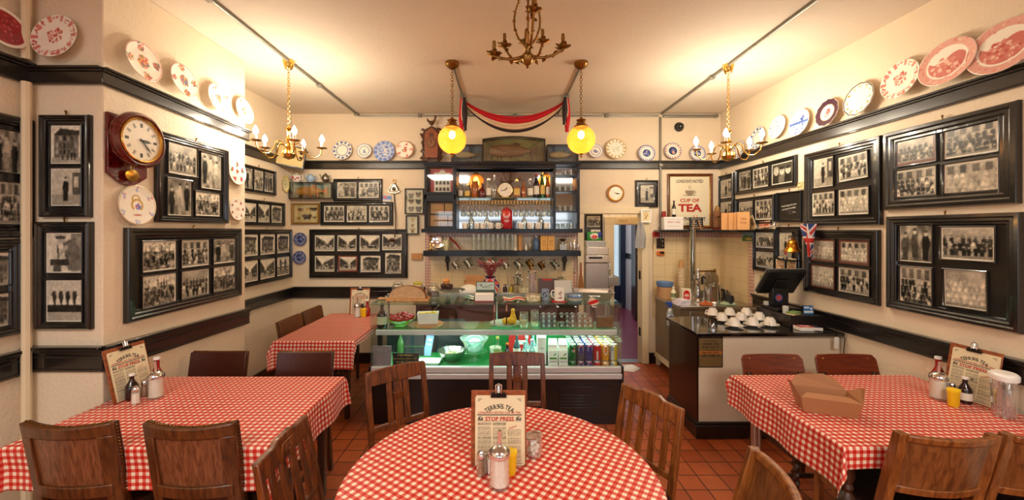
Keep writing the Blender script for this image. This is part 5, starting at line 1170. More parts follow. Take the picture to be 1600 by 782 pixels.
bk=thing('picture_board','pale grey leaning board behind the crested mug','board',PB(879,4.72) @ R(-.1,'X'));MB().bb(-.10,.10,-.01,.01,0,.21).build('panel',mat('pale grey board',(206,202,194),.5),bk,.002);MB().bb(.10,.115,-.012,.012,0,.21).build('edge',STEEL,bk)
gc=thing('glass_cloche','clear glass cloche with knob behind the display','cloche',PB(876,4.86));MB().lathe([(.10,0),(.10,.12),(.08,.2),(.04,.235),(.01,.245),(.018,.262),(0,.27),(0,.262),(.012,.258),(.004,.24),(.04,.229),(.076,.196),(.096,.12),(.096,0)],n=28,loop=True).build('dome',CLEARB,gc)
br=thing('hand_brush','wooden handled brush hanging at the right end of the tiles','brush',None);xb=(908-VX)/F*4.98;MB().tube([(xb,4.99,1.33),(xb,4.99,1.15)],[.008,.011],8).build('handle',mat('red brush handle',(150,50,34),.4),br);MB().prism([(-.015,.12),(.015,.12),(.05,-.10),(-.045,-.10)],-.012,.012,T(xb,4.99,1.04) @ R(PI/2,'X')).build('bristles',mat('straw bristles',(150,96,52),.8),br)
# ------------------------------------------------------------------ refrigerated display
DF,DB=3.44,3.96;X0,X1=-1.195,1.06
GR=mat('artificial turf',(30,140,66),.8,noise=.5,nscale=120,bump=.6,bscale=300)
dc=thing('display_fridge','glass fronted refrigerated display counter with black base and steel lip','display fridge',None)
MB().bb(X0,X1,DF+.02,DB,.0,.415).build('base_cabinet',mat('black base panel',(20,18,20),.3,coat=.4),dc,.004)
vg=MB().bb(.50,.98,DF+.012,DF+.02,.10,.34)
for k in range(5): vg.bb(.50,.86,DF+.004,DF+.014,.26-.028*k,.268-.028*k)
vg.build('vent_grille',mat('black base panel'),dc,.002)
MB().bb(X0,X1,DF-.015,DF+.03,.415,.465).build('lower_lip',mat('bright trim',(205,206,206),.35,.3),dc,.008);MB().bb(X0,X1,DF-.005,DF+.04,.468,.525).build('upper_lip',mat('bright trim'),dc,.01)
MB().bb(X0-.012,X0+.008,DF-.01,DB,0,.53).build('end_panel',mat('black base panel'),dc,.004);MB().bb(X1-.008,X1+.014,DF-.01,DB,0,.53).build('end_panel',mat('black base panel'),dc,.004)
MB().bb(X0+.01,.34,DF+.05,DB-.02,.40,.50).build('raised_deck',GR,dc);MB().bb(.34,X1-.01,DF+.03,DB-.02,.38,.405).build('deck',STEEL,dc)
MB().bb(-.40,X1-.01,DB-.03,DB-.012,.50,.80).build('turf_lining',GR,dc);MB().bb(X0,-.40,DB-.03,DB-.012,.50,.84).build('back_panel',mat('dark back panel',(42,46,48),.4),dc)
MB().bb(X0,X1,DF,DF+.006,.525,1.08).build('front_glass',DISPG,dc)
MB().bb(X0,X1,DF-.004,3.89,1.08,1.09).build('top_glass',GREENG,dc)
for x in (X0,X1-.006): MB().bb(x,x+.006,DF+.008,DB,.53,1.08).build('end_glass',DISPG,dc)
MB().bb(X0+.01,X1-.01,3.54,3.84,.832,.84).build('middle_shelf',GREENG,dc);MB().bb(X0+.02,X1-.02,3.52,3.56,.785,.832).build('light_housing',mat('white light housing',(214,216,216),.3,.3),dc,.006)
MB().bb(X0+.05,X1-.05,3.565,3.585,.787,.795).build('light_tube',mat('cold tube light',(230,255,250),.3,emit=(205,255,240),strength=5),dc)
for x in (X0+.012,-.07,X1-.012): MB().bb(x-.008,x+.008,DB-.02,DB,.5,1.08).build('post',STEEL,dc)
MB().bb(X0,X1,DB-.02,DB,1.07,1.10).build('rear_rail',STEEL,dc)
for x in (-.09,.02): MB().bb(x,x+.012,DF+.01,DF+.016,.90,1.08).build('glass_clip',CHROME,dc)
for i in range(2): lamp('display_light','AREA',(-.6+1.15*i,3.62,.782),4.5,(.68,1.0,.90),1.0,.05)
lamp('display_shelf_light','AREA',(0,3.75,1.062),2.0,(.95,1.0,.96),2.0,.05)
ZM,ZD,ZL=.841,.501,.406
def D(px,d,z): return T((px-VX)/F*d,d,z)
# middle shelf
make('oilb',bottle(0,.21,.047,.014,DKL,BLC,mat('pale rosette label',(190,190,160),.5),None,.62),D(597,3.60,ZM),'dark olive oil bottle at the left end of the display shelf','bottle')
GB=mat('green glazed bowl',(110,150,50),.2,coat=.6,noise=.25,nscale=15)
bo=thing('fruit_bowl','green glazed bowl holding red tomatoes on the display shelf','bowl',D(627,3.67,ZM));MB().lathe([(0,0),(.06,0),(.062,.012),(.11,.035),(.135,.065),(.13,.068),(.1,.042),(0,.02)],n=32).build('bowl',GB,bo)
TOM=mat('tomato red',(172,30,24),.2,coat=.5)
def tomato():
    t=root('tomato');MB().ball((0,0,.034),.038,16,sz=.88).build('flesh',TOM,t);s_=MB()
    for k in range(5): s_.prism([(0,-.003),(.016,0),(0,.003)],0,.002,T(0,0,.066) @ R(k*1.256))
    s_.build('calyx',GRNL,t);return t
for i,(dx,dy,dz) in enumerate(((-.075,0,.035),(-.01,-.045,.032),(.06,-.03,.036),(.02,.035,.06),(.078,.03,.04),(-.04,.05,.04))): make('tomato',tomato,D(627,3.67,ZM+dz) @ T(dx,dy,0),'red tomato in the green bowl, '+('farthest left','front middle','front right','topmost','back right','back left')[i],'tomato','tomatoes in the green bowl')
rb=tag(MB().lathe([(0,0),(.135,0),(.14,.006),(.14,.016),(.13,.02),(0,.018)],n=40).build('round_board',PINE,M=D(670,3.68,ZM)),'round wooden board under the white butter tub','board')
tb=thing('butter_tub','white rectangular tub of yellow butter with a knife on the display shelf','tub',D(669,3.68,ZM+.021) @ R(.12));MB().ring(.20,.12,[(.012,0),(0,.10),(.004,.10),(.016,.004)]).bb(-.09,.09,-.05,.05,0,.006).build('tub',WHITEP,tb);by=MB()
for i in range(9): by.ball((-.07+.0175*i,.01*math.sin(i*2),.085+.008*math.sin(i*3)),.024,8,1.1,1.4,.8)
by.build('butter',mat('butter yellow',(232,200,60),.4),tb);MB().bar((.03,0,.09),(.10,-.02,.17),.012,.003).build('knife',STEEL,tb)
pl=thing('glass_plate','glass plate of lemons on the display shelf','plate',D(790,3.68,ZM));MB().lathe([(0,0),(.06,0),(.12,.012),(.15,.022),(.148,.026),(.1,.014),(0,.008)],n=36).build('plate',mat('pale green glass plate',(170,186,160),.15,coat=.5),pl)
LEM=mat('lemon yellow',(232,176,20),.4,bump=.15,bscale=200)
for i,(dx,dy,rx,lab) in enumerate(((0.0,-.03,.2,'lemon lying on the glass plate, left one'),(.045,-.01,1.2,'lemon lying on the glass plate, middle one'))):
    o=make('lemon',lambda: (lambda t: (MB().lathe([(0,-.045),(.008,-.04),(.024,-.028),(.034,0),(.024,.028),(.008,.04),(0,.045)],n=18).build('rind',LEM,t),t)[1])(root('lemon')),D(790,3.68,ZM+.045) @ T(dx,dy,0) @ R(rx) @ R(PI/2,'X'),lab,'lemon','lemons on the glass plate')
tag(MB().lathe([(0,0),(.03,.004),(.036,.03),(.03,.06),(.02,.09),(.016,.11),(.02,.125),(.012,.14),(0,.142)],n=20).build('lemon_juice_bottle',LEM,M=D(801.5,3.70,ZM+.012)),'tall lemon yellow squeeze bottle on the glass plate','bottle')
for i,(px,d_,H,lab) in enumerate(((818.5,3.62,.12,'glass jar of pale sauce right of the lemons'),(835.5,3.66,.13,'empty glass jar left of the jam jars'))):
    jr=thing('glass_jar',lab,'jar',D(px,d_,ZM),'glass jars on the display shelf');MB().lathe([(0,0),(.04,0),(.043,.01),(.043,H*.85),(.036,H),(.033,H),(.039,H*.85),(.039,.012),(0,.012)],n=24).build('jar',CLEARB,jr);MB().lathe([(0,.013),(.037,.013),(.037,H*(.5 if i==0 else .2)),(0,H*(.5 if i==0 else .2))],n=20).build('contents',mat('pale sauce',(214,214,150),.4),jr);MB().lathe([(0,H),(.04,H),(.04,H+.015),(0,H+.015)],n=20).build('lid',CLEARB,jr)
def jamjar(m):
    def f():
        t=root('jam_jar');MB().lathe([(0,0),(.021,0),(.0235,.004),(.0235,.030),(.014,.035),(0,.035)],n=16).build('jar',m,t);MB().lathe([(0,.035),(.0125,.035),(.0125,.0425),(0,.0425)],n=16).build('lid',mat('pale jam lid',(214,210,196),.35),t)
        MB().lathe([(0,0),(.0135,0),(.0135,.0008),(0,.0008)],n=16,M=T(0,-.0238,.0155) @ R(PI/2,'X')).bb(-.004,.004,-.0246,-.0238,.024,.032).build('paper_label',PAPER,t);return t
    return f
BRJ=mat('brown chutney',(92,56,40),.25,coat=.4);BKJ=mat('blackcurrant jam',(34,28,40),.2,coat=.4);ORJ=mat('marmalade',(176,100,24),.2,coat=.4)
ACR=glass('acrylic',(240,248,245),.15)
for b_,(pc,m,nm) in enumerate(((857,BRJ,'brown chutney'),(885,BKJ,'dark blackcurrant'),(912.5,ORJ,'orange marmalade'))):
    c=D(pc,3.62,ZM+.001);bn=thing('acrylic_bin','clear acrylic bin holding little jars of '+nm,'bin',c,'acrylic bins on the display shelf');MB().bb(-.08,.08,-.052,.10,0,.003).bb(-.08,-.078,-.052,.10,.003,.19).bb(.078,.08,-.052,.10,.003,.19).bb(-.08,.08,-.052,-.05,.003,.14).build('walls',ACR,bn)
    for j in range(3):
        for i in range(3):
            if b_==2 and j==2 and i==2: continue
            if b_==1 and j==1 and i==0: continue
            make(('jam',b_),jamjar(m),D(pc,3.62,ZM+.0045) @ T(-.051+.051*i,-.022,.0435*j),'little jar of '+nm+' in the bin, '+('bottom','middle','top')[j]+' layer, '+('left','middle','right')[i],'jar','little jars of '+nm)
c=D(943.5,3.62,ZM+.001);bn=thing('acrylic_bin','clear acrylic bin of black and gold packets at the right end','bin',c,'acrylic bins on the display shelf');MB().bb(-.085,.085,-.052,.10,0,.003).bb(-.085,-.083,-.052,.10,.003,.19).bb(.083,.085,-.052,.10,.003,.19).bb(-.085,.085,-.052,-.05,.003,.12).build('walls',ACR,bn)
def packet():
    t=root('packet');MB().bb(-.074,.074,-.03,.03,0,.015).build('wrapper',BLACKM,t,.002);MB().bb(-.07,.07,-.032,-.03,.009,.014).build('gold_band',mat('gold foil',(200,176,96),.3,.8),t);return t
for j in range(6): make('packet',packet,D(943.5,3.62,ZM+.0045) @ T(0,-.015,.0158*j),'flat black and gold packet in the acrylic bin, '+ORD[j]+' up from the bottom','packet','black and gold packets')
# lower deck, left to right
def notice_stand(label,px0,px1,py0,py1,d,bgm,lines,lm,frame_m=None):
    a0,b0=P3(px0,py0,d),P3(px1,py1,d);W,H=b0.x-a0.x,a0.z-b0.z;t=thing('notice_stand',label,'notice',T((a0.x+b0.x)/2,d,(a0.z+b0.z)/2) @ R(PI/2-.0,'X'),'notices in the display')
    MB().box(0,0,0,W,H,.006).build('card',bgm,t);
    for i,(s_,h,w) in enumerate(lines): text('lettering',s_,h,lm,t,T(0,H*(.36-.72*i/max(1,len(lines)-1)),.0035),w*W)
    return t
notice_stand('grey framed allergy notice in the left corner of the display',583,611.5,541,573.5,3.50,mat('mauve grey card',(128,112,118),.5),[('IMPORTANT',.012,.8),('NOTICE',.012,.5),('If you have',.008,.7),('any allergies',.008,.75),('please ask',.008,.7),('a member',.008,.6),('of staff',.008,.6),('Thank you',.008,.6)],mat('pale notice ink',(176,160,168),.5))
notice_stand('black MEMBERS and CLUB CARDS notice with gold lettering in the display',613.5,654.5,552,574.5,3.49,BLACKM,[('MEMBERS',.016,.6),('are asked to show their',.011,.9),('CLUB CARDS',.016,.72),('when requested',.010,.6)],GOLDL)
cb_=thing('paper_stack','dark box files standing at the back left of the display','files',D(648,3.85,ZD));MB().bb(-.14,.1,-.04,.05,0,.2).build('box',mat('dark grey file',(44,48,52),.4),cb_,.003);MB().bb(-.14,.1,-.042,-.04,.09,.10).build('label_strip',STEEL,cb_)
bl=cv(30,60,(.55,.68,.82));rec(bl,0,0,1,.2,(.3,.4,.7));rec(bl,.2,.3,.8,.4,(.85,.9,.95));rec(bl,.2,.5,.8,.56,(.85,.9,.95))
bb_=thing('leaflet','tall pale blue leaflet leaning in the display behind the steel bowl','leaflet',D(667,3.82,ZD) @ R(-.15,'X') @ R(.15,'Y'));sheet('print',bl,.075,.24,bb_,T(0,-.002,.12) @ R(PI/2,'X'));MB().bb(-.0375,.0375,-.001,.002,0,.24).build('card',PAPER,bb_)
tag(MB().lathe([(0,0),(.035,0),(.036,.13),(.03,.15),(.014,.2),(.013,.24),(0,.24)],n=20).build('green_bottle',mat('leaf green bottle',(60,92,50),.15,coat=.5),M=D(626,3.80,ZD)),'green bottle standing behind the black members notice','bottle')
tr=thing('food_tray','shallow white tray beside the members notice in the display','tray',D(671,3.60,ZD));MB().ring(.21,.15,[(.02,0),(0,.028),(.006,.028),(.024,.004)]).bb(-.085,.085,-.055,.055,0,.004).build('tray',WHITEP,tr)
sb=thing('mixing_bowl','stainless steel bowl of salad in the display','bowl',D(706,3.68,ZD));MB().lathe([(0,0),(.06,0),(.095,.03),(.118,.07),(.128,.10),(.138,.10),(.138,.104),(.124,.104),(.112,.07),(.09,.035),(0,.01)],n=40).build('bowl',STEEL,sb);sl=MB();rs=random.Random(5)
for k in range(16): sl.prism([(-.025,0),(-.01,.014),(.02,.01),(.025,-.004),(0,-.014)],0,.003,T(rs.uniform(-.05,.05),rs.uniform(-.05,.05),.06+rs.uniform(0,.02)) @ R(rs.uniform(0,6)) @ R(rs.uniform(-.5,.5),'X'))
sl.build('salad_leaves',mat('pale salad',(150,176,96),.6),sb);MB().tube([(.0,.0,.07),(-.06,.05,.13)],.004,6).build('spoon',STEEL,sb)
gp_=thing('glass_cake_stand','pressed glass pedestal dish with scalloped rim in the display','glass dish',D(742,3.66,ZD))
MB().lathe([(0,0),(.055,0),(.058,.006),(.02,.014),(.012,.04),(.016,.06),(.02,.075),(.08,.09),(.115,.098),(.113,.102),(.07,.096),(0,.085)],n=36).build('pedestal',CLEARB,gp_)
gb_=thing('glass_bowl','wide bright glass bowl standing on the pedestal dish','bowl',D(741,3.66,ZD+.103));MB().lathe([(0,0),(.06,0),(.09,.03),(.105,.08),(.135,.115),(.136,.122),(.128,.12),(.1,.085),(.084,.035),(0,.012)],n=36).build('bowl',glass('cut glass',(225,240,236),.5,.05,.3,(215,235,230)),gb_)
wt=thing('food_container','white food container with lid behind the bottles','container',D(774,3.74,ZD));MB().lathe([(0,0),(.045,0),(.055,.10),(0,.10)],n=28).build('tub',WHITEP,wt);MB().lathe([(0,.10),(.058,.10),(.058,.112),(0,.115)],n=28).build('lid',mat('cream lid',(220,214,180),.4),wt)
rs_=thing('cardboard_sleeve','red printed carton standing behind the bottles in the display','carton',D(812,3.86,ZD));MB().bb(-.11,.11,-.03,.03,0,.23).build('carton',mat('red carton',(196,40,36),.45),rs_,.003);MB().bb(-.05,.06,-.032,-.03,.11,.15).build('white_panel',PAPER,rs_)
for i,(px,d_,H,r,bm,cm,lm,lab) in enumerate(((777.5,3.60,.25,.04,CLEARB,mat('gold cap',(190,176,80),.4),mat('pale green label',(170,190,110),.5),'clear wine bottle with green label in the display'),(792.5,3.60,.19,.032,DKL,mat('orange cap',(200,96,40),.4),LBW,'short dark bottle with orange neck in the display'),(807.5,3.64,.27,.034,mat('dark teal glass',(30,56,60),.1,coat=.6),CHROME,LBW,'tall dark teal bottle in the display'),(819.5,3.58,.21,.033,glass('water blue glass',(190,232,235),.2,.03,.2,(180,225,230)),mat('mint cap',(150,214,190),.4),LBW,'pale blue water bottle, left of two'),(831.5,3.58,.23,.033,glass('water blue glass'),mat('lilac cap',(190,180,214),.4),LBW,'pale blue water bottle, right of two'),(823,3.70,.23,.033,glass('water blue glass'),mat('mint cap'),LBW,'pale water bottle in the second row, left one'),(833,3.70,.27,.033,glass('water blue glass'),mat('green cap',(40,170,120),.4),LBW,'water bottle with green cap in the second row'))):
    make(('dbot',i),bottle(i,H,r,.012,bm,cm,lm,None,.58),D(px,d_,ZD),lab,'bottle','bottles in the display')
# cartons
def carton(c1,words,tc,leaf_=True):
    def f():
        t=root('juice_carton');w,h,d_=.082,.25,.075;MB().bb(-w/2,w/2,-d_/2,d_/2,0,h).add([(-w/2,-d_/2,h),(w/2,-d_/2,h),(w/2,d_/2,h),(-w/2,d_/2,h),(-w/2,0,h+.03),(w/2,0,h+.03)],[(0,1,5,4),(2,3,4,5),(0,4,3),(1,2,5)]).bb(-w/2,w/2,-.003,.003,h+.028,h+.045).build('carton',mat('white carton',(236,238,232),.35),t,.0015)
        y=-d_/2-.0006
        for i,(s_,hh,wd,m) in enumerate(words): text('lettering',s_,hh,m,t,T(0,y,h*(.60-.145*i)) @ R(PI/2,'X'),wd)
        if leaf_: MB().prism([(-.03,-.008),(.03,-.008),(.034,0),(.03,.008),(-.03,.008),(-.034,0)],0,.0006,T(0,y,h*.72) @ R(PI/2,'X')).prism([(0,0),(.02,.01),(.03,.03),(.01,.02)],0,.0006,T(0,y,h*.80) @ R(PI/2,'X')).build('leaf_mark',mat('leaf green ink',(70,150,60),.5),t)
        return t
    return f
GI=mat('green ink',(60,120,70),.5)
for j in range(3):
    w_=('front','second row','third row')[j]
    make('cartA',carton(0,[('CAWSTON',.018,.07,INK),('PRESS',.010,.04,INK),('CLOUDY',.017,.066,GI),('APPLE',.017,.06,GI)],GI),D(863.5,3.52+.1*j,ZL),'white apple juice carton with green lettering, '+w_,'carton','juice cartons in the display')
    make('cartB',carton(0,[('CAWSTON',.018,.07,INK),('PRESS',.010,.04,INK),('APPLE &',.017,.066,REDI),('GINGER',.017,.06,REDI)],REDI),D(879.2,3.52+.1*j,ZL),'white juice carton with red lettering, '+w_,'carton','juice cartons in the display')
make('cartC',carton(0,[('FRESH',.014,.04,GI)],GI,False),D(846,3.60,ZD-.0),'plain white carton left of the juice cartons','carton')
# cans
def can(a,word=None,wm=None,ring_=None):
    def f():
        t=root('drink_can');H,r=.150,.0345
        wrapped('printed_wall',a,[(r*.84,0.001),(r,.010),(r,H-.016),(r*.84,H-.002)],t,CANP)
        MB().lathe([(0,.004),(r*.8,.0),(r*.84,.003),(0,.008)],n=24).lathe([(0,H-.008),(r*.76,H-.008),(r*.80,H),(r*.85,H),(r*.84,H-.004),(0,H-.01)],n=24).build('lid',STEEL,t)
        MB().bb(-.008,.008,-.014,.006,H-.006,H-.004).build('ring_pull',STEEL,t)
        if word: text('lettering',word,.02,wm,t,T(0,-r-.0012,H*.62) @ R(PI/2,'X'),.03)
        return t
    return f
def canv(base,draws,top=(.78,.8,.8)):
    a=cv(48,40,base);rec(a,0,0,1,.09,top);rec(a,0,.93,1,1,top)
    for d_ in draws: (rec(a,*d_[1:]) if d_[0]=='r' else ell(a,*d_))
    return a
WHm=PAPER
cans=[(canv((.05,.42,.22),[(.56,.42,.03,.05,(.8,.1,.1))],(.5,.72,.6)),'7UP',PAPER,'green lemonade can'),
        (canv((.30,.32,.36),[(.5,.35,.11,.17,(.85,.86,.88)),(.5,.3,.10,.12,(.7,.12,.14)),(.5,.42,.09,.1,(.1,.2,.5))]),None,None,'grey cola can with round red and blue mark'),
        (canv((.13,.22,.50),[(.54,.35,.11,.17,(.85,.86,.88)),(.54,.3,.10,.12,(.75,.12,.14)),(.54,.42,.09,.1,(.1,.2,.55))]),None,None,'blue cola can with round red and blue mark'),
        (canv((.60,.64,.72),[('r',.3,.2,.7,.75,(.76,.12,.13)),('r',.46,.45,.52,.75,(.86,.86,.86))],(.76,.78,.8)),None,None,'red and silver drink can'),
        (canv((.92,.62,.06),[('r',.36,.22,.64,.3,(.8,.8,.82)),(.5,.42,.10,.12,(.94,.9,.8)),(.5,.42,.06,.08,(.9,.5,.08)),('r',0,.78,1,.93,(.72,.75,.8))],(.8,.72,.4)),None,None,'orange soda can'),
        (canv((.64,.68,.74),[('r',.5,.2,.74,.78,(.88,.78,.12)),('r',.38,.45,.47,.75,(.86,.88,.9))],(.86,.82,.3)),None,None,'yellow and silver lemon soda can')]
_o=[]
for i,px in enumerate((894.5,907.3,920.1,932.9,945.7,958.5)):
    a,wd,wm,nm=cans[i];xx=(px-VX)/F*3.52
    for j in range(5):
        make(('can',i),can(a,wd,wm),T(xx,3.52+.0725*j,ZL+.152),nm+' of the upper layer, '+('front','second','third','fourth','rearmost')[j]+' one','drink can','drink cans in the display')
    for j in range(5):
        make(('can',i),can(a,wd,wm),T(xx,3.52+.0725*j,ZL),nm+' of the lower layer, '+('front','second','third','fourth','rearmost')[j]+' one','drink can','drink cans in the display')
# ------------------------------------------------------------------ things on top of the display
ZG=1.091
def G(px,d,z=ZG): return T((px-VX)/F*d,d,z)
bd=thing('bread_board','rectangular wooden bread board on the display top','board',G(640,3.62) @ R(.04));MB().bb(-.20,.19,-.09,.10,0,.022).build('board',PINE,bd,.004);MB().bb(-.30,-.20,.0,.05,.004,.020).build('handle',PINE,bd,.006)
BRD=mat('cut bread crumb',(196,160,118),.85,noise=.3,nscale=40,bump=.5,bscale=60)
lf=thing('bread_loaf','half sourdough loaf with its cut face forward on the board','bread',G(638.5,3.61,ZG+.023))
prof=[(.17*math.cos(a),.118*math.sin(a) ** .8 if math.sin(a)>0 else 0) for a in np.linspace(0,PI,22)]
MB().prism([(x*.985,y*.985) for x,y in prof],0,.004,T(0,-.051,.001) @ R(PI/2,'X')).build('cut_face',BRD,lf)
vs=[];n_=len(prof)
for k,(s_,y) in enumerate(((1,-.05),(1.0,0),(.93,.05),(.75,.08),(.4,.10))): vs+=[(x*s_,y,z*s_) for x,z in prof]
MB().add(vs,[(k*n_+i,k*n_+i+1,(k+1)*n_+i+1,(k+1)*n_+i) for k in range(4) for i in range(n_-1)]+[tuple(range(n_-1,-1,-1)),tuple(4*n_+i for i in range(n_))]).build('crust',mat('bread crust',(128,76,36),.8,noise=.35,nscale=25,bump=.4,bscale=50),lf)
def kilner(r,H,m,lidm,fill=.8):
    def f():
        t=root('storage_jar');MB().lathe([(0,0),(r,0),(r*1.04,.01),(r*1.04,H*.72),(r*.8,H*.82),(r*.78,H*.82),(r,H*.7),(r,.012),(0,.012)],n=24).build('glass_jar',CLEARB,t)
        MB().lathe([(0,.013),(r*.97,.013),(r*.97,H*.7*fill),(0,H*.7*fill)],n=20).build('contents',m,t);MB().lathe([(0,H*.82),(r*.86,H*.82),(r*.88,H*.95),(r*.5,H),(0,H)],n=24).build('lid',lidm,t);return t
    return f
make('k1',kilner(.055,.15,mat('brown tea leaves',(104,66,36),.7),CLEARB),G(622,3.80),'glass jar of brown contents behind the bread, left one','jar','glass jars on the display top')
make('k2',kilner(.052,.15,mat('green gold pickle',(150,140,40),.4),mat('yellow lid',(190,176,70),.4)),G(653,3.80),'glass jar of green yellow pickle behind the bread','jar','glass jars on the display top')
make('k3',kilner(.058,.14,mat('dark chutney',(84,44,20),.3),CLEARB,.6),G(677,3.74),'glass jar of dark chutney right of the bread','jar','glass jars on the display top')
ck_=thing('cake_stand','glass cake stand carrying dark cakes on the display top','cake stand',G(706,3.70));MB().lathe([(0,0),(.05,0),(.052,.005),(.014,.015),(.010,.05),(.02,.068),(.11,.075),(.13,.085),(.128,.089),(.1,.08),(0,.076)],n=36).build('stand',GREENG if False else glass('stand glass',(220,235,230),.3,.03,.15,(190,210,205)),ck_)
for i,(dx,dy,dz,m,lab) in enumerate(((-.075,0,.09,mat('dark chocolate cake',(62,34,24),.6),'dark chocolate cake at the left of the cake stand'),(-.02,-.02,.09,mat('dark chocolate cake'),'dark chocolate cake in the middle of the cake stand'),(-.055,.01,.135,mat('orange bun',(206,140,74),.6),'orange bun on top of the dark cakes'))):
    tag(MB().lathe([(0,0),(.026,0),(.034,.03),(.036,.036),(.026,.052),(0,.058)],n=18).build('cake',m,M=G(706,3.70,ZG+dz) @ T(dx,dy,0)),lab,'cake','cakes on the stand')
tg=thing('serving_tongs','steel serving tongs lying right of the cake stand','tongs',G(731,3.62));MB().tube([(.06,-.02,.012),(0,.03,.018),(-.05,.06,.012)],.006,6).tube([(.06,-.01,.03),(0,.03,.04),(-.05,.06,.012)],.006,6).build('arms',STEEL,tg)
np_=thing('napkin_holder','low white napkin box on the display top','napkin box',G(757,3.56));MB().bb(-.085,.085,-.04,.04,0,.075).build('napkins',PAPER,np_,.008);MB().bb(-.088,.088,-.043,.043,0,.012).build('tray',mat('mauve tray',(150,70,76),.4),np_)
sgc=cv(50,30,(.66,.72,.68));line(sgc,.15,.3,.4,.7,.05,(.15,.2,.15));line(sgc,.4,.7,.55,.5,.04,(.15,.2,.15));line(sgc,.5,.65,.9,.35,.05,(.15,.2,.15));line(sgc,.55,.75,.85,.7,.03,(.2,.2,.15));ell(sgc,.25,.35,.06,.1,(.3,.35,.25))
sg=thing('small_sign','small green framed sign card behind the napkin box','sign',G(758.5,3.64) @ R(-.15,'X'));MB().bb(-.09,.09,-.004,.004,.0,.17).build('board',mat('green frame',(60,76,60),.4),sg,.002);sheet('print',sgc,.165,.07,sg,T(0,-.0048,.128) @ R(PI/2,'X'))
# union flag vase with red flowers
va=thing('vase','blue union flag vase on the display top','vase',G(766,3.78));vb=cv(96,40,(.13,.13,.38));
for cx_ in (.5,.0,1.0):
    for w_,c_ in ((.10,(.86,.8,.76)),(.05,(.75,.2,.16))): line(vb,cx_-.18,.1,cx_+.18,.75,w_,c_);line(vb,cx_+.18,.1,cx_-.18,.75,w_,c_)
    rec(vb,cx_-.03,.05,cx_+.03,.8,(.75,.2,.16));rec(vb,cx_-.2,.38,cx_+.2,.48,(.75,.2,.16))
wrapped('body',vb,[(.045,0),(.07,.03),(.092,.09),(.09,.13),(.06,.17),(.045,.185),(.055,.20)],va,CERAM)
MB().lathe([(0,.19),(.045,.19),(.052,.205),(.047,.205),(0,.195)],n=24).build('neck',mat('navy glaze',(24,24,60),.2,coat=.5),va);MB().lathe([(0,0),(.045,0),(.045,.003),(0,.003)],n=24).build('foot',mat('navy glaze'),va)
DR=mat('dark red petals',(122,28,26),.7,sheen=.3);fl_=thing('flower_bouquet','bouquet of dark red flowers in the union flag vase','flowers',G(766,3.78,ZG+.2));rf_=random.Random(11)
MB().tube([(0,0,-.1),(0,0,.05)],.02,8).build('stems',mat('stem green',(60,80,40),.7),fl_);pb=MB()
for k in range(46):
    a=rf_.uniform(0,6.28);q=rf_.uniform(.02,.13);z=.02+q*1.0+rf_.uniform(-.02,.03);pb.prism([(-.02,0),(0,.022),(.034,.012),(.04,-.004),(.02,-.02)],-.002,.002,T(q*math.cos(a),q*.7*math.sin(a),z) @ R(a) @ R(rf_.uniform(-1.2,.2),'Y'))
pb.lathe([(.02,0),(.05,.06),(.10,.13),(.09,.13),(.04,.06),(.01,.01)],n=14,loop=True);pb.build('petals',DR,fl_);wb_=MB()
for k in range(16): wb_.ball((rf_.uniform(-.03,.02),-.06+rf_.uniform(-.03,.02),.12+rf_.uniform(-.05,.04)),.006,6)
wb_.build('white_florets',PAPER,fl_)
# straws
st=thing('straw_dispenser','tall chrome lidded glass dispenser of pink and white straws','straw dispenser',G(832,3.80));MB().lathe([(0,0),(.05,0),(.052,.012),(.04,.02),(0,.02)],n=24).build('base',CHROME,st);MB().lathe([(.040,.02),(.042,.02),(.042,.235),(.040,.235)],n=24,loop=True).build('tube',CLEARB,st);MB().lathe([(0,.236),(.045,.236),(.05,.25),(.035,.262),(.02,.275),(0,.278)],n=24).build('lid',CHROME,st)
rs2=random.Random(2)
for k in range(26):
    a=k*2.4;q=.034*math.sqrt((k+.5)/26);MB().tube([(q*math.cos(a),q*math.sin(a),.022),(q*math.cos(a+.2),q*math.sin(a+.2),.225)],.0032,6).build('straw',(mat('pink straw',(226,150,150),.4),WHITEP,mat('mauve straw',(190,160,190),.4))[k%3],st)
cl=MB()
rcl=cv(60,30,(.8,.76,.66));line(rcl,0,.2,1,.3,.18,(.7,.12,.14));line(rcl,0,.85,1,.7,.16,(.7,.12,.14));line(rcl,.2,.5,.7,.55,.1,(.85,.8,.74));rec(rcl,0,.0,.3,.1,(.2,.2,.4))
tag(sheet('folded_cloth',rcl,.20,.10,None,G(803,3.58,ZG+.008),printed('printed cloth'),fn=lambda P: np.stack([P[...,0],P[...,1],.018+.008*np.sin(P[...,0]*40)+.01*np.cos(P[...,1]*60)],-1)),'folded red, white and blue cloth on the display top','cloth')
tn=thing('tin','round floral tin on the display top left of the mugs','tin',G(832.5,3.58));tc_=cv(80,16,(.76,.7,.54));rt_=np.random.RandomState(4)
for k in range(40): ell(tc_,rt_.rand(),rt_.rand(),.02,.12,(.3,.34,.26) if k%2 else (.86,.82,.7))
wrapped('wall',tc_,[(.068,.002),(.072,.01),(.072,.045),(.068,.05)],tn,CERAM);MB().lathe([(0,.05),(.069,.05),(.066,.062),(0,.066)],n=32).build('lid',mat('pale tin lid',(190,180,150),.3,.4),tn);MB().lathe([(0,0),(.066,0),(.066,.003),(0,.003)],n=32).build('base',STEEL,tn)
mk=thing('candle_glass','grey blue printed mug left of the white crested mug','mug',G(852,3.64));tc2=cv(48,24,(.55,.6,.68));rt_=np.random.RandomState(9)
for k in range(10): ell(tc2,.5+rt_.uniform(-.1,.1),.5+rt_.uniform(-.3,.3),.03,.08,(.25,.3,.4))
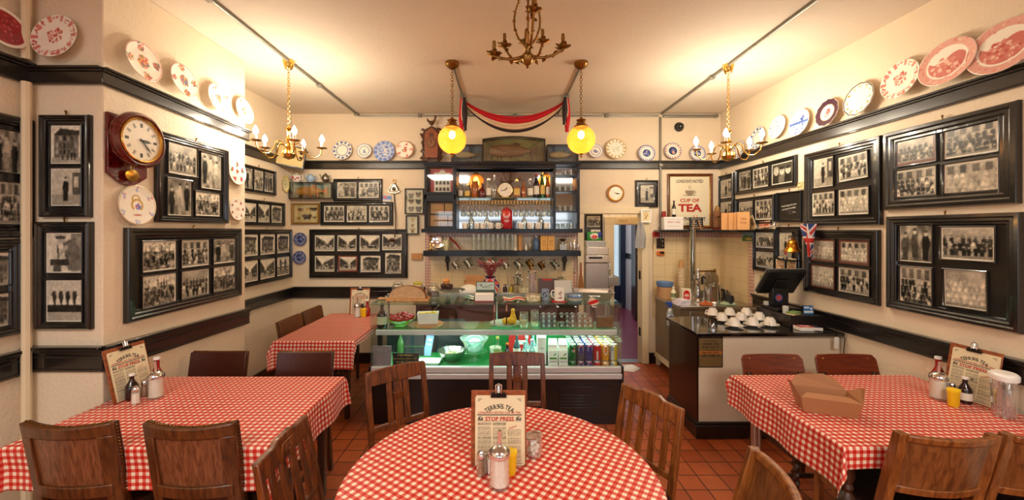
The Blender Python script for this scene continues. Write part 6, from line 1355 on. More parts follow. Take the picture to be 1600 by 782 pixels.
wrapped('wall',tc2,[(.034,.0),(.036,.1)],mk,CERAM);MB().lathe([(0,.002),(.033,.002),(.033,.09),(0,.09)],n=24).build('inside',mat('grey wax',(150,156,160),.5),mk)
tag(MB().bb(-.065,.065,-.045,.045,0,.006).build('coaster',REDI,None,.002,M=G(873,3.55)),'red coaster under the white crested mug','coaster')
make(('cmug','big'),mug(.048,.115,WHITEC,8,-1),G(874,3.56,ZG+.007),'white mug with red crest standing on a red coaster','mug')
tn=thing('tin','round pale blue tin on the display top right of the mugs','tin',G(898,3.58));tc_=cv(80,16,(.36,.48,.62));rec(tc_,0,.05,1,.15,(.75,.72,.6));rec(tc_,0,.5,1,.6,(.7,.66,.5))
wrapped('wall',tc_,[(.066,.002),(.070,.008),(.070,.055),(.066,.06)],tn,CERAM);MB().lathe([(0,.06),(.067,.06),(.064,.068),(0,.07)],n=32).build('lid',mat('blue tin lid',(120,146,176),.3,.4),tn);MB().lathe([(0,0),(.064,0),(.064,.003),(0,.003)],n=32).build('base',STEEL,tn)
rt=thing('roasting_tin','large steel roasting tin lined with paper at the right end of the display top','roasting tin',G(926,3.72) @ R(-.12));MB().ring(.36,.25,[(.03,0),(0,.07),(-.01,.072),(-.01,.076),(.004,.076),(.034,.006)]).bb(-.15,.15,-.095,.095,0,.004).build('tin',STEEL,rt,.001);MB().tube([(-.05,-.128,.05),(-.05,-.15,.045),(.05,-.15,.045),(.05,-.128,.05)],.004,6).build('handle',STEEL,rt)
pp=MB();pp.add([(-.15,-.1,.062),(.12,-.11,.066),(.16,.1,.06),(-.12,.12,.07),(0,0,.085)],[(0,1,4),(1,2,4),(2,3,4),(3,0,4)]);po=pp.build('lining_paper',PAPER,rt);so=po.modifiers.new('t','SOLIDIFY');so.thickness=.002
def ff(P): x,y=P[...,0],P[...,1];return np.stack([x,y,.012*np.sin(x*50)+.0],-1)
hc=cv(50,50,(.86,.78,.66));line(hc,.2,1,.8,0,.35,(.72,.1,.1));line(hc,.6,1,1,.5,.1,(.2,.2,.4));tag(sheet('napkin',hc,.085,.07,None,T(*P3(927,472.5,3.43)) @ R(PI/2+.1,'X') @ R(-.5),printed('printed cloth'),fn=ff),'red and cream napkin hanging over the front edge of the display top','napkin')
# ------------------------------------------------------------------ seen through the doorway
dw=thing('catering_machine','tall stainless steel catering machine seen through the doorway','catering machine',T((928-VX)/F*5.45,5.42,0));W=.31
MB().bb(-W/2,W/2,-.16,.2,.05,1.30).build('body',STEEL,dw,.006);MB().bb(-W/2-.01,W/2+.01,-.19,.2,1.305,1.41).bb(-W/2,W/2,-.18,.2,1.41,1.52).build('hood',mat('bright steel',(206,202,192),.22,1),dw,.008)
MB().bb(-W/2,W/2-.03,-.16,.2,1.52,1.60).build('top_grille',mat('ridged steel',(176,172,164),.4,1,noise=.5,nscale=80),dw,.004);MB().bb(-.12,.06,-.196,-.186,1.36,1.385).build('control_strip',BLACKM,dw)
cr=cv(50,30,(.2,.55,.25));ell(cr,.5,.5,.3,.35,(.9,.88,.85));ell(cr,.5,.55,.2,.25,(.85,.35,.3));rec(cr,.75,.0,1,.6,(.2,.25,.6))
def pil(P): x,y=P[...,0],P[...,1];return np.stack([x,y,.04*np.cos(x*12)*np.cos(y*18)],-1)
sn=thing('snack_bag','green and white snack bag lying on the steel machine','snack bag',T((927-VX)/F*5.4,5.36,1.665) @ R(PI/2,'X'));sheet('bag_front',cr,.20,.12,sn,T(0,0,0),printed('printed foil',.3,0,.3),fn=pil);sheet('bag_back',cr,.20,.12,sn,T(0,0,-.002) @ R(PI,'Y'),printed('printed foil'),fn=pil)
tag(MB().bb(-.16,.16,-.008,.0,-.045,.045).build('toilet_sign',mat('cream sign board',(226,200,150),.5),None,.003,M=T((980-VX)/F*5.68,5.695,1.885)),'cream board over the inner doorway reading TOILET','sign');_ts=bpy.data.objects['toilet_sign'];text('lettering','TOILET',.03,KR2,_ts,T(-.06,-.0085,0) @ R(PI/2,'X'),.14)
sk=thing('hand_basin','small grey steel hand basin beside the inner doorway','basin',T((954-VX)/F*5.55,5.56,.96));MB().ring(.17,.26,[(0,0),(0,.13),(.012,.13),(.02,.03)]).bb(-.08,.08,-.12,.12,0,.03).build('bowl',STEEL,sk,.004);MB().tube([(.02,.10,.13),(.02,.10,.24),(.02,.04,.25),(.02,.03,.22)],.008,8).build('tap',CHROME,sk);MB().tube([(0,0,0),(0,0,-.96)],.02,10).build('waste_pipe',WHITEP,sk)
sd=thing('soap_box','small blue and white soap box over the hand basin','box',T((947-VX)/F*5.7,5.68,1.17));MB().bb(-.04,.04,-.04,.04,0,.12).build('box',WHITEP,sd,.004);MB().bb(-.025,.025,-.042,-.04,.03,.08).build('blue_panel',mat('blue print',(50,80,150),.4),sd)
nb=thing('notice_board','red framed white notice on the passage wall beyond the doorway','notice',T(2.735,7.75,1.6) @ R(-PI/2) @ R(PI/2,'X'));MB().ring(.5,.55,[(0,0),(0,.012),(.02,.014),(.02,0)]).build('frame',REDI,nb);MB().box(0,0,.003,.48,.53,.004).build('board',PAPER,nb)
pf=tag(MB().add([(-.16,-.06,0),(.02,-.10,.0),(.15,.02,0),(.10,.13,.0),(-.08,.14,0),(0,.02,.035),(.05,.08,.03)],[(0,1,5),(1,2,5),(2,6,5),(2,3,6),(3,4,6),(4,5,6),(4,0,5)]).build('crumpled_paper',PAPER,M=T(*onz(984,577,.004))),'crumpled white paper on the floor beside the display','paper');so=pf.modifiers.new('t','SOLIDIFY');so.thickness=.003
lamp('kitchen_light','AREA',(1.4,5.45,3.2),9,(1,.88,.72),.4)
lamp('passage_light','AREA',(2.2,7.3,3.2),30,(.80,.86,1),.5)
# ------------------------------------------------------------------ steel counter in the nook, with its shelf
scn=thing('steel_counter','stainless steel counter along the tiled nook behind the black topped counter','counter',None)
MB().bb(1.98,XR-.015,4.30,YB-.016,.86,.895).build('worktop',STEEL,scn,.004);MB().bb(1.99,XR-.015,4.34,YB-.02,.16,.86).build('cabinet',mat('brushed steel side',(150,138,120),.4,.8,noise=.15,nscale=6),scn)
for x,y in ((2.01,4.36),(2.01,5.0),(2.8,4.36)): MB().bb(x-.02,x+.02,y-.02,y+.02,0,.16).build('leg',CREAMW,scn)
MB().bb(1.975,1.99,4.30,YB-.02,.10,.16).build('lower_rail',CREAMW,scn);MB().bb(2.1,2.4,4.325,4.34,.60,.83).build('drawer',STEEL,scn,.003)
shf=thing('wall_shelf','black shelf round the nook carrying the first aid box and yellow boxes','shelf',None)
MB().bb(1.965,XR,4.84,YB-.016,1.725,1.752).bb(2.62,XR-.015,4.30,4.84,1.725,1.752).build('board',BLACK,shf,.003)
fp=thing('flue_pipe','tall shiny steel flue pipe rising from the steel counter to the shelf','pipe',T(*P3(1082.5,470,4.82)));fp.location.z=.896
MB().lathe([(0,0),(.05,0),(.048,.012),(.036,.02),(.036,.87),(.039,.875),(.039,.885),(0,.885)],n=28).build('pipe',CHROME,fp)
ZK=1.753
def K(px,d=4.93,z=ZK): return T((px-VX)/F*d,d,z)
fa=thing('first_aid_box','white metal first aid box with red lettering on the nook shelf','first aid box',K(1050.5,4.92));MB().bb(-.122,.122,-.045,.05,0,.165).build('box',WHITEP,fa,.006);MB().bb(-.120,.120,-.047,-.045,.135,.137).build('lid_seam',PEWTER,fa);text('lettering','FIRST AID',.02,REDI,fa,T(0,-.0465,.10) @ R(PI/2,'X'),.16);text('lettering','IN CASE OF NEED',.008,REDI,fa,T(0,-.0465,.05) @ R(PI/2,'X'),.15)
rt_=thing('tin','small red tin on top of the first aid box','tin',K(1037,4.93,ZK+.166));MB().lathe([(0,0),(.028,0),(.028,.06),(0,.06)],n=24).build('body',mat('dark red tin',(140,30,26),.35),rt_);MB().lathe([(0,.06),(.029,.06),(.029,.072),(0,.072)],n=24).build('lid',mat('dark red tin'),rt_)
make('wbot',bottle(0,.21,.024,.009,DKL,BLC,LBW,None,.62),K(1053,4.93,ZK+.166),'dark bottle with white label standing on the first aid box','bottle')
chb=thing('chalkboard','small chalkboard price list on a wooden easel before the tea sign','chalkboard',K(1088.5,4.90));MB().bb(-.085,.085,-.006,.006,.035,.16).build('board',BLACKM,chb,.002,M=R(-.12,'X'))
for x in (-.05,.05): MB().bar((x,-.02,0),(x*.3,.03,.19),.009).build('easel_leg',PINE,chb)
MB().bar((-.07,-.022,.03),(.07,-.022,.03),.01).build('ledge',PINE,chb)
for i,s_ in enumerate(('PRICE LIST','TEA .... 50','CAKE .... 70','ROLLS .. 60')): text('chalk_lettering',s_,.014,PAPER,chb,R(-.12,'X') @ T(0,-.0068,.142-.028*i) @ R(PI/2,'X'),.13)
md=thing('statuette','brown robed praying figure statuette on the nook shelf','statuette',K(1121,4.92));RB=mat('brown robe',(128,84,48),.5,noise=.3,nscale=20)
MB().bb(-.045,.045,-.035,.035,0,.035).build('plinth',mat('red brown plinth',(110,48,36),.5),md,.004);MB().lathe([(0,.035),(.05,.035),(.052,.08),(.045,.16),(.052,.20),(.045,.235),(.022,.255),(0,.26)],n=20,sy=.75).build('robe',RB,md);MB().ball((0,-.006,.275),.019,12,.9,1,1.2).build('face',mat('pale painted face',(206,164,124),.5),md);MB().lathe([(.034,.21),(.036,.24),(.028,.285),(.012,.308),(0,.31),(0,.303),(.02,.285),(.03,.24)],n=20,M=T(0,.006,0),loop=True).build('veil',mat('dark gold veil',(150,108,50),.5),md)
MB().tube([(-.045,-.01,.20),(-.04,-.035,.165),(0,-.05,.185)],.011,8).tube([(.045,-.01,.20),(.04,-.035,.165),(0,-.05,.185)],.011,8).prism([(-.008,0),(.008,0),(.003,.03),(-.003,.03)],-.004,.004,T(0,-.052,.182) @ R(PI/2+.2,'X')).build('arms',RB,md)
rl=thing('round_sign','small round dark red tin leaning by the statuette','tin',K(1134.5,4.90,ZK+.042) @ R(PI/2-.15,'X'));MB().lathe([(0,0),(.040,0),(.042,.012),(0,.014)],n=28).build('tin',mat('brick red tin',(164,44,32),.35),rl);MB().lathe([(0,.014),(.02,.014),(.02,.0155),(0,.0155)],n=20).build('centre_mark',mat('pale centre',(214,150,120),.4),rl)
YC=mat('pale orange card',(222,164,104),.6)
for i,(x,y,rz) in enumerate(((2.66,4.62,-.5),(2.69,4.52,-.5),(2.70,4.43,-.5),(2.70,4.33,-.45))): make(('tb',i<3),giftbox(.075 if i<3 else .12,.20,.055,YC,['TEA','Co'] if i==3 else None),T(x,y,ZK) @ R(rz),'pale orange tea carton on the nook shelf, '+('farthest of four','second from the wall corner','third from the wall corner','nearest of four, with red brown lettering')[i],'box','orange tea cartons on the nook shelf')
notice('postcard','tilted brown postcard at the end of the orange cartons','postcard','right',1180,349,.09,.17,cvp := (lambda a: (rec(a,.2,.15,.8,.7,(.5,.4,.25)),a)[1])(cv(20,40,(.82,.7,.5))),28,out=.03)
notice('notice','small red printed strip leaning behind the tilted brown postcard','notice','right',1198,351,.17,.07,para(40,16,(.86,.66,.56),(.72,.2,.16),9,2),4,out=.02)
tag(MB().bb(2.77,2.83,3.93,4.0,1.79,1.80).lathe([(0,0),(.02,0),(.015,.025),(.02,.04),(0,.05)],(2.79,3.96,1.80),12).build('bell_push',CHROME),'little chrome desk bell above the blue photographs','bell')
# ------------------------------------------------------------------ things on the steel counter
ZW=.896
def W_(px,d,z=ZW): return T((px-VX)/F*d,d,z)
pr=thing('paper_roll','brown paper bag stack under the blue bowl','paper stack',W_(1038.5,4.85));MB().lathe([(0,0),(.09,0),(.092,.14),(0,.14)],n=28).build('roll',mat('brown parcel paper',(176,134,92),.7),pr)
bw_=thing('plastic_bowl','upturned blue plastic bowl on brown paper at the left of the nook','bowl',W_(1038.5,4.85,ZW+.142));MB().lathe([(0,0),(.085,0),(.10,.02),(.105,.06),(.098,.06),(.09,.022),(0,.006)],n=32).build('bowl',mat('slate blue plastic',(100,132,176),.4),bw_)
make('milk',bottle(0,.15,.036,.014,mat('cream plastic bottle',(226,216,180),.4),mat('white screw cap',(235,235,230),.4),mat('green drawing label',(120,130,90),.5),None,.6),W_(1052,4.78),'white plastic bottle beside the brown paper roll','bottle')
make('pcups',cupstack(.03,.042,.38,mat('white paper cup',(222,198,160),.6),9),W_(1064.5,4.86),'tall stack of white paper cups left of the flue pipe','cup stack')
tag(MB().lathe([(0,.38),(.036,.38),(.028,.47),(0,.475)],n=20).build('brown_paper_cup',KRAFT,M=W_(1064.5,4.86,ZW+.004)),'brown paper cup upside down on the tall cup stack','cup')
ta=cv(40,50,(.88,.84,.74));ell(ta,.5,.38,.34,.28,(.78,.12,.12));rec(ta,.16,.38,.84,.85,(.78,.12,.12));rec(ta,.3,.4,.7,.45,(.92,.85,.8));rec(ta,.25,.5,.75,.56,(.92,.85,.8));rec(ta,.3,.66,.7,.7,(.9,.6,.55))
tbx=thing('tea_box','white tea box with red arched label before the flue pipe','box',W_(1071,4.62));MB().bb(-.056,.056,-.03,.03,0,.15).build('carton',mat('cream carton',(224,214,190),.5),tbx,.002);sheet('front_label',ta,.105,.145,tbx,T(0,-.0308,.075) @ R(PI/2,'X'))
nk=thing('napkin_pile','loose pile of white napkins on the steel counter corner','napkins',W_(1063,4.42));
for k in range(4): MB().bb(-.075+.01*k,.07,-.09,.08-.012*k,.016*k,.014+.016*k,R(.12*k)).build('napkin',mat('lilac white napkin',(226,220,228),.7),nk,.004)
# tea boiler tap
bt=thing('tea_tap','chrome swan tap fitting with side arm on the steel counter','tap',W_(1090.5,4.62))
MB().lathe([(0,0),(.075,0),(.072,.015),(.045,.03),(.042,.12),(.03,.13),(.022,.22),(.03,.24),(.036,.265),(.034,.295),(.018,.31),(.014,.38),(.008,.40),(0,.405)],n=24).build('column',CHROME,bt)
MB().tube([(.0,0,.355),(.10,0,.36),(.19,0,.365)],.010,8).ball((.0,0,.355),.016,10).lathe([(0,0),(.012,0),(.024,.01),(.024,.018),(0,.022)],n=10,M=T(.19,0,.365) @ R(PI/2,'Y')).build('side_arm',OLDBR,bt)
MB().tube([(.02,0,.26),(.05,0,.255),(.062,0,.30),(.09,0,.275)],.011,8).tube([(.05,0,.29),(.052,0,.2)],.014,8).build('lever',BLACKM,bt);MB().tube([(.13,0,.36),(.138,-.01,.30),(.142,-.01,.24)],.006,8).build('drop_spout',CHROME,bt)
make('sjug',lambda: (lambda t: (MB().lathe([(0,0),(.035,0),(.037,.12),(.033,.12),(.031,.005),(0,.005)],n=24).build('body',STEEL,t),MB().tube([(-.03,0,.11),(-.055,0,.13),(-.03,0,.02)],.004,6).build('handle',STEEL,t),t)[2])(root('steel_jug')),W_(1100,4.66),'narrow steel jug between the tap and the big steel teapot','jug')
tp=thing('steel_teapot','big polished steel teapot with black handle on the steel counter','teapot',W_(1115.5,4.52));MB().lathe([(0,0),(.082,0),(.084,.008),(.074,.02),(.070,.19),(.074,.20),(0,.202)],n=32).build('body',CHROME,tp);MB().lathe([(0,.202),(.072,.202),(.05,.22),(.012,.225),(.014,.24),(0,.245)],n=28).build('lid',STEEL,tp);MB().tube([(.07,0,.15),(.11,0,.155),(.125,0,.12),(.118,0,.05),(.075,0,.04)],.012,8).build('handle',BLACKM,tp);MB().tube([(-.065,0,.10),(-.10,0,.15),(-.115,0,.20)],[.018,.013,.009],8).build('spout',STEEL,tp)
MB().lathe([(0,0),(.10,0),(.104,.008),(.09,.014),(0,.012)],n=32).tube([(0,0,0),(0,.0,-.03),(-.16,.1,-.05)],.006,6).build('round_shield',mat('dull steel',(150,132,104),.45,.8),bt,M=T(.20,.10,.25) @ R(PI/2-.12,'X'))
make('pot2',lambda: (lambda t: (MB().lathe([(0,0),(.04,0),(.042,.10),(.03,.12),(0,.122)],n=24).build('body',mat('tinted jug',(74,62,52),.2,coat=.5),t),MB().tube([(.04,0,.09),(.065,0,.08),(.042,0,.02)],.006,6).build('handle',BLACKM,t),t)[2])(root('coffee_jug')),W_(1133,4.72),'small dark coffee jug right of the steel teapot','jug')
make('hiball',tumbler(.17,.03),T(2.70,4.78,ZW),'tall clear glass in the nook corner by the tiled side wall','glass');make('dmug',mug(.042,.10,mat('charcoal mug',(50,50,52),.4),None,1),T(2.60,4.42,ZW) @ R(.3),'charcoal mug at the right end of the steel counter','mug')
def cloth_lump(name,label,m,M,s=1,seed=1):
    rng=np.random.RandomState(seed);a=cv(30,22,.5);X,Y=np.meshgrid(np.linspace(-1,1,30),np.linspace(-1,1,22));r=np.hypot(X,Y)
    Z=.05*s*np.clip(1-r ** 2,0,1)*(.6+.4*np.sin(X*7+rng.rand()*6)*np.cos(Y*5))+.003;q=np.minimum(1,1/np.maximum(r,1e-3))*(1+.12*np.sin(np.arctan2(Y,X)*5))
    P=np.stack([X*q*.085*s,Y*q*.055*s,Z],-1);vs=P.reshape(-1,3);fs=[(j*30+i,j*30+i+1,(j+1)*30+i+1,(j+1)*30+i) for j in range(21) for i in range(29)]
    return tag(MB().add([tuple(v) for v in vs],fs).build(name,m,M=M),label,'cloth')
cloth_lump('dish_cloth','orange dish cloth crumpled before the chrome tap',mat('orange cloth',(176,90,44),.9),W_(1103.5,4.40),.95,2);cloth_lump('dish_cloth','pale green dish cloth crumpled before the charcoal mug',mat('pale green cloth',(156,176,140),.9),W_(1138.5,4.42),1.1,5)
sbt=thing('spray_bottle','clear cleaning spray bottle with blue trigger on the steel counter edge','spray bottle',T(1.915,4.42,.66) @ R(-.0))
bc_=thing('hanging_bracket','small steel ledge fixed on the end of the steel counter under the spray bottle','ledge',None);MB().bb(1.87,1.988,4.35,4.49,.648,.658).build('ledge',STEEL,bc_)
MB().lathe([(0,0),(.042,0),(.044,.02),(.042,.13),(.022,.19),(.014,.20),(0,.20)],n=20,sy=.7).build('bottle',glass('spray bottle plastic',(225,232,235),.25,.1,.35,(214,220,222)),sbt);MB().lathe([(0,.20),(.016,.20),(.016,.225),(0,.225)],n=16).bb(-.014,.02,-.014,.014,.225,.255).bb(-.05,.02,-.012,.012,.243,.262).bar((-.03,0,.243),(-.038,0,.205),.01,.006).build('trigger_head',mat('blue plastic',(40,70,160),.35),sbt,.002);lb=cv(30,30,(.85,.87,.9));ell(lb,.5,.3,.3,.2,(.2,.3,.65));rec(lb,.2,.55,.8,.75,(.25,.3,.6));wrapped('printed_label',lb,[(.0445,.045),(.0445,.12)],sbt,PRINT,S(1,.7,1),ang=2.2)
# ------------------------------------------------------------------ black topped service counter
sc_=thing('service_counter','cream fronted counter with black granite top and black plinth','counter',None)
CXm=1.64
MB().bb(1.60,XR-.015,3.19,3.80,.862,.895).build('granite_top',mat('black granite top',(26,24,24),.12,coat=.6,noise=.4,nscale=70),sc_,.006)
MB().bb(CXm,XR-.015,3.24,3.78,.135,.862).build('cream_front',CREAM,sc_);MB().bb(CXm-.012,CXm+.002,3.236,3.78,.135,.862).build('dark_side',mat('dark stained side',(46,26,20),.25,coat=.5),sc_)
MB().bb(CXm-.03,XR-.015,3.215,3.79,0,.11).bb(CXm-.02,XR-.015,3.225,3.785,.11,.135).build('plinth',BLACK,sc_,.004)
nt=thing('wall_notice','dark bronze age restriction notice on the counter front','notice',T((1110-VX)/F*3.235,3.238,(P3(1110,548,3.235)).z) @ R(PI/2,'X'));w_,h_=.205,.285
MB().box(0,0,.002,w_,h_,.004).build('plate',mat('bronze plate notice',(126,102,64),.4,.2),nt);MB().ring(w_,h_,[(0,0),(0,.006),(.006,.006),(.006,0)]).build('edge',BLACKM,nt);MB().box(0,.118,.0045,w_-.01,.03,.001).build('header_band',BLACKM,nt)
for s_,y,h,w,m in (('PUBLIC NOTICE',.118,.012,.15,mat('bronze letters',(150,124,80),.4)),('IF YOU APPEAR',.08,.009,.11,BLACKM),('UNDER THE',.055,.016,.14,BLACKM),('AGE OF 21',.028,.016,.14,BLACKM),('YOU WILL BE ASKED TO',.004,.007,.13,BLACKM),('PROVE YOU',-.018,.015,.14,BLACKM),('ARE OVER 18',-.045,.016,.15,BLACKM)): text('lettering',s_,h,m,nt,T(0,y,.0055),w,.02)
MB().box(0,-.018,.0046,w_-.012,.024,.0008).build('orange_band',mat('orange brown band',(176,108,50),.4),nt)
# raised box for the till
rbx=thing('till_stand','dark raised box under the till on the black topped counter','stand',None);MB().bb(2.50,XR-.02,3.36,3.80,.896,1.0).build('box',mat('dark till stand',(34,28,26),.3,coat=.3),rbx,.004)
ZT2=1.0015
tl=thing('till','black touch screen till seen from behind, tilted on its stand','till',T(2.62,3.63,ZT2) @ R(.04))
PL=mat('charcoal plastic',(28,27,27),.45)
MB().bb(-.12,.12,-.11,.12,0,.03).build('base',PL,tl,.008);MB().bb(-.08,.08,.0,.06,.03,.20).build('neck',PL,tl,.01)
scr=MB().bb(-.182,.182,-.015,.02,-.14,.14).build('screen',PL,tl,.01,M=T(0,-.0,.26) @ R(.62,'X'));MB().bb(-.184,.184,.02,.03,-.142,.142).build('screen_bezel',mat('grey bezel',(120,118,114),.4),scr,.003);MB().bb(-.07,.07,-.03,-.015,-.10,.04).build('rear_hump',PL,scr,.006)
MB().prism([(.038*math.cos(a),.038*math.sin(a)) for a in np.linspace(PI/8,2*PI+PI/8,9)[:-1]],0,.001,T(-.02,-.001,.11) @ R(PI/2,'X')).build('octagonal_sticker',mat('blue sticker',(60,96,160),.4),tl);MB().prism([(.028*math.cos(a),.028*math.sin(a)) for a in np.linspace(PI/8,2*PI+PI/8,9)[:-1]],0,.0015,T(-.02,-.001,.11) @ R(PI/2,'X')).build('sticker_centre',mat('red sticker',(190,80,80),.4),tl)
def onbox(x,y): return T(x,y,ZT2)
for i,(x,y,lab) in enumerate(((2.53,3.70,'little white pot left of the till, farther one'),(2.54,3.46,'little white pot left of the till, nearer one'))): tag(MB().lathe([(0,0),(.022,0),(.024,.06),(.02,.065),(0,.065)],n=20).build('paper_pot',mat('grey white pot',(206,204,196),.5),M=onbox(x,y)),lab,'pot','little pots by the till')
cdm=thing('card_display','small blue and white contactless card beside the till base','card',onbox(2.70,3.40) @ R(-.15,'X'));ca_=cv(40,30,(.18,.45,.68));rec(ca_,0,.6,1,.8,(.85,.88,.9));rec(ca_,.1,.15,.6,.3,(.85,.9,.95));ell(ca_,.8,.35,.1,.15,(.85,.9,.95));sheet('print',ca_,.085,.075,cdm,T(0,-.0035,.04) @ R(PI/2,'X'));MB().bb(-.044,.044,-.003,.003,0,.08).build('card',PL,cdm)
for k,(x,y,c_,lab) in enumerate(((2.57,3.41,(206,186,140),'cream notepad at the left of the till'),(2.59,3.43,(120,150,90),'green card on the notepad by the till'))): tag(MB().bb(-.06,.06,-.035,.035,0,.008+.004*k).build('notepad',mat('pad %d'%k,c_,.6),None,.002,M=T(x,y,ZT2+.0002+.009*k) @ R(.5)),lab,'notepad')
pdq=thing('payment_cards','pile of red and white printed leaflets at the counter end','leaflets',T(2.60,3.285,.8965) @ R(-.1));MB().bb(-.09,.09,-.05,.045,0,.03).build('pile',PAPER,pdq,.002);lc=para(60,30,(.78,.2,.16),(.92,.88,.84),12,4);rec(lc,.7,0,1,1,(.2,.22,.3));sheet('top_leaflet',lc,.178,.092,pdq,T(0,-.002,.031))
cbl=tag(MB().tube([(2.70,3.36,.93),(2.60,3.24,.905),(2.70,3.20,.90),(2.78,3.17,.905),(2.80,3.15,.86),(2.79,3.15,.76),(2.80,3.16,.70)],.0035,6).build('cable',BLACKM),'thin black cable trailing over the counter end','cable')
tgp=tag(MB().prism([(-.02,-.05),(.015,-.055),(.02,.035),(0,.045),(-.02,.035)],0,.002,T(2.76,3.185,.82) @ R(PI/2,'X')).build('paper_tag',PAPER),'white paper tag hanging at the right end of the black counter top','tag')
# bell, cups
bl_=thing('brass_bell','brass hand bell hung on the wall above the till','bell',T(XR-.16,3.93,1.60));BB=mat('warm brass bell',(196,136,50),.25,1)
bl_.matrix_basis=T(*(P3(1238,393,3.62)))
MB().lathe([(.078,0),(.074,.006),(.056,.02),(.046,.05),(.04,.085),(.025,.102),(.006,.108),(0,.108),(0,.10),(.022,.096),(.036,.08),(.042,.05),(.052,.02),(.068,.0)],n=32,loop=True).build('bell',BB,bl_);MB().tube([(0,0,.108),(.012,0,.12),(0,0,.135),(-.012,0,.12),(0,0,.108)],.004,6).build('crown',BB,bl_);MB().ball((0,0,-.01),.012,10).tube([(0,0,-.01),(0,0,.09)],.003,6).build('clapper',BB,bl_);MB().tube([(0,0,.13),(.01,0,.155),(.08,0,.155),(XR-bl_.matrix_basis.translation.x-.036,0,.14)],.006,6).build('bracket',BLACKM,bl_)
bs=thing('trinket_shelf','little black ledge under the bell holding a pocket watch and red charm','ledge',wallM('right',hit('right',1243,407),.0));MB().box(0,0,.06,.20,.012,.10).build('ledge',BLACKM,bs,.002);MB().lathe([(0,0),(.022,0),(.022,.008),(0,.01)],n=20,M=T(.0,.03,.09)).build('pocket_watch',CHROME,bs);MB().tube([(-.02,.02,.08),(-.018,.09,.08)],.007,8).ball((-.018,.10,.08),.014,8).build('red_charm',mat('charm red',(196,60,46),.4),bs);MB().tube([(-.13,.02,.07),(-.06,.018,.09)],.008,8).build('bone_rod',mat('bone',(214,190,150),.5),bs)
def teacup():
    t=root('teacup_and_saucer');MB().lathe([(0,0),(.03,0),(.04,.006),(.074,.018),(.073,.021),(.04,.010),(0,.008)],n=36).build('saucer',WHITEC,t)
    MB().lathe([(0,.010),(.022,.010),(.024,.016),(.036,.03),(.043,.06),(.045,.064),(.041,.063),(.034,.032),(0,.018)],n=32).build('cup',WHITEC,t);MB().tube([(.042,0,.052),(.06,0,.052),(.064,0,.038),(.054,0,.025),(.037,0,.028)],.004,8).build('handle',WHITEC,t);return t
def upcup():
    t=root('upturned_cup');MB().lathe([(0,0),(.03,0),(.04,.006),(.074,.018),(.073,.021),(.04,.010),(0,.008)],n=36).build('saucer',WHITEC,t)
    MB().lathe([(.051,.012),(.050,.018),(.043,.056),(.030,.072),(.027,.080),(0,.080),(0,.072),(.026,.066),(.040,.052),(.047,.012)],n=32,loop=True).build('cup',WHITEC,t);MB().tube([(.042,0,.024),(.06,0,.024),(.064,0,.038),(.054,0,.052),(.037,0,.048)],.004,8).build('handle',WHITEC,t);return t
ZQ=.8965
for i,(px,py,rz,lab) in enumerate(((1147,511,-2.6,'front row of the black counter, left one'),(1176,510,-2.8,'front row of the black counter, middle one'),(1203,510,-2.2,'front row of the black counter, right one'),(1128,502.5,.5,'second row, leftmost, behind the steel beaker'),(1158,502,.2,'second row of the black counter, middle'),(1186.5,501.5,2.4,'second row of the black counter, rightmost'),(1113.5,494,2.5,'back row of the black counter, leftmost'),(1140,494,1.1,'back row of the black counter, middle'),(1166,494,.4,'back row of the black counter, rightmost'))):
    make('upcup',upcup,T(*onz(px,py,ZQ)) @ R(rz),'white cup upturned on its saucer, '+lab,'cup and saucer','white cups on the black counter')
sbk=thing('steel_beaker','small polished steel beaker before the white cups','beaker',T(*onz(1113.5,512,ZQ)));MB().lathe([(0,0),(.038,0),(.039,.075),(.041,.078),(.037,.078),(.036,.004),(0,.004)],n=28).build('beaker',CHROME,sbk)
# teapots on the fish case
def teapot(m,H,r,decor=None):
    t=root('teapot');MB().lathe([(0,0),(r*.6,0),(r*.65,.006),(r*.95,H*.25),(r,H*.45),(r*.8,H*.72),(r*.45,H*.82),(0,H*.84)],n=28).build('body',m,t)
    MB().tube([(-r*.85,0,H*.35),(-r*1.25,0,H*.5),(-r*1.5,0,H*.85),(-r*1.65,0,H*.9)],[r*.2,r*.15,r*.1,r*.08],10).build('spout',m,t);MB().tube([(r*.8,0,H*.65),(r*1.3,0,H*.75),(r*1.5,0,H*.5),(r*1.25,0,H*.25),(r*.85,0,H*.25)],r*.09,8).build('handle',m,t)
    MB().lathe([(0,H*.82),(r*.48,H*.82),(r*.35,H*.9),(r*.1,H*.94),(r*.14,H),(0,H*1.03)],n=20).build('lid',m,t)
    if decor:
        d_=MB();rg_=random.Random(3)
        for k in range(7): a=rg_.uniform(-2.4,-.7);z=H*rg_.uniform(.25,.6);d_.ball((r*.97*math.cos(a),r*.97*math.sin(a),z),.011,8,sz=1)
        d_.build('rose_decoration',decor,t)
    return t
zf=P3(486.5,298,4.97).z+.1085
tx=lambda px: (px-VX)/F*4.98
tag(teapot(WHITEC,.125,.055,mat('rose pink',(196,70,96),.4)),'white teapot with pink roses on the fish case, leftmost','teapot','teapots on the fish case').matrix_basis=T(tx(463),4.985,zf)
tag(teapot(mat('powder blue glaze',(150,176,204),.2,coat=.5),.115,.052),'powder blue teapot on the fish case, middle one','teapot','teapots on the fish case').matrix_basis=T(tx(485),4.985,zf)
tag(teapot(PEWTER,.12,.048),'tarnished silver teapot on the fish case, rightmost','teapot','teapots on the fish case').matrix_basis=T(tx(508.5),4.985,zf)
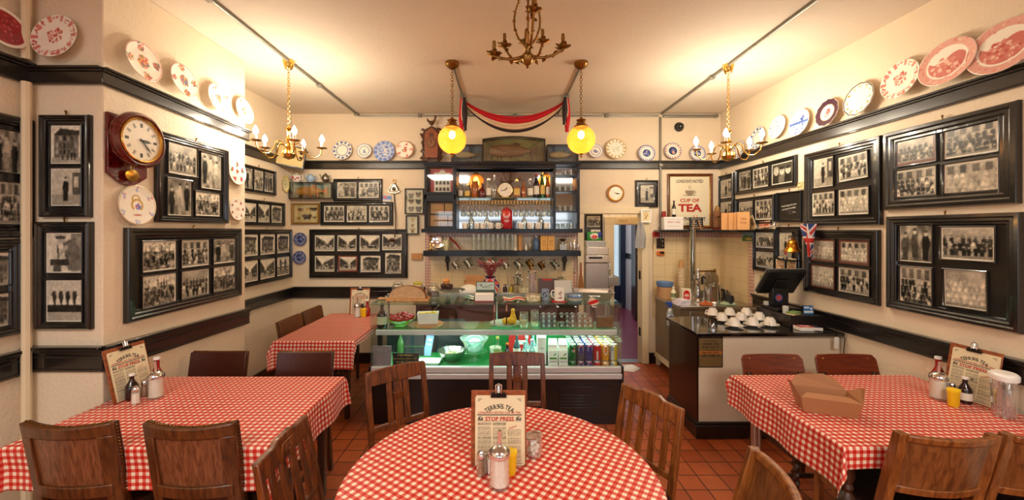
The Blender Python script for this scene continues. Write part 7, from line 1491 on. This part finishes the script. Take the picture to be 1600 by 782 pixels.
# ------------------------------------------------------------------ tables
GING=gingham()
def uvcloth(name,V,UV,faces,parent=None,thick=0,m=None):
    me=bpy.data.meshes.new(name);me.from_pydata([tuple(v) for v in V],[],faces);me.materials.append(m or GING);uv=me.uv_layers.new(name='UVMap')
    li=np.zeros(len(me.loops),'i');me.loops.foreach_get('vertex_index',li);uv.data.foreach_set('uv',np.asarray(UV,'f')[li].reshape(-1))
    me.polygons.foreach_set('use_smooth',[True]*len(me.polygons));o=bpy.data.objects.new(name,me);COL.objects.link(o)
    if parent: o.parent=parent
    s=o.modifiers.new('t','SOLIDIFY');s.thickness=.0015;s.offset=-1
    return o
def draped(label,x0,x1,y0,y1,z,drops,seed=0,n=(70,60),uvrot=0):
    """cloth over a rectangular top; drops = left, right, near, far overhang"""
    L,Rr,Nn,Ff=drops;nx,ny=n;us=np.linspace(x0-L,x1+Rr,nx*2);vs_=np.linspace(y0-Nn,y1+Ff,ny*2);U,Vv=np.meshgrid(us,vs_)
    eu=np.where(U<x0,x0-U,np.where(U>x1,U-x1,0));ev=np.where(Vv<y0,y0-Vv,np.where(Vv>y1,Vv-y1,0));su=np.where(U<x0,-1,1);sv=np.where(Vv<y0,-1,1)
    e=np.hypot(eu,ev);ang=np.arctan2(ev,eu);corner=np.sin(2*ang)*(e>0);k=np.minimum(e,.02)
    out=.006*np.minimum(1,e/.02)+e*(np.where((ev>0) & (eu==0) & (Vv<y0),.0,.10)+.30*corner ** 2)
    rip=(np.sin((U+seed)*21)*(ev>0)*(eu==0)+np.sin((Vv+seed)*19)*(eu>0)*(ev==0))*np.where(ev>0,.005,.010)*np.clip(e/.12,0,1)
    rip2=.012*np.sin(ang*6+seed)*(corner>0)*np.clip(e/.12,0,1);out=out+rip+rip2
    ca=np.where(e>0,np.cos(ang),0);sa=np.where(e>0,np.sin(ang),0)
    X=np.clip(U,x0,x1)+su*ca*out;Y=np.clip(Vv,y0,y1)+sv*sa*out;Z=z-np.maximum(0,e-.004)*(.98-.06*corner)
    Z=Z+.0008*np.sin(U*9+seed)*(e==0)
    c,s=math.cos(uvrot),math.sin(uvrot);UV=np.stack([U*c-Vv*s,U*s+Vv*c],-1).reshape(-1,2)
    m=nx*2;F_=[(j*m+i,j*m+i+1,(j+1)*m+i+1,(j+1)*m+i) for j in range(ny*2-1) for i in range(m-1)]
    return tag(uvcloth('tablecloth',np.stack([X,Y,Z],-1).reshape(-1,3),UV,F_),label,'tablecloth','red gingham tablecloths')
def turned(mb,x,y,z0,z1,r=.03):
    h=z1-z0;mb.lathe([(0,z0),(r*.7,z0),(r*.9,z0+.02),(r*.6,z0+.05*h),(r,z0+.10*h),(r,z0+.18*h),(r*.6,z0+.2*h),(r*.8,z0+.23*h),(r*.55,z0+.27*h),(r*.7,z0+.4*h),(r*1.5,z0+.5*h),(r*1.6,z0+.57*h),(r*1.2,z0+.64*h),(r*.6,z0+.68*h),(r*.9,z0+.71*h),(r*.7,z0+.74*h),(r*1.1,z0+.78*h),(r*1.1,z1),(0,z1)],(x,y,0),16)
def table(label,x0,x1,y0,y1,legs=True,fluted=None,turnedleg=None):
    t=thing('dining_table',label,'table',T((x0+x1)/2,(y0+y1)/2,0));w,d=x1-x0,y1-y0
    MB().bb(-w/2+.004,w/2-.004,-d/2+.004,d/2-.004,.718,.744).build('tabletop',DARKW,t,.004);MB().ring(w-.12,d-.12,[(0,.63),(0,.718),(.022,.718),(.022,.63)]).build('apron',DARKW,t)
    for i,(sx,sy) in enumerate(((-1,-1),(1,-1),(1,1),(-1,1))):
        x,y=sx*(w/2-.09),sy*(d/2-.09)
        if fluted==i:
            a=np.linspace(0,2*PI,33)[:-1];MB().prism([(x+(.026+.003*(k%2))*math.cos(v),y+(.026+.003*(k%2))*math.sin(v)) for k,v in enumerate(a)],0,.72).build('leg',STEEL,t)
        elif turnedleg and i in turnedleg: mb=MB();turned(mb,x,y,0,.70);mb.build('leg',DARKW,t)
        else: MB().box(x,y,.35,.055,.055,.70,taper=.7).build('leg',DARKW,t,.004)
    return t
table('rectangular dining table at the left wall under a gingham cloth',-2.30,-1.10,1.78,2.61);draped('red gingham cloth on the left table, hanging over all sides',-2.31,-1.09,1.77,2.62,.750,(.015,.20,.215,.05),1)
table('rectangular dining table at the right wall under a gingham cloth',1.585,2.80,1.785,2.64,True,3,(0,1,2));draped('red gingham cloth on the right table, short at the near side',1.575,2.805,1.775,2.65,.750,(.21,.015,.11,.05),3)
table('small dining table behind the left tables beside the display',-2.06,-1.36,3.47,4.60);draped('red gingham cloth on the small table beside the display',-2.07,-1.35,3.46,4.61,.750,(.10,.06,.26,.04),5)
# round table
rt_=thing('round_table','round dining table in the middle foreground under a gingham cloth','table',T(-.01,1.565,0));RT=.628
MB().lathe([(0,.715),(RT-.012,.715),(RT-.008,.742),(0,.744)],n=72).build('tabletop',DARKW,rt_);MB().lathe([(RT-.012,.712),(RT-.003,.712),(RT-.003,.74),(RT-.012,.74)],n=72,loop=True).build('metal_edging',STEEL,rt_)
MB().lathe([(0,.06),(.05,.06),(.045,.2),(.06,.4),(.04,.6),(.10,.70),(.2,.715),(0,.715)],n=24).build('pedestal',DARKW,rt_)
for k in range(4): a=k*PI/2+PI/4;MB().tube([(.03*math.cos(a),.03*math.sin(a),.16),(.2*math.cos(a),.2*math.sin(a),.10),(.42*math.cos(a),.42*math.sin(a),.028)],[.035,.03,.024],8).build('foot',DARKW,rt_)
nr,nt_=30,120;V_=[];UV_=[];rads=list(np.linspace(0.001,RT,nr))+[RT+.006,RT+.008,RT+.008];zz=[.7475]*nr+[.744,.732,.716];arc=list(np.linspace(0.001,RT,nr))+[RT+.008,RT+.02,RT+.036]
rot=math.radians(33)
for r_,z_,q_ in zip(rads,zz,arc):
    for k in range(nt_):
        a=2*PI*k/nt_;V_.append((-.01+r_*math.cos(a),1.565+r_*math.sin(a),z_));u,v=q_*math.cos(a),q_*math.sin(a);UV_.append((u*math.cos(rot)-v*math.sin(rot)+3,u*math.sin(rot)+v*math.cos(rot)+3))
F_=[(i*nt_+k,i*nt_+(k+1)%nt_,(i+1)*nt_+(k+1)%nt_,(i+1)*nt_+k) for i in range(len(rads)-1) for k in range(nt_)]
tag(uvcloth('tablecloth',V_,UV_,F_),'red gingham cloth wrapped tight over the round table','tablecloth','red gingham tablecloths')
ZTB=.7500;ZRT=.7485
# ------------------------------------------------------------------ chairs (origin on the floor under the seat centre, facing +Y, back at -Y)
def chair_base(t,wd,w=.42,d=.40,seatm=SEATL,sh=.45,front='square'):
    MB().ring(w-.02,d-.02,[(0,.385),(0,.435),(.02,.435),(.02,.385)]).build('seat_frame',wd,t)
    MB().bb(-w/2,w/2,-d/2+.01,d/2+.01,.436,sh+.01).build('seat',seatm,t,.012)
    for s in (-1,1):
        if front=='twist':
            mb=MB();vs=[];n=60;k=10
            for i in range(n+1):
                z=.385*i/n;tw=z*60
                for j in range(k): a=2*PI*j/k;rr=.017*(1+.38*math.cos(2*(a-tw)));vs.append((s*(w/2-.03)+rr*math.cos(a),d/2-.03+rr*math.sin(a),z))
            mb.add(vs,[(i*k+j,i*k+(j+1)%k,(i+1)*k+(j+1)%k,(i+1)*k+j) for i in range(n) for j in range(k)]+[tuple(range(k-1,-1,-1)),tuple(n*k+j for j in range(k))]).build('front_leg',wd,t)
        else: MB().box(s*(w/2-.025),d/2-.025,.195,.034,.034,.39,taper=.8).build('front_leg',wd,t,.003)
        MB().bar((s*(w/2-.02),-d/2+.03,.17),(s*(w/2-.025),d/2-.03,.17),.02,.026).build('stretcher',wd,t,.003)
    MB().bar((-w/2+.02,0,.17),(w/2-.02,0,.17),.02,.026).build('stretcher',wd,t,.003)
def posts(t,wd,w,d,top,lean=.07,pw=.034,pd=.03):
    for s in (-1,1):
        x=s*(w/2-pw/2);vs=[]
        for (y,z,q) in ((-d/2-.03,0,.8),(-d/2+.012,.44,1),(-d/2-lean*.5,.68,1),(-d/2-lean,top,.85)):
            vs+=[(x+i*pw/2*q,y+j*pd/2*q,z) for i,j in ((-1,-1),(1,-1),(1,1),(-1,1))]
        MB().add(vs,[(0,3,2,1),(12,13,14,15)]+[(k*4+i,k*4+(i+1)%4,k*4+4+(i+1)%4,k*4+4+i) for k in range(3) for i in range(4)]).build('rear_leg',wd,t,.004)
def backy(d,lean,z,top): return-d/2+.012-(lean+.012)*max(0,(z-.44)/(top-.44))
def oak_chair(kind):
    def f():
        t=root('oak_chair');w,d,top,lean=.40,.38,.86,.07;wd=OAKL if kind=='four' else OAK
        chair_base(t,wd,w,d);posts(t,wd,w,d,top,lean)
        yb=lambda z: backy(d,lean,z,top)
        hx=w/2-.03
        xs=list(np.linspace(-w/2+.004,w/2-.004,15))
        tz=(lambda x: top+.004+.012*(1-(x/(w/2)) ** 2)) if kind=='splat' else (lambda x: top+.004+(.014 if abs(x)<.07 else 0)*1)
        MB().slab(xs,lambda x: top-.075,tz,lambda x,z: yb(z)-.014,.026,3).build('top_rail',wd,t,.004)
        MB().slab([-hx,hx],lambda x: .52,lambda x: .55,lambda x,z: yb(z)-.010,.02,1).build('lower_rail',wd,t,.003)
        if kind=='splat':
            for x,hw in ((-.055,.019),(0,.028),(.055,.019)): MB().slab([x-hw,x+hw],lambda x: .55,lambda x: top-.073,lambda x,z: yb(z)-.007,.013,3).build('slat',wd,t,.003)
            MB().bb(-.032,.032,yb(.70)-.016,yb(.70)+.014,.675,.72).build('cross_block',wd,t,.003)
        else:
            for x,hw in ((-.115,.017),(-.04,.022 if kind=='carved' else .018),(.04,.022 if kind=='carved' else .018),(.115,.017)): MB().slab([x-hw,x+hw],lambda x: .55,lambda x: top-.073,lambda x,z: yb(z)-.007,.013,3).build('slat',wd,t,.003)
            if kind=='carved':
                cm=MB();y=yb(top-.03)+.012
                cm.box(0,y+.001,top-.032,.09,.006,.052)
                for k in range(5): a=-1.1+k*.55;cm.prism([(-.004,0),(.004,0),(.009,.022),(0,.032),(-.009,.022)],0,.006,T(0,y+.008,top-.052) @ R(PI/2,'X') @ R(a))
                cm.ball((0,y+.005,top-.045),.009,8);cm.build('carved_motif',OAKL,t,.001)
        return t
    return f
def studded_chair(top=.86):
    t=root('studded_chair');w,d,lean=.405,.42,.06
    chair_base(t,DARKW,w,d,LEATH)
    for s in (-1,1): MB().bar((s*(w/2-.02),-d/2-.05,0),(s*(w/2-.02),-d/2+.01,.46),.034,.034,(0,1,0)).build('rear_leg',DARKW,t,.004)
    cur=lambda x:-.035*(1-(x/(w/2)) ** 2)
    yb=lambda x,z: backy(d,lean,z,top)+cur(x)-.01
    topz=lambda x: top-.012*(1-(x/(w/2)) ** 2)
    xs=list(np.linspace(-w/2,w/2,17));xi=[x for x in xs if abs(x)<w/2-.05]
    WC=wood('worn walnut back',(58,32,16),(104,60,30),.32)
    MB().slab(xs,lambda x: top-.065,topz,lambda x,z: yb(x,z)-.012,.028,3).build('top_rail',WC,t,.006)
    for s in (-1,1): MB().slab([s*(w/2)-(.055 if s>0 else 0),s*(w/2-.025) if s<0 else w/2-.028,s*(w/2)+(.055 if s<0 else 0)][:3] if False else sorted([s*w/2,s*(w/2-.028),s*(w/2-.056)]),lambda x: .42,lambda x: top-.06,lambda x,z: yb(x,z)-.012,.028,5).build('side_rail',WC,t,.005)
    MB().slab(xs[1:-1],lambda x: .54,lambda x: .60,lambda x,z: yb(x,z)-.014,.03,2).build('lower_rail',WC,t,.005)
    MB().slab(xs[1:-1],lambda x: .55,lambda x: top-.03,lambda x,z: yb(x,z)+.0,.008,6).build('back_panel',wood('rosy plywood',(86,48,30),(132,84,56),.3,(60,60,2)),t)
    MB().slab(xs,lambda x: .47,lambda x: topz(x)-.002,lambda x,z: yb(x,z)+.017,.016,6).build('leather_pad',LEATH,t,.006)
    st=MB()
    for s in (-1,1):
        for k in range(26): z=.47+k*(top-.49)/25;st.ball((s*(w/2+.001),yb(s*w/2,z)+.012,z),.0055,6)
    for k in range(26): x=-w/2+.01+k*(w-.02)/25;st.ball((x,yb(x,top)+.012,topz(x)+.001),.0055,6)
    st.build('nail_trim',OLDBR,t);return t
def plywood_chair():
    t=root('plywood_chair');w,d,top,lean=.44,.42,.85,.10;PLY=wood('red brown plywood',(84,34,18),(124,56,30),.3,(4,4,30))
    chair_base(t,DARKW,w,d,SEATL,front='twist')
    for s in (-1,1): MB().bar((s*(w/2-.04),-d/2-.05,0),(s*(w/2-.04),-d/2+.01,.46),.034,.034,(0,1,0)).bar((s*(w/2-.04),-d/2+.01,.45),(s*(w/2-.04),-d/2-.055,.74),.03,.022,(0,1,0)).build('rear_leg',DARKW,t,.004)
    xs=list(np.linspace(-w/2,w/2,21));tz=lambda x: top-(.03*max(0,(abs(x)-w/2+.03)/.03) ** 2.2)
    MB().slab(xs,lambda x: .60+(.03*max(0,(abs(x)-w/2+.03)/.03) ** 2.2),tz,lambda x,z: backy(d,lean,z,top)-.02*(1-(x/(w/2)) ** 2),.014,6).build('backrest',PLY,t,.004)
    sc0=MB()
    for x in (-.16,.16): sc0.ball((x,backy(d,lean,.82,top)+.006,.825),.007,8)
    sc0.build('screw',OLDBR,t);return t
def bow_chair():
    t=root('bow_back_chair');w,d,top,lean=.42,.40,.87,.09;WB=wood('warm bentwood',(96,52,22),(150,92,46),.28)
    chair_base(t,WB,w,d);cur=lambda x:-.05*(1-(x/(w/2)) ** 2);posts(t,WB,w,d,top+.005,lean,.042,.045)
    xs=list(np.linspace(-w/2+.03,w/2-.03,15));yb=lambda x,z: backy(d,lean,z,top)+cur(x)
    MB().slab(xs,lambda x: top-.03-.0,lambda x: top+.002,lambda x,z: yb(x,z)-.012,.028,1).build('top_rail',WB,t,.006)
    MB().slab(xs,lambda x: .62,lambda x: top-.03,lambda x,z: yb(x,z)-.002,.010,5).build('back_panel',wood('worn bent panel',(84,48,24),(134,84,46),.3,(30,30,2)),t)
    MB().slab(xs,lambda x: .585,lambda x: .62,lambda x,z: yb(x,z)-.01,.02,1).build('lower_rail',WB,t,.004)
    return t
def put(key,fn,bx,by,fx,fy,label,cat='chair',group=None,off=.27):
    """(bx, by) is the middle of the back's top; (fx, fy) the way the chair faces"""
    l=math.hypot(fx,fy);fx,fy=fx/l,fy/l
    return make(key,fn,T(bx+fx*off,by+fy*off,0) @ R(math.atan2(-fx,fy)),label,cat,group)
GC='wooden chairs round the tables'
put('splat',oak_chair('splat'),-.70,2.49,.6,-.8,'oak chair with triple slat back at the round table, far left',group=GC)
put('splat',oak_chair('splat'),.095,2.76,0,-1,'oak chair with triple slat back facing forward before the display',group=GC)
put('four',oak_chair('four'),.80,2.07,-.87,-.49,'golden oak slatted chair at the right of the round table',group=GC)
put('carved',oak_chair('carved'),-.955,1.645,1,.03,'oak chair with carved top rail at the lower left of the round table',group=GC)
put('bow',bow_chair,.935,1.365,-.95,.28,'bow backed chair cut by the bottom edge right of the round table',group=GC)
put('stud2',lambda: studded_chair(.895),-1.945,1.69,.0,1,'studded wood backed chair at the near side of the left table, left one',group=GC,off=.30)
put('stud2',lambda: studded_chair(.895),-1.40,1.69,.0,1,'studded wood backed chair at the near side of the left table, right one',group=GC,off=.30)
put('stud',studded_chair,-2.08,2.85,0,-1,'dark leather backed chair at the far side of the left table, nearer the wall',group=GC,off=.30)
put('stud',studded_chair,-1.45,2.85,0,-1,'dark leather backed chair at the far side of the left table, right one',group=GC,off=.30)
def brownchair():
    t=studded_chair()
    for c in t.children:
        if c.data and c.data.materials and c.data.materials[0].name=='oxblood leather': c.data.materials[0]=LEATHB
    return t
put('studb',brownchair,-2.21,3.90,1,0,'brown leather chair at the small back table, nearer one',group=GC,off=.30)
put('studb',brownchair,-2.21,4.36,1,0,'brown leather chair at the small back table, farther one',group=GC,off=.30)
put('ply',plywood_chair,1.93,2.78,0,-1,'red brown plywood chair at the far side of the right table, left one',group=GC,off=.31)
put('ply',plywood_chair,2.46,2.78,0,-1,'red brown plywood chair at the far side of the right table, right one',group=GC,off=.31)
put('bow',bow_chair,1.91,1.645,.05,1,'bow backed wooden chair at the near side of the right table, left one',group=GC,off=.30)
put('bow',bow_chair,2.36,1.645,0,1,'bow backed wooden chair at the near side of the right table, at the edge',group=GC,off=.30)
# ------------------------------------------------------------------ menus on clipboards
def menucanvas():
    w,h=110,156;a=cv(w,h,(.86,.80,.66));rng=np.random.RandomState(3);ink=(.36,.33,.28)
    for x,sx in ((.06,1),(.94,-1)):
        for k in range(4): line(a,x,.03+.012*k,x+sx*(.08-.02*k),.03+.012*k,.009,(.3,.28,.25))
    rec(a,.05,.258,.95,.264,(.3,.28,.25));rec(a,.05,.272,.95,.275,(.5,.45,.4))
    for cx in (.11,.89): ell(a,cx,.315,.05,.028,(.3,.28,.25));ell(a,cx+.01,.31,.02,.015,(.75,.7,.6));rec(a,cx-.05,.325,cx+.05,.34,(.35,.32,.28))
    rec(a,.05,.355,.95,.358,(.45,.4,.35))
    for col in range(3):
        x0=.06+.305*col
        for r in range(42):
            y=.375+r*.0142
            if rng.rand()<.1: continue
            if col==2 and r<7: continue
            if y>.95: break
            x=x0
            while x<x0+.26: q=rng.uniform(.02,.06);rec(a,x,y,min(x+q,x0+.265),y+.002,np.array(ink)*rng.uniform(1.2,1.7));x+=q+.015
    ell(a,.52,.56,.03,.025,(.35,.32,.28));rec(a,.05,.965,.95,.968,(.5,.45,.4));return a
MC=menucanvas()
def clipboard():
    t=root('menu_clipboard');H,W=.318,.240
    MB().box(0,H/2,-.003,W,H,.006).build('board',wood('clipboard wood',(110,52,22),(156,84,40),.4),t,.002)
    p=MB().box(.004,H/2-.012,.0012,.212,.288,.0016).build('paper',mat('aged paper',(216,200,164),.7),t);MB().box(.008,H/2-.006,.0005,.212,.288,.001).build('second_sheet',mat('aged paper'),p)
    M=T(.004,H/2-.012,0)
    s=sheet('newsprint',MC,.211,.287,t,M @ T(0,0,.0024))
    text('lettering',"TERRY'S TEA",.020,INK,s,T(0,.105,.0006),.135,.02,arc=.10)
    text('lettering',"LONDON'S NOTED CUP OF TEA",.0085,REDI,s,T(0,.078,.0006),.185,.02);text('lettering','STOP PRESS',.0165,REDI,s,T(0,.052,.0006),.125,.03);text('lettering','Features',.010,REDI,s,T(.058,.018,.0006) @ R(.35),.034)
    cr_=MB()
    for k in range(-2,3): cr_.tube([(0,.100,0),(k*.006,.106,0),(k*.009,.101+.004*(2-abs(k)),0)],.0009,5)
    cr_.tube([(-.022,.097,0),(-.01,.095,0),(0,.098,0),(.01,.095,0),(.022,.097,0)],.001,5);cr_.build('crest_mark',INK,s,M=T(0,0,.0006) @ S(1,1,.3))
    cm=MB().prism([(-.035,0),(.035,0),(.03,.022),(-.03,.022)],.003,.012,T(0,H-.028,0)).build('clip',mat('dark clip metal',(52,48,46),.3,.9),t,.002)
    MB().tube([(-.012,H-.01,.010),(-.013,H+.025,.012),(0,H+.032,.012),(.013,H+.025,.012),(.012,H-.01,.010)],.003,8).lathe([(0,0),(.009,0),(.006,.03),(0,.03)],n=12,M=T(0,H-.005,.010) @ R(-PI/2,'X')).build('clip_spring',CHROME,cm)
    return t
def board_at(x,y,z,az,lean,label,s=1):
    """az: direction the face looks (0 = to the camera), lean back in radians"""
    o=make('clip',clipboard,T(x,y,z) @ R(az) @ R(PI/2-lean,'X'),label,'menu clipboard','menus on clipboards');o.scale=(s,s,s);return o
c=onz(779,732,ZRT);board_at(c.x,c.y+.01,ZRT+.002,0,.08,'newspaper style menu clipboard standing on the round table',.98)
board_at(-2.215,2.31,ZTB+.002,math.radians(84),.25,'newspaper style menu clipboard leaning on the left wall',.98)
board_at(2.715,2.25,ZTB+.002,math.radians(-84),.19,'newspaper style menu clipboard leaning on the right wall',.98)
c=P3(566,500,4.62);board_at(-1.71,4.54,ZTB+.002,0,.12,'menu clipboard standing on the small back table',.98)
# ------------------------------------------------------------------ table condiments
SUG=mat('white sugar',(246,240,232),.8);PEP=mat('ground pepper',(150,118,88),.8)
def sugar(r=.040,H=.125):
    def f():
        t=root('sugar_pourer');MB().lathe([(0,0),(r,0),(r*1.04,.006),(r,.02),(r*.95,.03),(r*.95,H-.006),(r,H),(r*.93,H),(r*.9,.03),(r*.92,.012),(0,.008)],n=32).build('glass_jar',CLEARB,t)
        MB().lathe([(0,.009),(r*.9,.012),(r*.885,H*.93),(0,H*.95)],n=28).build('sugar',SUG,t)
        MB().lathe([(0,H-.004),(r*1.05,H-.004),(r*1.07,H+.006),(r*.98,H+.018),(r*.5,H+.034),(.010,H+.036),(0,H+.036)],n=32).build('domed_lid',CHROME,t)
        MB().tube([(0,0,H+.03),(0,-.002,H+.065),(.001,-.006,H+.095)],.0075,10).build('pouring_spout',CHROME,t);return t
    return f
def shaker(m,H=.10):
    def f():
        t=root('shaker');r=.021;a=PI/8
        MB().lathe([(0,0),(r,0),(r*1.02,.006),(r*.86,H*.72),(0,H*.72)],n=8).build('glass_body',CLEARB,t);MB().lathe([(0,.002),(r*.93,.003),(r*.84,H*.6),(0,H*.6)],n=8).build('contents',m,t)
        MB().lathe([(0,H*.72),(r*.86,H*.72),(r*.92,H*.78),(r*.8,H*.9),(r*.35,H),(0,H)],n=20).build('metal_cap',CHROME,t);return t
    return f
MUS=mat('mustard yellow',(226,180,22),.4);KET=mat('ketchup red',(150,24,18),.25,coat=.4);SAU=mat('brown sauce',(40,20,18),.2,coat=.5)
def pot():
    t=root('mustard_pot');MB().lathe([(0,0),(.026,0),(.03,.01),(.033,.085),(0,.085)],n=24,sy=.7).build('pot',MUS,t);MB().lathe([(0,.085),(.035,.085),(.035,.096),(.02,.10),(0,.10)],n=24,sy=.75).build('lid',mat('mustard lid',(240,198,30),.35),t);return t
KB=bottle(0,.19,.034,.014,KET,WHITEP,None,None,.48,False);SB=bottle(0,.15,.030,.011,SAU,WHITEP,LBW,None,.58,False,(.14,.42))
SB2=bottle(0,.15,.030,.011,SAU,WHITEP,None,None,.58)
RTM=lambda px,py: T(*onz(px,py,ZRT+.0005))
TBM=lambda px,py: T(*onz(px,py,ZTB+.0015))
GS='sugar pourers on the tables'
make('sugar',sugar(),RTM(780.5,760),'sugar pourer with chrome dome in front of the round table menu','sugar pourer',GS)
make('pepper',shaker(PEP),RTM(752.5,742),'pepper shaker left of the sugar on the round table','shaker','salt and pepper shakers');make('salt',shaker(SUG),RTM(768,739) @ T(0,0,0),'salt shaker behind the sugar on the round table','shaker','salt and pepper shakers')
make('mustard',pot,RTM(795,741),'yellow mustard pot behind the sugar on the round table','mustard pot','mustard pots')
cj=thing('clip_top_jar','clip top glass jar of sugar lumps right of the round table menu','jar',RTM(833,712));MB().lathe([(0,0),(.036,0),(.040,.01),(.040,.07),(.034,.08),(.034,.083),(.031,.083),(.031,.08),(.037,.07),(.036,.012),(0,.008)],n=28).build('glass_jar',CLEARB,cj);MB().lathe([(0,0),(.038,0),(.038,.006),(.02,.014),(0,.014)],n=28,M=T(.004,0,.085) @ R(-.12,'Y')).build('glass_lid',CLEARB,cj);MB().tube([(.036*math.cos(a),.036*math.sin(a),.083) for a in np.linspace(0,6.28,25)[:-1]],.0018,6,closed=True).tube([(-.036,-.004,.082),(-.044,-.004,.07),(-.040,-.004,.05)],.0018,6).build('wire_clip',STEEL,cj)
rl_=random.Random(4)
for k in range(9): a=k*2.4;q=.024*math.sqrt(k/9);MB().box(q*math.cos(a),q*math.sin(a),.016+.011*(k // 3),.014,.014,.014,T(0,0,0)).build('sugar_lump',SUG,cj,.002)
# left table
make('sugar',sugar(),TBM(243.5,622),'sugar pourer on the left table','sugar pourer',GS)
make('salt',shaker(SUG),TBM(212,631),'salt shaker nearest the left table menu','shaker','salt and pepper shakers');make('pepper',shaker(PEP),TBM(227,619),'pepper shaker between the sauce and the sugar on the left table','shaker','salt and pepper shakers')
make('sb2',SB2,TBM(206,624),'brown sauce bottle with white cap on the left table, nearest the menu','sauce bottle','sauce bottles');make('sb2',SB2,TBM(227,608),'brown sauce bottle with white cap on the left table, behind the sugar','sauce bottle','sauce bottles');make('kb',KB,TBM(245,605),'red ketchup bottle on the left table','ketchup bottle','ketchup bottles')
# right table
make('sugar',sugar(),TBM(1466.5,624),'sugar pourer on the right table','sugar pourer',GS);make('mustard',pot,TBM(1490,635) @ R(.2),'yellow mustard pot on the right table','mustard pot','mustard pots')
make('sb',SB,TBM(1508,630),'brown sauce bottle with white label on the right table','sauce bottle','sauce bottles');make('sb2',SB2,TBM(1486,612),'brown sauce bottle behind the mustard pot on the right table','sauce bottle','sauce bottles');make('kb',KB,TBM(1466,604),'red ketchup bottle on the right table','ketchup bottle','ketchup bottles')
make('pepper',shaker(PEP),TBM(1487,623),'small shaker hidden between sauce and mustard on the right table','shaker','salt and pepper shakers')
# small back table
make('kb',KB,TBM(574,494),'red ketchup bottle on the small back table','ketchup bottle','ketchup bottles');make('mustard',pot,TBM(568,495.5),'yellow mustard pot on the small back table','mustard pot','mustard pots');make('sugar',sugar(),TBM(558.5,496),'sugar pourer on the small back table','sugar pourer',GS);make('sb2',SB2,TBM(566,492.6),'brown sauce bottle on the small back table','sauce bottle','sauce bottles')
# water jug
wj=thing('water_jug','ribbed clear plastic water jug with white lid on the right table','water jug',T(*onz(1569,651,ZTB+.0015)) @ R(-.75))
a=np.linspace(0,2*PI,65)[:-1];n_=len(a)
def jugring(r,z,e=.0): return [((r+.0025*(k%4<2)*e)*math.cos(v)*.8,(r+.0025*(k%4<2)*e)*math.sin(v),z) for k,v in enumerate(a)]
vs=[]
for r_,z_,e in ((.046,0,0),(.052,.008,1),(.055,.10,1),(.058,.18,1),(.060,.20,0)): vs+=jugring(r_,z_,e)
MB().add(vs,[(i*n_+k,i*n_+(k+1)%n_,(i+1)*n_+(k+1)%n_,(i+1)*n_+k) for i in range(4) for k in range(n_)]+[tuple(range(n_-1,-1,-1))]).build('jug_body',glass('jug plastic',(238,240,240),.3,.05,.14,(230,225,222)),wj)
MB().lathe([(0,.006),(.046,.008),(.052,.155),(0,.156)],n=40,sx=.8).build('water',glass('water',(225,230,232),.2,.02,.10,(205,190,190)),wj);MB().lathe([(0,.196),(.063,.196),(.066,.205),(.066,.225),(.055,.235),(0,.235)],n=40,sx=.82).build('lid',WHITEP,wj,.003);MB().tube([(0,-.056,.19),(0,-.085,.195),(0,-.10,.17),(0,-.098,.11),(0,-.09,.09)],.010,10).build('handle',glass('jug plastic'),wj)
# open takeaway box
tbx=thing('takeaway_box','open brown card takeaway box on the right table','box',T(*onz(1288,640,ZTB+.0015)) @ R(-.38));KB2=mat('brown takeaway card',(164,112,74),.65)
l,w_,h_=.115,.075,.085;o_=.02
bt_=[(-l,-w_,0),(l,-w_,0),(l,w_,0),(-l,w_,0)];tpz=[(-l-o_,-w_-o_,h_),(l+o_,-w_-o_,h_),(l+o_,w_+o_,h_),(-l-o_,w_+o_,h_)]
def card(name,vs,fs,parent): o=MB().add(vs,fs).build(name,KB2,parent,smooth=False);s=o.modifiers.new('t','SOLIDIFY');s.thickness=.0018;return o
card('tray',bt_+tpz,[(0,3,2,1),(0,1,5,4),(1,2,6,5),(2,3,7,6),(3,0,4,7)],tbx)
card('end_flap',[tpz[0],tpz[3],(-l-.055,w_*.2,h_+.055),(-l-.05,-w_*.6,h_+.062)],[(0,1,2,3)],tbx);card('end_flap',[tpz[1],tpz[2],(l+.055,w_*.4,h_+.045),(l+.055,-w_*.3,h_+.062)],[(0,1,2,3)],tbx)
card('lid_flap',[tpz[3],tpz[2],(l*.75,w_+.06,h_+.055),(l*.25,w_+.05,h_+.075),(0,w_+.052,h_+.068),(-l*.25,w_+.05,h_+.075),(-l*.8,w_+.06,h_+.05)],[(0,1,2,3,4,5,6)],tbx)
card('front_flap',[(-l-o_,-w_-o_-.001,h_),(l+o_,-w_-o_-.001,h_),(l*.8,-w_+.03,h_+.012),(-l*.8,-w_+.03,h_+.012)],[(0,1,2,3)],tbx)
